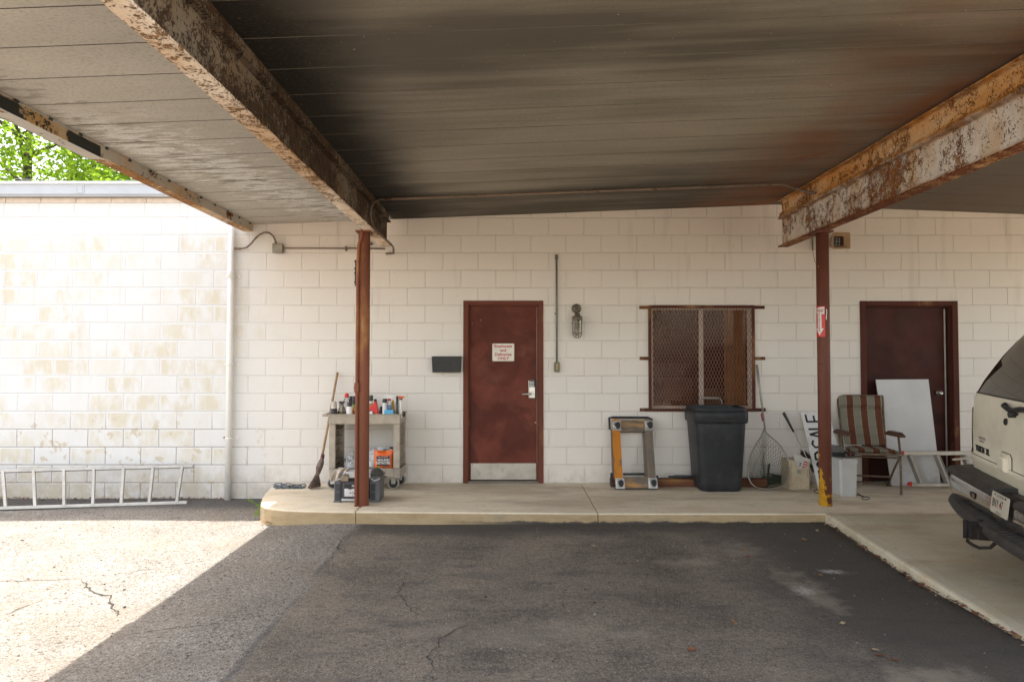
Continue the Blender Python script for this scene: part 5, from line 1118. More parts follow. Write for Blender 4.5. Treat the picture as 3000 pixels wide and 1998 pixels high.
# cap on the tool box
p = at(1100, 1395, Y+.05); zc = SLAB+H*.90
t = thing('baseball_cap', 'dark grey baseball cap lying on the right end of the tool box', 'cap', (xa+Wd*.89, Y+.06, zc))
m = MB(); c = Vector((xa+Wd*.885, Y+.055, zc-.03)); m.grid(lambda u, v: c + Vector((.068*math.cos(2*math.pi*u)*math.cos(v*1.55), .085*math.sin(2*math.pi*u)*math.cos(v*1.55), .062*math.sin(v*1.55)+.016)), 28, 10, 0, True, True); put('crown', m, paint('charcoal_cloth', (.07, .065, .055), .9, vary=.3, scale=30, bump=.3), t, world=True)
m = MB()
for k in range(6): m.tube([c + Vector((.0685*math.cos(k*1.047)*math.cos(v*.155), .0855*math.sin(k*1.047)*math.cos(v*.155), .063*math.sin(v*.155)+.016)) for v in range(10)], .0012, 4)
m.ball(c+Vector((0, 0, .079)), .006, 8); put('seams', m, M_BLACK, t, world=True)
m = MB(); m.grid(lambda u, v: c + Vector(((.066 + .05*v)*math.cos(-.9+1.5*u), (.082+.05*v)*math.sin(-.9+1.5*u)-.0, .014 - .014*v - .02*abs(u-.5)*v)), 16, 5); m.grid(lambda u, v: c + Vector(((.066 + .05*v)*math.cos(-.9+1.5*u), (.082+.05*v)*math.sin(-.9+1.5*u), .011 - .014*v - .02*abs(u-.5)*v)), 16, 5); put('brim', m, paint('olive_grey_cloth', (.12, .11, .09), .9), t, world=True)
# rag
m = MB(); c = Vector((xa+Wd*.13, Y+.02, SLAB+H*.97))
def rg(u, v):
    fall = max(0, v-.35)*.155; f_ = .010*math.sin(u*14+v*2)+.008*mnoise.noise(Vector((u*5, v*5, 2)))
    return c + Vector((-.055 + .135*u - .035*v + f_*.4, .11 - .14*min(v, .55)/.55 - f_*2*(v > .4), .012*math.sin(u*8) + .035*math.sin(math.pi*u)*(1-v) - fall*(1.0 - .45*u) + f_*.7))
m.grid(rg, 34, 20); tag(put('rag', m, paint('dirty_beige_cloth', (.50, .43, .35), .95, vary=.15, scale=25, bump=.3)), 'dirty beige rag hanging over the left end of the tool box', 'rag')
# ================================================================= DOLLY, PLANK, BAR
def leanp(px, py, dy=0.0): return lean(px, py, 7.44 + dy, SLAB, (7.80-7.44)/.82)
M_GREYW = m_rust('weathered_grey_board', (.13, .11, .09), (.20, .17, .14), -.1, 20, (.10, .07, .05), (.20, .11, .05), (6, 6, 1), .5, bc=((.26, .16, .09), (.26, .21, .16)))
def m_orange():
    t = NT('worn_orange_paint'); n = t.noise(11, 6, .65, v=t.co((1.2, 1, .8))); c = t.ramp(t.noise(5, 4), [(.3, (.42, .15, .015)), (.7, (.52, .20, .02))])
    c = t.mix(t.ramp(n, [(.40, 1.0), (.44, 0.0)]), c, (.16, .115, .08)); return t.done(c, .65, 0, t.bump(n, .4, .003), .3)
M_ORW = m_orange()
M_ORX = m_rust('scuffed_orange_board', (.12, .10, .08), (.18, .15, .12), .25, 16, (.10, .07, .05), (.58, .22, .03), (1.2, 1, 5), .5)
t = thing('furniture_dolly', 'wooden furniture dolly with worn orange paint standing on end against the wall', 'dolly', on(1850, 1432, SLAB))
def slabp(name, quad, th, mt, parent, dy=0.0):            # quad in photo px on the leaning plane, thickness back toward the wall
    nrm = Vector((0, 1, -.43)).normalized(); m = MB(); f = [leanp(*q, dy) for q in quad]; b = [p + nrm*th for p in f]
    i = [m.pt(p) for p in f+b]; m.face(i[:4][::-1]); m.face(i[4:])
    for k in range(4): m.face((i[k], i[(k+1)%4], i[4+(k+1)%4], i[4+k]))
    return put(name, m, mt, parent, world=True)
c3 = lambda x, y: (1760 + x/4.06, 1100 + y/4.06)
slabp('upright_board', [c3(134, 520), c3(224, 520), c3(262, 1235), c3(168, 1235)], .04, M_ORW, t)
slabp('upright_board', [c3(520, 520), c3(607, 520), c3(656, 1235), c3(562, 1235)], .04, M_GREYW, t)
slabp('cross_board', [c3(226, 528), c3(519, 528), c3(522, 665), c3(232, 668)], .035, M_ORX, t, .012)
slabp('cross_board', [c3(262, 1203), c3(562, 1203), c3(566, 1338), c3(270, 1338)], .035, M_ORX, t, .012)
slabp('rear_board', [c3(122, 640), c3(146, 640), c3(172, 1215), c3(136, 1215)], .03, M_GREYW, t, .05)
slabp('rear_board', [c3(500, 672), c3(524, 672), c3(560, 1200), c3(524, 1200)], .03, M_GREYW, t, .05)
m = MB()
for P in ([c3(108, 640), c3(100, 505), c3(140, 497), c3(560, 500), c3(608, 520), c3(618, 655)], [c3(125, 1160), c3(132, 1300), c3(172, 1318)], [c3(172, 1345), c3(668, 1345), c3(672, 1190)], [c3(265, 1172), c3(520, 1172)]):
    m.tube([leanp(*q, .03) for q in P], .013, 6)
put('rubber_edging', m, M_RUBBER, t, world=True)
for (x, y) in ((190, 597), (575, 592), (230, 1283), (620, 1280)):
    c = leanp(*c3(x, y)); nrm = Vector((0, 1, -.43)).normalized(); up = nrm.cross(Vector((1, 0, 0))).normalized()*-1
    if up.z < 0: up = -up
    M = frame(c, (1, 0, 0), up, Vector((1, 0, 0)).cross(up)); m = MB()
    m.box((-.050, -.058, -.002), (.050, .058, .004), 0, M, bev=.002)
    m.lathe((0, 0, 0), [(.001, 0)], 3) if False else None
    P = [M @ Vector((-.004+.034*math.cos(a*.5236), .010+.034*math.sin(a*.5236), .012)) for a in range(12)]; m.tube(P, .012, 6, 0, closed=True)
    cas = put('caster_plate', m, M_ALU_BR, t, world=True)
    m = MB(); P = [M @ Vector((.006+.014*math.cos(a*.449), -.006+.026*math.sin(a*.449), .036)) for a in range(14)]; m.tube(P, .014, 8, 0, closed=True); m.tube([M @ Vector((-.012, -.006, .036)), M @ Vector((.026, -.006, .036))], .006, 8); put('caster_wheel', m, M_RUBBER, cas, world=True)
p0, p1 = on(1783, 1425, SLAB), on(2250, 1425, SLAB); z1 = at(2000, 1407, 7.62).z
m = MB(); m.box((p0.x+.02, 7.60, SLAB+.001), (p1.x-.02, 7.70, SLAB+.088), 0, bev=.004)
tag(put('wooden_plank', m, m_rust('red_brown_plank', (.11, .045, .026), (.15, .065, .036), -.2, 18, (.09, .045, .03), (.34, .18, .08), (.4, 1, 3), .4)), 'red brown plank lying along the wall behind dolly and bin', 'plank')
m = MB(); zb = SLAB+.108; m.tube([(at(1958, 1405, 7.65).x, 7.65, zb), (at(1975, 1405, 7.65).x, 7.65, zb), (at(1976, 1405, 7.65).x, 7.65, zb), (at(2060, 1405, 7.65).x, 7.65, zb-.004)], [.010, .011, .017, .017], 10)
tag(put('black_bar', m, M_BLACKM), 'black metal bar resting on the plank beside the bin', 'bar')

# ================================================================= TRASH BIN
Yf = 7.27; zr = at(2100, 1190, Yf).z; c4 = lambda x, y: (1760 + x/4.06, 1100 + y/4.06)
M_BIN = paint('charcoal_bin_plastic', (.022, .024, .028), .45, 0, .15, 5, .25, (.045, .042, .04), .3)
bxc = (at(c4(1105, 0)[0], 1430, Yf).x + at(c4(1690, 0)[0], 1430, Yf).x)/2
t = thing('trash_bin', 'large charcoal plastic trash bin under the meshed window', 'trash bin', (bxc, 7.5, SLAB))
def px2w(x0, x1, y, Y=Yf): a, b = at(c4(x0, y)[0], c4(0, y)[1], Y+.33), at(c4(x1, y)[0], c4(0, y)[1], Y+.09); a.z = at(c4(x0, y)[0], c4(0, y)[1], Y).z; return (b.x-a.x)/2, (a.x+b.x)/2, a.z
def ringp(m, w, d, r, z, xc, yb=7.79, n=6):
    """rounded rectangle, front at yb-d"""
    yc = yb - d/2; out = []
    for qx, qy, a0 in ((w-r, -d/2+r, -90), (w-r, d/2-r, 0), (-w+r, d/2-r, 90), (-w+r, -d/2+r, 180)):
        for k in range(n): out.append(m.pt((xc+qx+r*math.cos(R(a0+k*90/(n-1))), yc+qy+r*math.sin(R(a0+k*90/(n-1))), z)))
    return out
def loft(m, rings, mi=0, smooth=True):
    for a, b in zip(rings, rings[1:]):
        for k in range(len(a)): m.face((a[k], a[(k+1) % len(a)], b[(k+1) % len(a)], b[k]), mi, smooth)
m = MB()
L = []
wB, xB, _ = px2w(1112, 1688, 1380); wT, xT, zT = px2w(1057, 1722, 600)
zts = px2w(1057, 1722, 580)[2]
L.append(ringp(m, wB-.02, .40, .07, SLAB+.002, xB, 7.74)); L.append(ringp(m, wB, .42, .08, SLAB+.02, xB, 7.75))
for f in (.1, .3, .5, .7, .85, .93): L.append(ringp(m, wB+(wT-wB)*f, .42+.07*f, .08, SLAB+.02+(zts-SLAB-.02)*f, xB+(xT-xB)*f, 7.75+.03*f))
L.append(ringp(m, wT, .49, .08, zts, xT, 7.785)); loft(m, L); m.face(L[0][::-1])
body = put('body', m, M_BIN, t, world=True)
wb2, xb2, zb2 = px2w(1030, 1752, 575); _, _, zb3 = px2w(1030, 1752, 435); wr, xr_, zr0 = px2w(1052, 1730, 425); _, _, zrt = px2w(1052, 1730, 385)
m = MB(); L = [ringp(m, wT-.002, .49, .08, zts+.001, xT, 7.785), ringp(m, wb2-.01, .505, .085, zts+.004, xb2, 7.79), ringp(m, wb2-.002, .515, .085, zb2+.02, xb2, 7.795), ringp(m, wb2, .52, .085, zb3-.03, xb2, 7.797), ringp(m, wb2-.004, .515, .085, zb3, xb2, 7.795), ringp(m, wr+.004, .50, .085, zb3+.006, xr_, 7.79), ringp(m, wr+.001, .497, .085, zb3+.012, xr_, 7.788)]
loft(m, L); put('band', m, M_BIN, t, world=True)
m = MB(); L = [ringp(m, wr, .495, .085, zb3+.008, xr_, 7.787), ringp(m, wr-.002, .495, .085, zrt-.03, xr_, 7.787), ringp(m, wr+.006, .503, .09, zrt-.026, xr_, 7.79), ringp(m, wr+.006, .503, .09, zrt-.006, xr_, 7.79), ringp(m, wr-.002, .495, .085, zrt, xr_, 7.787), ringp(m, wr-.012, .475, .08, zrt-.002, xr_, 7.777), ringp(m, wr-.02, .46, .075, zrt-.06, xr_, 7.77), ringp(m, wr-.03, .44, .07, zrt-.5, xr_, 7.76)]
loft(m, L, smooth=False); m.face(L[-1]); put('rim', m, M_BIN, t, world=True)
yfb = 7.795-.515
m = MB(); hz_ = px2w(0, 1, 530, yfb)[2]; hx_ = at(c4(1465, 0)[0], 1230, yfb).x
m.box((hx_-.13, yfb-.010, hz_+.012), (hx_+.13, yfb+.01, hz_+.030), 0, bev=.004); m.box((hx_-.085, yfb-.014, hz_-.024), (hx_+.085, yfb+.01, hz_+.012), 0, bev=.01)
m.box((hx_-.11, 7.303, hz_-.115), (hx_+.11, 7.33, hz_-.07), 0, bev=.012)
for zz in (hz_-.078, hz_-.1): m.box((xT-wT+.08, 7.294, zz), (hx_-.115, 7.312, zz+.010), 0, bev=.004); m.box((hx_+.115, 7.294, zz), (xT+wT-.075, 7.312, zz+.010), 0, bev=.004)
put('front_grip', m, M_BIN, t, world=True)
m = MB(); q = [at(*c4(*p), 7.72) for p in ((1170, 340), (1178, 300), (1200, 266), (1412, 268), (1438, 300), (1444, 340))]
m.tube(q, .006, 7); 
for k in range(22): p = q[2].lerp(q[3], .06+.88*k/21); m.tube([p + Vector((.003*math.cos(a*.9), .012*math.sin(a*1.05), .012*math.cos(a*1.05))) for a in range(6)], .0022, 4, closed=True)
tag(put('wire_handle', m, M_ALU), 'grey coil-wrapped wire handle sticking up behind the trash bin', 'handle')

# ================================================================= LANDING NET
c5 = lambda x, y: (2200 + x/4.126, 1100 + y/4.126)
def lnet(px, py, dy=0.0): return lean(px, py, 7.40 + dy, SLAB, (7.815-7.40)/1.36)
t = thing('landing_net', 'long-handled landing net leaning on the wall with its hoop on the walk', 'fishing net', on(2252, 1433, SLAB))
hp = [(163, 650), (120, 740), (62, 830), (15, 920), (-15, 1000), (-32, 1080), (-36, 1150), (-28, 1230), (0, 1300), (60, 1350), (150, 1372), (235, 1372), (330, 1355), (400, 1320), (440, 1260), (462, 1180), (468, 1110), (455, 1030), (420, 950), (370, 860), (300, 790), (225, 725), (190, 690)]
P = [lnet(*c5(*q)) for q in hp]
m = MB(); m.tube(P + [P[0]], .0072, 8); put('hoop', m, paint('dull_net_metal', (.30, .29, .26), .45, .6), t, world=True)
h0, h1 = lnet(*c5(170, 640)), lnet(2217, 1069); hd_ = (h1-h0)
m = MB(); m.tube([h0 - hd_*.02, h0 + hd_*.36, h0 + hd_*.361, h1], [.010, .010, .013, .013], 12); put('handle', m, M_ALU, t, world=True)
m = MB(); m.tube([lnet(*c5(132, 460)), lnet(*c5(150, 550))], .0145, 12); m.tube([lnet(*c5(155, 648)), lnet(*c5(180, 648))], .011, 8); put('label_wrap', m, paint('faded_red_band', (.36, .12, .14), .5, vary=.3, scale=30), t, world=True)
m = MB(); Cn = sum(P, Vector())/len(P); top = lnet(*c5(165, 720))
def hoop_pt(s): s = (s % 1)*len(P); i = int(s); return P[i % len(P)].lerp(P[(i+1) % len(P)], s-i)
def bag(u, v):                 # v 0 rim .. 1 bottom of the bag, hanging behind and down
    p = hoop_pt(u); c = Vector((Cn.x+.03, Cn.y+.16, SLAB+.06)); q = p.lerp(c, v); q.y += .10*math.sin(math.pi*v)*.8; q.z -= .06*math.sin(math.pi*v)
    q += Vector((1, 1, 1))*.018*v*(1-v)*4*mnoise.noise(Vector((u*14, v*6, 1))); q.z = max(q.z, SLAB+.004); q.y = min(q.y, 7.84); return q
NU, NV = 46, 15
for k in range(NU):
    for sg in (1, -1): m.tube([bag((k + sg*j*.5)/NU, j/NV) for j in range(NV+1)], .0014, 3, cap=False, smooth=False)
put('netting', m, paint('dark_green_twine', (.05, .055, .04), .8), t, world=True)
t = thing('floor_squeegee', 'black T-shaped squeegee standing behind the landing net', 'squeegee', at(*c5(200, 1300), 7.66))
m = MB(); a, b = at(*c5(222, 1068), 7.76), at(*c5(194, 1302), 7.66); m.tube([a, b], .011, 8); put('blade_bar', m, M_BLACKM, t, world=True)
m = MB(); m.tube([at(*c5(215, 1188), 7.71), at(*c5(430, 1226), 7.74)], .009, 8); put('handle', m, M_BLACKM, t, world=True)
t = thing('garden_hose', 'heap of dark green hose on the walk behind the landing net', 'hose', on(2285, 1420, SLAB))
m = MB(); rs = random.Random(12); P_ = []
for k in range(70):
    a = k*.62; rr_ = .075+.03*math.sin(k*.37); P_.append(on(2283, 1419, SLAB) + Vector((rr_*1.5*math.cos(a)+.03*math.sin(k*.2), rr_*.45*math.sin(a)+.03, .012+.0012*k + .006*math.sin(k))))
m.tube(P_, .0085, 6); put('coils', m, paint('dull_green_hose', (.045, .075, .035), .7, vary=.3), t, world=True)

# ================================================================= BOX WITH NUMBER CARD, CLUBS
Y = 7.47; xa, xb = at(2312.7, 1430, Y).x, at(2371.5, 1430, Y).x; zt_ = at(2340, 1347, Y).z; wj, H = xb-xa, zt_-SLAB
t = thing('plastic_bin', 'open cream plastic box holding a number card between net and sign', 'box', ((xa+xb)/2, Y+.1, SLAB))
M_CRM = paint('aged_cream_plastic', (.50, .42, .30), .55, 0, .12, 9, .15, (.36, .28, .18))
m = MB(); th = .008; D = .22
m.prism([(.0, 0), (wj, 0), (wj*1.015, H*.93), (wj*.96, H*.95), (wj*.92, H*.80), (wj*.75, H*.70), (wj*.5, H*.72), (wj*.36, H*.80), (wj*.28, H*.98), (-.002, H*1.0)], -th, 0, 0, M=wallM(xa, Y, SLAB))
m.box((xa, Y+D-th, SLAB), (xb, Y+D, SLAB+H*1.0)); m.box((xa, Y+th, SLAB), (xa+th, Y+D-th, SLAB+H*.99)); m.box((xb-th, Y+th, SLAB), (xb, Y+D-th, SLAB+H*.95)); m.box((xa+th, Y+th, SLAB+.001), (xb-th, Y+D-th, SLAB+.01))
for f in (.02, .10, .90, .97): m.box((xa+wj*f, Y-.005, SLAB+.006), (xa+wj*f+.004, Y-.0003, SLAB+H*.9))
put('tub', m, M_CRM, t, world=True)
m = MB(); m.box((xa+wj*.40, Y-.0022, SLAB+H*.53), (xa+wj*.46, Y-.0008, SLAB+H*.66), 1); 
for k in range(5): m.box((xa+wj*(.49+.022*k), Y-.0022, SLAB+H*.52), (xa+wj*(.50+.022*k), Y-.0008, SLAB+H*.66), 0)
put('small_label', m, [paint('faint_grey_print', (.30, .28, .24), .6), paint('teal_print', (.12, .30, .28), .6)], t, world=True)
t = thing('number_card', 'white card with black and red handwritten numbers standing in the cream box', 'card', at(2350, 1360, Y+.03))
yc = Y+.012; q = [at(*c5(*p), yc) for p in ((520, 945), (716, 1012), (690, 1180), (530, 1140))]
m = MB(); i = [m.pt(p) for p in q] + [m.pt(p + Vector((0, .004, 0))) for p in q]; m.face(i[:4][::-1]); m.face(i[4:])
for k in range(4): m.face((i[k], i[(k+1)%4], i[4+(k+1)%4], i[4+k]))
put('card', m, paint('grey_white_card', (.56, .55, .52), .6), t, world=True)
xd_ = (q[1]-q[0]).normalized(); yd_ = Vector((0, -1, 0)).cross(xd_)
if yd_.z < 0: yd_ = -yd_
rotm = lambda c, s=1: frame(c, yd_, -xd_, (0, -1, 0))      # reads bottom to top
put('black_numbers', text_mb('44', .042, rotm(at(*c5(598, 1078), yc-.002)), bold=.0006, sp=1.15), M_INK, t, world=True)
put('red_numbers', text_mb('333', .058, rotm(at(*c5(655, 1082), yc-.002)), bold=.002), M_REDINK, t, world=True)
def club(name, label, grip_top, grip_end, end):
    t = thing(name, label, 'golf club', end); m = MB(); m.tube([grip_end, end], .0045, 7); put('shaft', m, M_STEEL, t, world=True)
    m = MB(); m.tube([grip_top, grip_top.lerp(grip_end, .12), grip_end], [.0165, .0165, .010], 10); put('grip', m, M_BLACK, t, world=True); return t
ge, en = at(*c5(517, 682), 7.74), at(*c5(672, 985), 7.64); en2 = en + (en-ge)*.62; en2.y = min(en2.y, 7.62)
club('golf_club', 'golf club with a black grip leaning in the cream box', at(*c5(393, 447), 7.80), ge, en + (en-ge)*.55)
t = thing('scrub_brush', 'dark brown brush lying over the back of the cream box', 'brush', at(*c5(640, 950), 7.72))
m = MB(); a, b = at(*c5(605, 925), 7.74), at(*c5(712, 1002), 7.70); m.tube([a, a.lerp(b, .5), b], [.022, .030, .026], 8, smooth=False)
rs = random.Random(5)
for k in range(60):
    p = a.lerp(b, rs.random()); m.tube([p, p + Vector((rs.uniform(-.03, .03), -rs.uniform(0, .03), rs.uniform(-.01, .045)))], .002, 3, cap=False)
put('bristles', m, paint('dark_brown_bristle', (.05, .028, .02), .9), t, world=True)
club('golf_club', 'second golf club, low and half hidden between the cream box and the for sale sign', at(*c5(717, 1075), 7.62), at(*c5(757, 1170), 7.58), on(*c5(722, 1325), SLAB+.01))
club('golf_club', 'third golf club crossing the foot of the for sale sign', at(*c5(745, 1090), 7.70), at(*c5(752, 1150), 7.68), at(*c5(795, 1290), 7.60))

# ================================================================= FOR SALE SIGN
def lsale(px, py): return lean(px, py, 7.40, SLAB, (7.82-7.40)/.82)
A0, A1 = lsale(*c5(820, 1378)), lsale(*c5(602, 447)); A0.z = SLAB+.002
up = (A1-A0).normalized(); Hs_ = (A1-A0).length; rt = Vector((1, .0, 0)); rt = (rt - up*rt.dot(up)).normalized(); nr = up.cross(rt)
if nr.y > 0: nr = -nr
wdt = .325; ofs = -(up.z*0 + rt.z*wdt)
t = thing('for_sale_sign', 'white board with black hand-painted for sale lettering leaning behind the right post', 'sign', A0)
M = frame(A0, rt, up, rt.cross(up)); m = MB(); m.box((0, .012, -.006), (wdt, Hs_, .0), 0, M); put('board', m, paint('off_white_board', (.70, .70, .69), .55, 0, .05, 4, .06, (.42, .38, .32)), t, world=True)
def stroke(mb, pts, w=.024, z=.0012):
    for (a, b) in zip(pts, pts[1:]):
        a, b = Vector(a), Vector(b); d = (b-a).normalized(); n = Vector((-d.y, d.x))*w/2; e = d*w*.2; P = [a-n-e, b-n*.9+e, b+n*.9+e, a+n-e]
        mb.poly([M @ Vector((p.x, p.y, z)) for p in P])
m = MB()
GL = {'F': [[(0, 0), (0, 1)], [(0, 1), (.62, 1)], [(0, .55), (.5, .55)]], 'O': [[(.35+.35*math.cos(k*.524), .5+.5*math.sin(k*.524)) for k in range(13)]], 'R': [[(0, 0), (0, 1)], [(0, 1), (.45, .98), (.62, .80), (.5, .58), (0, .5)], [(.25, .5), (.68, 0)]],
      'S': [[(.64, .9), (.35, 1), (.08, .86), (.1, .62), (.5, .45), (.62, .22), (.35, 0), (.02, .1)]], 'A': [[(0, 0), (.34, 1)], [(.34, 1), (.68, 0)], [(.14, .38), (.54, .38)]], 'L': [[(0, 1), (0, 0)], [(0, 0), (.55, 0)]], 'E': [[(0, 0), (0, 1)], [(0, 1), (.6, 1)], [(0, .5), (.5, .5)], [(0, 0), (.62, 0)]]}
x0_ = .105; HL = .175; step = [('F', .13), ('O', .235), ('R', .345), ('S', .475), ('A', .59), ('L', .70), ('E', .79)]
x_of = lambda c, s0: None
for ch, y0_ in step:                                     # letters turned a quarter: reading upward, tops to the left
    for st in GL[ch]: stroke(m, [(x0_+HL*(1-v) - .058, y0_ + .105*u/.68*.9) for u, v in st], .024)
put('lettering', m, M_INK, t, world=True)
# paint over: keep the letters single-sided strokes, slightly proud of the board

# ================================================================= WHITE BIN WITH THINGS ON IT
Y = 7.05; xa, xb = 3.372, 3.556; zt_ = at(2480, 1344, Y).z
t = thing('lidded_bin', 'small white plastic bin with a swing lid right of the yellow-footed post', 'bin', ((xa+xb)/2, Y+.16, SLAB))
M_WBIN = paint('white_bin_plastic', (.46, .47, .46), .45, 0, .05, 8, .06)
m = MB(); D = .34
def rr4(x0, x1, y0, y1, z, r=.02): return [m.pt(p) for p in ((x0+r, y0, z), (x1-r, y0, z), (x1, y0+r, z), (x1, y1-r, z), (x1-r, y1, z), (x0+r, y1, z), (x0, y1-r, z), (x0, y0+r, z))]
L = [rr4(xa+.012, xb-.012, Y+.008, Y+D-.01, SLAB+.001), rr4(xa+.005, xb-.008, Y+.004, Y+D-.005, SLAB+.02), rr4(xa, xb, Y, Y+D, zt_-.055)]
loft(m, L, smooth=False); m.face(L[0][::-1]); m.face(L[-1]); put('body', m, M_WBIN, t, world=True)
m = MB(); L = [rr4(xa-.006, xb+.006, Y-.006, Y+D+.006, zt_-.054), rr4(xa-.006, xb+.006, Y-.006, Y+D+.006, zt_-.012), rr4(xa+.004, xb-.004, Y+.004, Y+D-.004, zt_)]; loft(m, L, smooth=False); m.face(L[-1]); m.face(L[0][::-1]); m.box((xa+.02, Y-.008, zt_-.016), (xb-.02, Y-.005, zt_-.012), 0)
put('lid', m, M_WBIN, t, world=True)
m = MB(); m.box((xa+.02, Y+.02, zt_+.0005), (xb-.018, Y+D-.02, zt_+.004), 0); put('flap', m, M_BOXG, t, world=True)
bz = zt_+.005; t = thing('black_case', 'black case with a smoky lid resting on the white bin', 'case', (xa+.09, Y+.2, bz))
a, b = at(2436, 1330, Y+.12).x, at(2472, 1330, Y+.12).x
m = MB(); m.box((a, Y+.10, bz), (b, Y+.30, bz+.045), 0, bev=.006); put('base', m, M_BLACK, t, world=True)
m = MB(); m.prism([(0, 0), (b-a, 0), (b-a, .035), (b-a-.03, .062), (0, .066)], -.19, 0, 0, M=wallM(a, Y+.105, bz+.046), bev=.004); put('lid', m, paint('smoky_grey_plastic', (.13, .125, .12), .25), t, world=True)
t = thing('red_black_cord', 'tangle of black and red cord at the edge of the white bin', 'cord', (xb-.03, Y+.1, bz))
rs = random.Random(6)
for nm, mt, n_, rd in (('black_loops', M_BLACK, 40, .005), ('red_loops', M_RED, 16, .0032)):
    m = MB(); p = Vector((xb-.025, Y+.08, bz+.02)); m.tube([p + Vector((.034*math.sin(k*1.1+rd*90)+.02*math.sin(k*.31), .03*math.cos(k*.83), .018+.020*math.sin(k*.57))) for k in range(n_)], rd, 5); put(nm, m, mt, t, world=True)
m = MB(); g0 = on(2510, 1449, SLAB+.004); m.tube([on(x, y, SLAB+.004) for x, y in ((2505, 1448), (2518, 1450), (2530, 1453), (2524, 1460), (2530, 1463), (2543, 1463), (2549, 1459), (2543, 1455), (2530, 1455), (2522, 1450), (2508, 1441), (2500, 1440))], .0035, 5)
tag(put('black_cable', m, M_BLACK), 'thin black cable looped on the walk right of the white bin', 'cable')
m = MB(); m.tube([on(x, y, SLAB+.004) for x, y in ((2403, 1444), (2393, 1444), (2386, 1441), (2385, 1437), (2391, 1434), (2400, 1434))], .0035, 5)
tag(put('black_cable', m, M_BLACK), 'short black cable loop on the walk left of the yellow-footed post', 'cable')

# ================================================================= STRIPED FOLDING CHAIR
t = thing('folding_chair', 'folding garden chair with a brown and sage striped cushion', 'chair', (3.805, 7.245, SLAB), (0, 0, R(-16)))
def m_stripe():
    q = NT('striped_cushion'); x, y, z = q.xyz(); u = q.math('FRACT', q.math('ADD', q.math('DIVIDE', x, .1430), 2.02))
    c = q.ramp(u, [(0, (.125, .043, .026)), (.46, (.42, .33, .20)), (.49, (.225, .225, .185)), (.97, (.42, .33, .20))], 'CONSTANT')
    c = q.mix(q.math('MULTIPLY', q.noise(2.3, 4, .6), .35), c, (.12, .09, .06)); return q.done(c, .92, 0, q.bump(q.math('ADD', q.noise(160, 2), q.math('MULTIPLY', q.noise(9, 4), 3)), .3, .004), .1)
M_STR = m_stripe(); M_CHF = paint('brown_tube_paint', (.15, .105, .07), .5, .2, .15, 14, .15, (.28, .22, .15)); M_ARM = paint('dark_brown_armrest', (.095, .042, .026), .45, 0, .2, 12, .2)
def cush(p0, p1, hw0, hw1, th, nseg, sag=.0, puff=.012):
    """quilted pad from edge p0 to edge p1 (y,z), half widths, nseg quilting rolls"""
    p0, p1 = Vector((0, *p0)), Vector((0, *p1)); d = (p1-p0); n = Vector((0, -d.z, d.y)).normalized()
    if n.y > 0 and abs(n.y) > .5: n = -n
    m = MB()
    for sg in (1, -1):
        def f(u, v):
            w = hw0+(hw1-hw0)*v; x = (u-.5)*2*w*(1 - .012*abs(math.sin(math.pi*nseg*v))); e = (1-(2*u-1)**8)*(1-(2*v-1)**10)
            k = (th*.35 + puff*abs(math.sin(math.pi*nseg*v))**.5*1.0)*e + .004*mnoise.noise(Vector((x*12, v*9, sg)))*e
            return p0 + d*v + Vector((x, 0, 0)) + n*(k*sg) + n*sag*math.sin(math.pi*v)
        m.grid(f, 22, nseg*8)
    return m
put('back_cushion', merge(cush((.335, .47), (.545, .875), .205, .228, .03, 4, -.02)), M_STR, t)
put('headrest', cush((.535, .865), (.585, 1.005), .232, .243, .06, 1, 0, .026), M_STR, t)
put('seat_cushion', cush((.36, .440), (-.085, .452), .205, .262, .03, 3, .0), M_STR, t)
m = MB()
m.tube([(-.235, -.02, .425), (-.262, -.085, .425), (-.20, -.115, .425), (.20, -.115, .425), (.262, -.085, .425), (.235, -.02, .425)], .0125, 8)
for s in (-1, 1): m.tube([(.248*s, -.06, .425), (.215*s, .36, .405), (.218*s, .40, .50), (.235*s, .585, 1.0)], .011, 8)
m.tube([(-.235, .585, 1.0), (.235, .585, 1.0)], .011, 8); put('seat_frame', m, M_CHF, t)
for s in (-1, 1):
    m = MB(); m.tube([(.29*s, .16, .60), (.286*s, .07, .40), (.27*s, .0, .0)], [.0125, .0125, .012], 8); m.lathe((.27*s, 0, 0), [(.014, 0), (.014, .03)], 8); put('leg', m, M_CHF, t)
    m = MB(); m.tube([(.268*s, -.04, .43), (.262*s, .25, .22), (.255*s, .49, .012)], .012, 8); put('leg', m, M_CHF, t)
    m = MB(); m.prism([(-.0, .0), (.30, .0), (.30, .028), (.22, .052), (.06, .046), (.0, .018)], -.028, .028, 0, M=frame((.290 if s > 0 else -.225, -.03, .598), (-.276, .961, 0), (0, 0, 1), (.961, .276, 0)), bev=.006); put('armrest', m, M_ARM, t)
m = MB(); m.tube([(-.286, .06, .375), (.286, .06, .375)], .009, 8); put('stretcher', m, M_CHF, t)
m = MB(); m.tube([(-.262, .34, .13), (.262, .34, .13)], .009, 8); put('stretcher', m, M_CHF, t)
m = MB(); m.tube([(-.255, .47, .04), (.255, .47, .04)], .009, 8); put('stretcher', m, M_CHF, t)

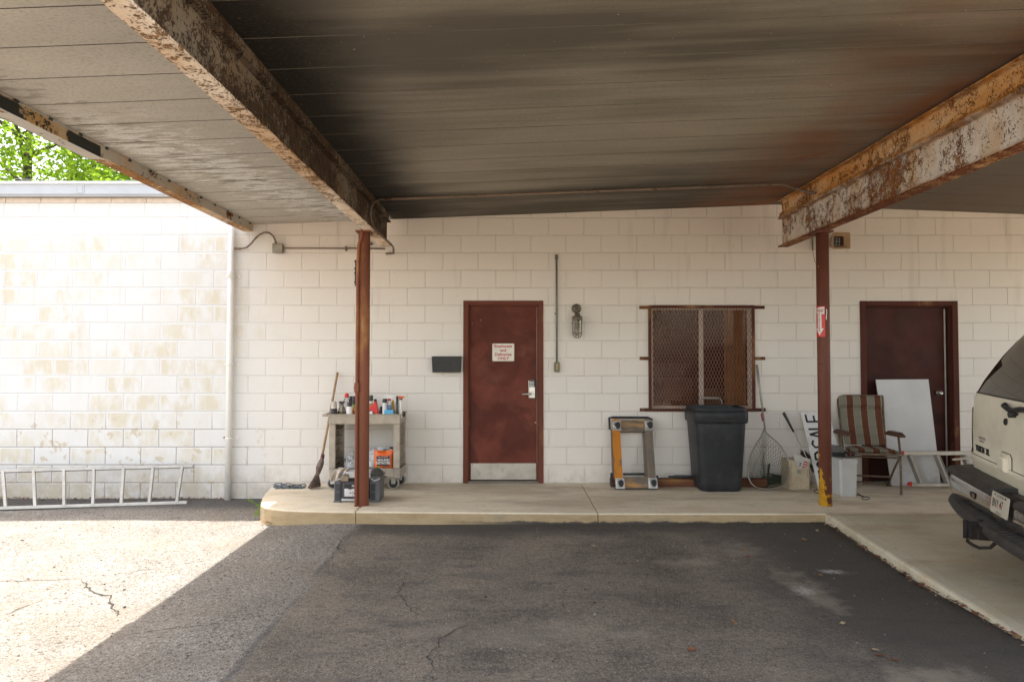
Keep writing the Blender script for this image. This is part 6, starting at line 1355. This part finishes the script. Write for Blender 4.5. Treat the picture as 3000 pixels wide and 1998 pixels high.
# ================================================================= WHITE PANEL, STEP LADDER
Yb, Yt = 7.66, 7.835; q = [at(2612, 1421, Yb), at(2757, 1419, Yb), at(2720, 1111, Yt), at(2566, 1112, Yt)]
for k in (0, 1): q[k].z = SLAB+.003
m = MB(); nrm = (q[1]-q[0]).cross(q[3]-q[0]).normalized(); nrm = nrm if nrm.y > 0 else -nrm
i = [m.pt(p) for p in q] + [m.pt(p+nrm*.012) for p in q]; m.face(i[:4]); m.face(i[4:][::-1])
for k in range(4): m.face((i[k], i[4+k], i[4+(k+1)%4], i[(k+1)%4]))
def m_panel():
    n_ = NT('scuffed_white_panel'); c = n_.ramp(n_.noise(3, 5), [(.3, (.52, .53, .53)), (.7, (.60, .60, .60))])
    c = n_.mix(n_.ramp(n_.noise(26, 5, .7, dist=1.0), [(.66, 0.0), (.70, .6)]), c, (.22, .19, .16)); x, y, z = n_.xyz()
    c = n_.mix(n_.math('MULTIPLY', n_.sstep(z, .75, .2), n_.ramp(n_.noise(4, 5, .65), [(.45, 0.0), (.65, .6)])), c, (.30, .26, .23)); return n_.done(c, .55)
tag(put('white_panel', m, m_panel()), 'scuffed white sheet panel leaning on the dark second door', 'panel')
Yl = 7.56
t = thing('step_ladder', 'aluminium stepladder lying on its side between the white panel and the vehicle', 'ladder', at(2700, 1420, Yl))
def bar(name, p, q_, w, h, mt=M_ALU_BR, par=None):
    m = MB(); rail(m, p, q_, w, h, (0, 0, 1)); return put(name, m, mt, par or t, world=True)
bar('rail', at(2646, 1327, Yl), at(2950, 1327, Yl), .03, .042)
bar('rail', at(2668, 1420, Yl-.02), at(2990, 1420, Yl-.02), .03, .034)
bar('rear_rail', at(2790, 1346, Yl-.05), at(2960, 1330, Yl-.05), .02, .02)
for (xt, xb) in ((2663, 2695), (2741.5, 2775), (2822, 2852), (2900, 2932)):
    m = MB(); a, b = at(xt, 1332, Yl), at(xb, 1414, Yl-.02); rail(m, a, b, .07, .026, (1, 0, 0)); rail(m, a+Vector((.022, -.037, 0)), b+Vector((.022, -.037, 0)), .004, .006, (1, 0, 0)); put('step', m, M_ALU, t, world=True)
for (x, y, yy) in ((2641, 1328, Yl), (2664, 1418, Yl-.02)):
    m = MB(); c = at(x, y, yy); m.prism([(-.022, -.012), (.022, -.024), (.022, .026), (-.006, .018)], -.017, .017, 0, M=wallM(c.x, c.y, c.z), bev=.003); put('end_cap', m, M_RED, t, world=True)
m = MB(); c = on(2655, 1425, SLAB); m.ball(c + Vector((0, .06, .028)), .04, 10, 0, (1.5, .8, .6), .6, 5); tag(put('black_rag', m, paint('black_cloth', (.03, .028, .026), .95, bump=.5)), 'crumpled black cloth under the end of the stepladder', 'rag')
# ================================================================= CREAM SUV, SEEN FROM ITS REAR
suv = thing('suv', 'cream sport utility vehicle with a chrome and black rear bumper, parked at the right', 'car', (3.209, 4.50, .093), (0, R(1.6), R(-105.94)))
def m_carpaint():
    n_ = NT('cream_car_paint'); c = n_.ramp(n_.noise(2, 4), [(.3, (.70, .645, .505)), (.7, (.76, .70, .56))]); c = n_.mix(n_.math('MULTIPLY', n_.ramp(n_.noise(5, 6, .7), [(.45, 0.0), (.7, 1.0)]), .22), c, (.30, .25, .17))
    n_.done(c, .32, 0, n_.bump(n_.noise(140, 2), .03, .001)); n_.b.inputs['Coat Weight'].default_value = .35; n_.b.inputs['Coat Roughness'].default_value = .12; return n_.mat
M_CAR = m_carpaint(); M_TINT = paint('black_tinted_glass', (.012, .012, .012), .18, 0, .05, 3, .0); M_TINT.node_tree.nodes['Principled BSDF'].inputs['Roughness'].default_value = .02
for l in list(M_TINT.node_tree.links):
    if l.to_socket.name == 'Roughness': M_TINT.node_tree.links.remove(l)
M_TINT.node_tree.nodes['Principled BSDF'].inputs['Roughness'].default_value = .03; M_TINT.node_tree.nodes['Principled BSDF'].inputs['IOR'].default_value = 1.75
M_CHR = paint('worn_chrome', (.86, .85, .83), .17, 1.0, .05, 3, .02); M_PAD = paint('ribbed_black_bumper_pad', (.035, .032, .030), .55, 0, .25, 9, .35, (.075, .06, .05))
# body as stacked outlines: (height, half width, rear set-in, front y, corner radius)
LV = [(.42, 1.07, .24, 5.20, .10), (.50, 1.11, .19, 5.32, .12), (.60, 1.14, .165, 5.38, .13), (.70, 1.152, .147, 5.40, .13), (.735, 1.155, .144, 5.40, .13), (.75, 1.150, .158, 5.40, .13), (.90, 1.158, .158, 5.38, .13), (1.05, 1.158, .160, 5.30, .13), (1.14, 1.155, .166, 5.20, .13), (1.195, 1.150, .174, 4.30, .13),
      (1.22, 1.148, .181, 4.22, .14), (1.23, 1.145, .185, 4.20, .14), (1.32, 1.12, .220, 4.05, .15), (1.42, 1.085, .270, 3.88, .16), (1.52, 1.045, .322, 3.70, .17), (1.62, .992, .382, 3.54, .18), (1.70, .942, .435, 3.40, .19), (1.74, .912, .470, 3.32, .19), (1.80, .855, .59, 3.2, .22), (1.86, .72, .76, 3.0, .22), (1.895, .60, .98, 2.8, .20), (1.91, .44, 1.3, 2.5, .18)]
NR, NC, NS = 12, 7, 30; BULGE = .02
def outline(w, f, F, r):
    pts = []; tags = []
    for k in range(NR+1): u = -1 + 2*k/NR; x = u*(w-r); pts.append((x, f + BULGE*(x/w)**2)); tags.append('rear')
    yb = f + BULGE*((w-r)/w)**2
    for k in range(1, NC): a = R(-90+90*k/NC); pts.append((w-r+r*math.cos(a), yb+r+r*math.sin(a))); tags.append('cornerR')
    for k in range(NS+1): pts.append((w, yb+r + (F-r-yb-r)*k/NS)); tags.append('sideR')
    for k in range(1, NC): a = R(90*k/NC); pts.append((w-r+r*math.cos(a), F-r+r*math.sin(a))); tags.append('front')
    for k in range(NR+1): u = 1-2*k/NR; pts.append((u*(w-r), F)); tags.append('front')
    for k in range(1, NC): a = R(90+90*k/NC); pts.append((-w+r+r*math.cos(a), F-r+r*math.sin(a))); tags.append('front')
    for k in range(NS+1): pts.append((-w, F-r - (F-r-yb-r)*k/NS)); tags.append('sideL')
    for k in range(1, NC): a = R(180+90*k/NC); pts.append((-w+r+r*math.cos(a), yb+r+r*math.sin(a))); tags.append('cornerL')
    return pts, tags
rings = []
for (z, w, f, F, r) in LV: p, tg = outline(w, f, F, r); rings.append([Vector((x, y, z)) for x, y in p])
n = len(tg)
def region(test, off=0.0):
    mb = MB(); cache = {}
    def vid(j, k):
        if (j, k) not in cache: cache[(j, k)] = mb.pt(rings[j][k])
        return cache[(j, k)]
    for j in range(len(rings)-1):
        for k in range(n):
            if test(j, k): k2 = (k+1) % n; mb.face((vid(j, k), vid(j, k2), vid(j+1, k2), vid(j+1, k)), 0, True)
    return mb
zof = lambda j: LV[j][0]
def is_rg(j, k): return zof(j) >= 1.225 and zof(j) < 1.735 and (tg[k] == 'rear' or tg[k].startswith('corner')) and not (tg[k] == 'rear' and tg[(k+1) % n] == 'x')
def sidx(k):
    base = [i for i, t_ in enumerate(tg) if t_ == 'sideR'] if tg[k] == 'sideR' else [i for i, t_ in enumerate(tg) if t_ == 'sideL'][::-1]
    return base.index(k)
def is_sg(j, k):
    if not (zof(j) >= 1.225 and zof(j) < 1.69): return False
    if tg[k] not in ('sideR', 'sideL'): return False
    i = sidx(k) - (1 if tg[k] == 'sideL' else 0); return i not in (-1, 0, 9, 17, 29) and 0 < i < 28
def is_ws(j, k): return 1.225 <= zof(j) < 1.735 and tg[k] == 'front'
mb = region(lambda j, k: not is_rg(j, k) and not is_sg(j, k) and not is_ws(j, k))
top = [mb.pt(p) for p in rings[-1]]; mb.face(top); bot = [mb.pt(p) for p in rings[0]]; mb.face(bot[::-1])
body = put('body', mb, M_CAR, suv)
put('rear_window', region(is_rg), M_TINT, suv); put('side_windows', region(lambda j, k: is_sg(j, k) and tg[k] == 'sideL'), M_TINT, suv); put('side_windows', region(lambda j, k: is_sg(j, k) and tg[k] == 'sideR'), M_TINT, suv); put('windscreen', region(is_ws), M_TINT, suv)
# dark seal round the rear glass
def rear_pt(x, z, out=.0):           # point on the rear skin
    for a, b in zip(LV, LV[1:]):
        if a[0] <= z <= b[0]:
            t_ = (z-a[0])/(b[0]-a[0]); w, f, r = (a[i]+(b[i]-a[i])*t_ for i in (1, 2, 4)); break
    f_ = f
    if abs(x) <= w-r: y = f_ + BULGE*(x/w)**2
    else: yb = f_ + BULGE*((w-r)/w)**2; q_ = min(1, (abs(x)-(w-r))/r); y = yb + r - math.sqrt(max(0, 1-q_*q_))*r
    return Vector((x, y-out, z))
m = MB(); m.tube([rear_pt(x_, 1.226, .002) for x_ in [-1.10+.0733*k for k in range(31)]], .006, 5); put('window_seal', m, M_BLACK, suv)
m = MB(); m.tube([rear_pt(x_, 1.724, .004) for x_ in [-.84+.06*k for k in range(29)]], .010, 5); put('window_seal', m, M_BLACK, suv)
# tail lamps wrap the corners
for s in (-1, 1):
    m = MB(); zz = [.74, .80, .86, .92, .98, 1.04, 1.10]
    def fl(u, v):
        z = zz[0] + (zz[-1]-zz[0])*v; p = rear_pt(s*(1.072 + .078*u), z, 0); return p + Vector((.010*s*1.2, -.004 + .0, 0))
    m.grid(fl, 8, 8); m.grid(lambda u, v: (s*1.168, .285+.10*u, zz[0]+(zz[-1]-zz[0])*v), 2, 2); m.grid(lambda u, v: (s*(1.148+.020*u), .235+.05*u, zz[0]+(zz[-1]-zz[0])*v), 3, 2)
    put('tail_lamp', m, paint('dark_red_lens', (.16, .008, .010), .15, 0, .3, 5, .0), suv)
# badge, sticker, lock, wiper
def rearM(x, z, out=.003):
    p = rear_pt(x, z, out); a = rear_pt(x+.02, z); b = rear_pt(x-.02, z); c = rear_pt(x, z+.02); e = rear_pt(x, z-.01)
    X_ = (a-b).normalized(); Yv = (c-e); Yv = (Yv - X_*Yv.dot(X_)).normalized(); return frame(p, X_, Yv, X_.cross(Yv))
for word, i0 in (('YUKON', 0), ('XL', 6)): put('lettering', merge(*[text_mb(ch, .064, rearM(-.955 + .0365*(i+i0), .797, .004), ext=.0015, sx=.86, bold=.0022) for i, ch in enumerate(word)]), M_BLACK, suv)
m = MB(); m.tube([rear_pt(x_, .7425, .001) for x_ in [-1.12+.0747*k for k in range(31)]], .0028, 5); put('tailgate_seam', m, M_BLACK, suv)
put('dealer_mark', merge(text_mb('MASTER', .030, rearM(-.845, .885, .002), sx=1.3), text_mb('BUICK GMC', .012, rearM(-.845, .862, .002), sx=1.5, bold=.0006)), M_INK, suv)
m = MB(); M = rearM(-.385, 1.065, .0); m.tube([M @ Vector((0, 0, -.002)), M @ Vector((0, 0, .010))], .024, 16); m.tube([M @ Vector((0, 0, .01)), M @ Vector((0, 0, .016))], .012, 10); put('lock_cover', m, M_BLACK, suv)
w_ = thing('rear_wiper', None, None); w_.parent = suv; m = MB()
P = [rear_pt(-.40, 1.185, .018), rear_pt(-.30, 1.155, .032), rear_pt(-.20, 1.165, .034), rear_pt(-.05, 1.19, .03), rear_pt(.22, 1.24, .03)]
bpy.data.objects.remove(w_)
m.tube([rear_pt(-.40, 1.19, .012), rear_pt(-.385, 1.178, .024), rear_pt(-.29, 1.160, .032), rear_pt(-.20, 1.165, .034), rear_pt(-.10, 1.178, .032), rear_pt(.10, 1.20, .03)], [.013, .020, .016, .013, .020, .012], 7, smooth=False)
m.tube([rear_pt(-.245, 1.13, .0), rear_pt(-.245, 1.13, .04)], .022, 12); m.tube([rear_pt(-.21, 1.135, .0), rear_pt(-.205, 1.14, .03)], .009, 8); put('rear_wiper', m, M_BLACK, suv)
# release handle
m = MB(); M = rearM(-.365, .775, .0); 
m.prism([(-.085, -.06), (.085, -.06), (.085, .045), (.06, .07), (-.07, .07), (-.085, .05)], -.004, .010, 0, M=M, bev=.006); h_ = put('tailgate_handle', m, M_CAR, suv)
m = MB(); m.prism([(-.072, -.055), (.045, -.055), (.045, .030), (.03, .046), (-.055, .050), (-.072, .036)], .0102, .042, 0, M=M, bev=.014); put('handle_pad', m, M_CAR, h_)
m = MB(); m.tube([M @ Vector(p) for p in ((-.085, .052, .005), (-.07, .073, .005), (.06, .073, .005), (.088, .046, .005), (.088, -.06, .005))], .003, 5); put('handle_gap', m, M_BLACK, h_)
# bumper
def bpath(inset, xw=1.18, z=0, x0=None, x1=None, N=44):
    """plan line of the bumper face; x left to right"""
    out = []
    for k in range(N+1):
        x = -xw + 2*xw*k/N if x0 is None else x0 + (x1-x0)*k/N
        e = max(0, (abs(x)-(xw-.17))/.17); y = .17*(1-math.sqrt(max(0, 1-e*e*.985))) + .012*(x/xw)**2; out.append((x, y+inset))
    return out
def band(prof, path, mi=0, smooth=True):
    """prof: list of (outward y offset, z) swept along path"""
    mb = MB(); rows_ = []
    for (o_, z) in prof:
        rows_.append([mb.pt((x*(1-(o_*.9 if abs(x) > 1.0 else 0)), y+o_, z)) for x, y in path])
    for a, b in zip(rows_, rows_[1:]):
        for k in range(len(a)-1): mb.face((a[k], a[k+1], b[k+1], b[k]), mi, smooth)
    return mb
bp = bpath(0)
def notch(x): return 0
chrL = [p for p in bpath(0, N=60) if p[0] <= -.150]; chrR = [p for p in bpath(0, N=60) if p[0] >= .150]
CP = [(.10, .425), (.012, .428), (.0, .44), (-.004, .50), (.0, .565), (.014, .582)]
for nm, pth in (('chrome_panel', chrL), ('chrome_panel', chrR)): put(nm, band(CP, pth), M_CHR, suv)
pth = [p for p in bpath(0, N=60) if -.17 <= p[0] <= .17]; put('plate_recess', band([(.0, .425), (.045, .44), (.05, .60), (.06, .62)], pth), M_PAD, suv)
def pad(pth):
    mb = band([(.005, .572), (-.016, .585), (-.018, .605), (-.008, .624), (.02, .632), (.16, .636)], pth)
    for k_ in (0, len(pth)-1):
        x, y = pth[k_]; i = [mb.pt((x, y+o_, z)) for o_, z in ((.005, .572), (-.016, .585), (-.018, .605), (-.008, .624), (.02, .632), (.16, .636), (.16, .572))]; mb.face(i)
    return mb
padL = [p for p in bpath(0, N=60) if p[0] <= -.165]; padR = [p for p in bpath(0, N=60) if p[0] >= .165]
put('bumper_pad', pad(padL), M_PAD, suv); put('bumper_pad', pad(padR), M_PAD, suv)
m = MB(); m.grid(lambda u, v: (-1.13 + 2.26*u, .10+.16*v, .605-.004*v), 20, 3); m.grid(lambda u, v: (-.20+.40*u, .05+.10*v, .60), 6, 2); put('bumper_top', m, M_PAD, suv)
st = [(x, y - .10*max(0, 1-(abs(x)/1.1)**2.5)) for x, y in bpath(0, xw=1.16)]
m = band([(.10, .345), (.03, .335), (.006, .345), (-.004, .365), (.0, .395), (.012, .412)], st)
rows2 = MB(); a = [rows2.pt((x, y+.012, .412)) for x, y in st]; b = [rows2.pt((x, bp[k][1]+.03, .428)) for k, (x, y) in enumerate(st)]
for k in range(len(a)-1): rows2.face((a[k], a[k+1], b[k+1], b[k]))
for k in range(24):
    x = -.75 + .062*k; rows2.tube([(x, -.078+.05*(abs(x)), .4165), (x+.01, .02, .428)], .003, 4)
put('step_pad', merge(m, rows2), M_PAD, suv)
m = MB(); M = frame((-.515, -.0045, .515), (1, 0, 0), (0, 0, 1), (0, -1, 0)); m.prism([(-.035, -.018), (.045, -.022), (.045, .024), (-.03, .024), (-.05, .008)], 0, .003, 0, M=M); m.box((.005, -.012, .003), (.036, .014, .004), 1, M); put('bumper_slot', m, [M_BLACK, paint('amber_marker', (.30, .12, .03), .3)], suv)
# plate
m = MB(); PM = frame((0, -.016, .562), (.9, 0, 0), (0, .108, .894), (0, -.993, .12)); m.prism([(-.152+.01, -.076), (.142, -.076), (.152, -.066), (.152, .066), (.142, .076), (-.142, .076), (-.152, .066), (-.152, -.066)], 0, .003, 0, M=PM)
plate = put('licence_plate', m, paint('cream_plate', (.50, .46, .37), .4, 0, .04, 9), suv)
put('lettering', merge(text_mb('BNY 47', .088, PM @ Matrix.Translation((-.035, -.004, .004)), sx=.62, bold=.001, sp=1.05), text_mb('GEORGIA', .026, PM @ Matrix.Translation((0, .056, .004)), sx=1.1), text_mb('LINCOLN', .020, PM @ Matrix.Translation((0, -.062, .004)), sx=1.2)), M_INK, plate)
m = MB(); m.lathe((0, 0, 0), [(.001, 0)], 3) if False else None
pk = MB(); pk.prism([(.016*math.cos(k*.5)*(1+.25*(k % 3)), .020*math.sin(k*.5)) for k in range(12)], .0032, .0038, 0, M=PM @ Matrix.Translation((.015, -.006, 0))); put('peach_print', pk, paint('faded_peach_print', (.62, .22, .15), .5), plate)
m = MB()
for u, v in ((-.09, .06), (.09, .06)): M = PM @ Matrix.Translation((u, v, .003)); m.tube([M @ Vector((0, 0, 0)), M @ Vector((0, 0, .004))], .006, 8)
put('bolts', m, M_BLACK, plate)
# hitch
M_HITCH = m_rust('rusty_black_hitch', (.018, .016, .015), (.028, .024, .022), -.3, 24, (.03, .015, .01), (.06, .03, .015), bump=.6, bc=((.05, .03, .02), (.06, .04, .03)))
m = MB(); m.T = Matrix.Translation((-.10, .0, .045)); m.box((-.10, -.02, .255), (.24, .20, .345), 0, bev=.008); m.box((-.045, -.13, .265), (.05, .02, .350), 0, bev=.006); m.box((-.065, -.155, .245), (-.030, .03, .365), 0, bev=.012); m.box((-.11, -.09, .325), (-.03, -.03, .372), 0, bev=.01)
m.box((.10, .0, .235), (.25, .05, .35), 0, bev=.003); put('hitch_receiver', m, M_HITCH, suv)
m = MB(); m.T = Matrix.Translation((-.10, 0, .045)); m.tube([(-.035, -.16, .24), (-.02, -.165, .235), (.02, -.15, .225), (.05, -.12, .215), (.085, -.07, .23), (.11, -.03, .29), (.12, .0, .32)], .011, 7); m.tube([(-.052, -.165, .37), (-.052, -.165, .25)], .017, 10); put('hitch_pin', m, M_HITCH, suv)
m = MB(); m.box((-1.0, .35, .30), (1.0, 5.0, .45), 0); put('chassis', m, M_BLACK, suv)
for x in (-1.01, 1.01):
    for y in (1.25, 4.45):
        m = MB(); m.lathe((x-.13, y, .365+.0), [(.20, 0), (.34, .005), (.37, .03), (.37, .23), (.34, .255), (.20, .26)], 32, 0, 'x'); wh = put('wheel', m, M_RUBBER, suv)
        m = MB(); s = 1 if x > 0 else -1; m.lathe((x+s*.131, y, .365), [(.20, 0), (.195, -s*.02), (.10, -s*.012), (.06, s*.004), (.001, s*.006)], 24, 0, 'x'); put('rim', m, M_ALU_BR, wh)
        m = MB(); m.lathe((x+s*.128, y, .40), [(.385, 0), (.41, s*.012), (.455, s*.012), (.46, 0)], 30, 0, 'x'); put('wheel_arch', m, M_PAD, suv)

# ================================================================= FALLEN LEAVES AND LITTER
rl = random.Random(31)
M_DLF = [paint('dead_leaf_tan', (.22, .125, .06), .8, vary=.3, scale=30), paint('dead_leaf_rust', (.17, .06, .028), .8, vary=.3, scale=30), paint('dead_leaf_straw', (.36, .28, .17), .8, vary=.3, scale=30)]
def leaf_mesh(s, seed):
    r_ = random.Random(seed); m = MB(); a = r_.uniform(0, 6.28); cu = r_.uniform(.2, .5)
    M = Euler((r_.uniform(-.3, .3), r_.uniform(-.3, .3), a)).to_matrix().to_4x4()
    W_ = [0, .6, .85, .7, .4, .02]; S = []
    for k, w in enumerate(W_):
        x = (k/5-.5)*2*s; S.append([m.pt(M @ Vector((x, w*s*v*(1+r_.uniform(-.2, .2)), s*cu*(abs(v)*.6 + (k/5-.5)**2*1.4) + .004))) for v in (-1, -.4, 0, .4, 1)])
    for a_, b_ in zip(S, S[1:]):
        for k in range(4): m.face((a_[k], a_[k+1], b_[k+1], b_[k]))
    m.tube([M @ Vector((s*.9, 0, s*cu*.3+.004)), M @ Vector((s*1.3, s*.12, .006))], .0009, 3)
    return m
spots = [(1739, 1601, .024, 2, 'pale straw leaf lying below the middle walk joint'), (2394, 1556, .020, 2, 'pale leaf just in front of the inner kerb corner'), (2452, 1577, .020, 1, 'rusty leaf near the top of the driveway kerb'), (2356, 1583, .034, 0, 'tan leaf left of the driveway kerb, farthest flat one'), (2194, 1632, .022, 1, 'small rust leaf above the tan silt patch'),
         (2178, 1611, .022, 0, 'tan curled leaf by the pale streak in the asphalt'), (2404, 1687, .022, 0, 'tan leaf beside the white powder spill'), (2150, 1824, .023, 0, 'tan leaf alone on the middle of the dark asphalt'), (2470, 1829, .023, 2, 'straw leaf left of the paler sweep of asphalt'), (2026, 1904, .023, 1, 'rust leaf nearest the bottom middle of the photo'),
         (2564, 1906, .023, 2, 'upper straw leaf of the trio at the bottom right'), (2576, 1922, .023, 1, 'middle leaf of the trio at the bottom right'), (2622, 1936, .023, 1, 'red brown leaf right of the trio at the bottom'), (1664, 1629, .022, 2, 'cream pebble-like leaf below the walk'), (2638, 1657, .030, 1, 'rust leaf against the driveway kerb halfway down')]
for i, (px, py, s, mi, lb) in enumerate(spots):
    p = on(px, py, .055); p.z = ground_h(p.x, p.y) + .004; p = on(px, py, p.z); tag(put('fallen_leaf', leaf_mesh(s, i), M_DLF[mi], loc=p) if False else put('fallen_leaf', leaf_mesh(s, i), M_DLF[mi]), lb, 'leaf', 'fallen leaves on the asphalt').location = p
m = MB()
for k in range(420):
    y = rl.uniform(2.2, 6.2); x = 2.868 - abs(rl.gauss(0, .025 + .03*(rl.random() < .2))); s = rl.uniform(.006, .016) if rl.random() < .85 else rl.uniform(.02, .032); z = ground_h(x, y)+.004+rl.uniform(0, .012); a = rl.uniform(0, 6.3)
    u = Vector((math.cos(a), math.sin(a), rl.uniform(-.5, .6)))*s; v = Vector((-math.sin(a), math.cos(a), rl.uniform(-.5, .6)))*s*.6; c = Vector((x, y, z+s*.3)); m.poly([c-u, c+v, c+u, c-v], rl.choice((0, 1, 1, 2)))
for k in range(300):
    x = rl.uniform(-7.5, -3.3); y = 7.84 - abs(rl.gauss(0, .04)); s = rl.uniform(.006, .02); z = ground_h(x, y)+.004+rl.uniform(0, .01); a = rl.uniform(0, 6.3)
    u = Vector((math.cos(a), math.sin(a), rl.uniform(-.5, .6)))*s; v = Vector((-math.sin(a), math.cos(a), rl.uniform(-.5, .6)))*s*.6; c = Vector((x, y, z+s*.3)); m.poly([c-u, c+v, c+u, c-v], rl.choice((0, 0, 1)))
for k in range(90):
    a_ = rl.uniform(0, 1); c = on(770 + 26*a_ + rl.gauss(0, 5), 1518 + 12*a_ + rl.gauss(0, 4), .06); s = rl.uniform(.006, .018); a = rl.uniform(0, 6.3); u = Vector((math.cos(a), math.sin(a), .3))*s; v = Vector((-math.sin(a), math.cos(a), .3))*s*.6; m.poly([c-u, c+v, c+u, c-v], 0)
tag(put('leaf_litter', m, M_DLF), kind='stuff')
m = MB()
for k in range(650):
    x, y = rl.uniform(-6.2, 3.0), rl.uniform(2.6, 7.3)
    if x > 2.8 or (x > -2.6 and y > 6.3): continue
    s = rl.uniform(.003, .009) if rl.random() < .93 else rl.uniform(.010, .016); z = ground_h(x, y); m.ball((x, y, z+s*.3), s, 5, rl.choice((0, 1, 0)), (1, rl.uniform(.6, 1), .6), .4, k)
tag(put('loose_gravel', m, [paint('grey_gravel', (.20, .18, .16), .9), paint('dark_gravel', (.05, .045, .04), .9)]), kind='stuff')
# what faces the canopy across the lot: seen in the window's reflection
tree('shade_tree', 'tall shade tree across the lot behind the photographer, left one', -9.0, -24.0, 9.0, 4.2, 9000, 11)['group'] = 'trees across the lot'
tree('shade_tree', 'tall shade tree across the lot behind the photographer, right one', 4.0, -25.0, 9.0, 4.2, 9000, 12)['group'] = 'trees across the lot'
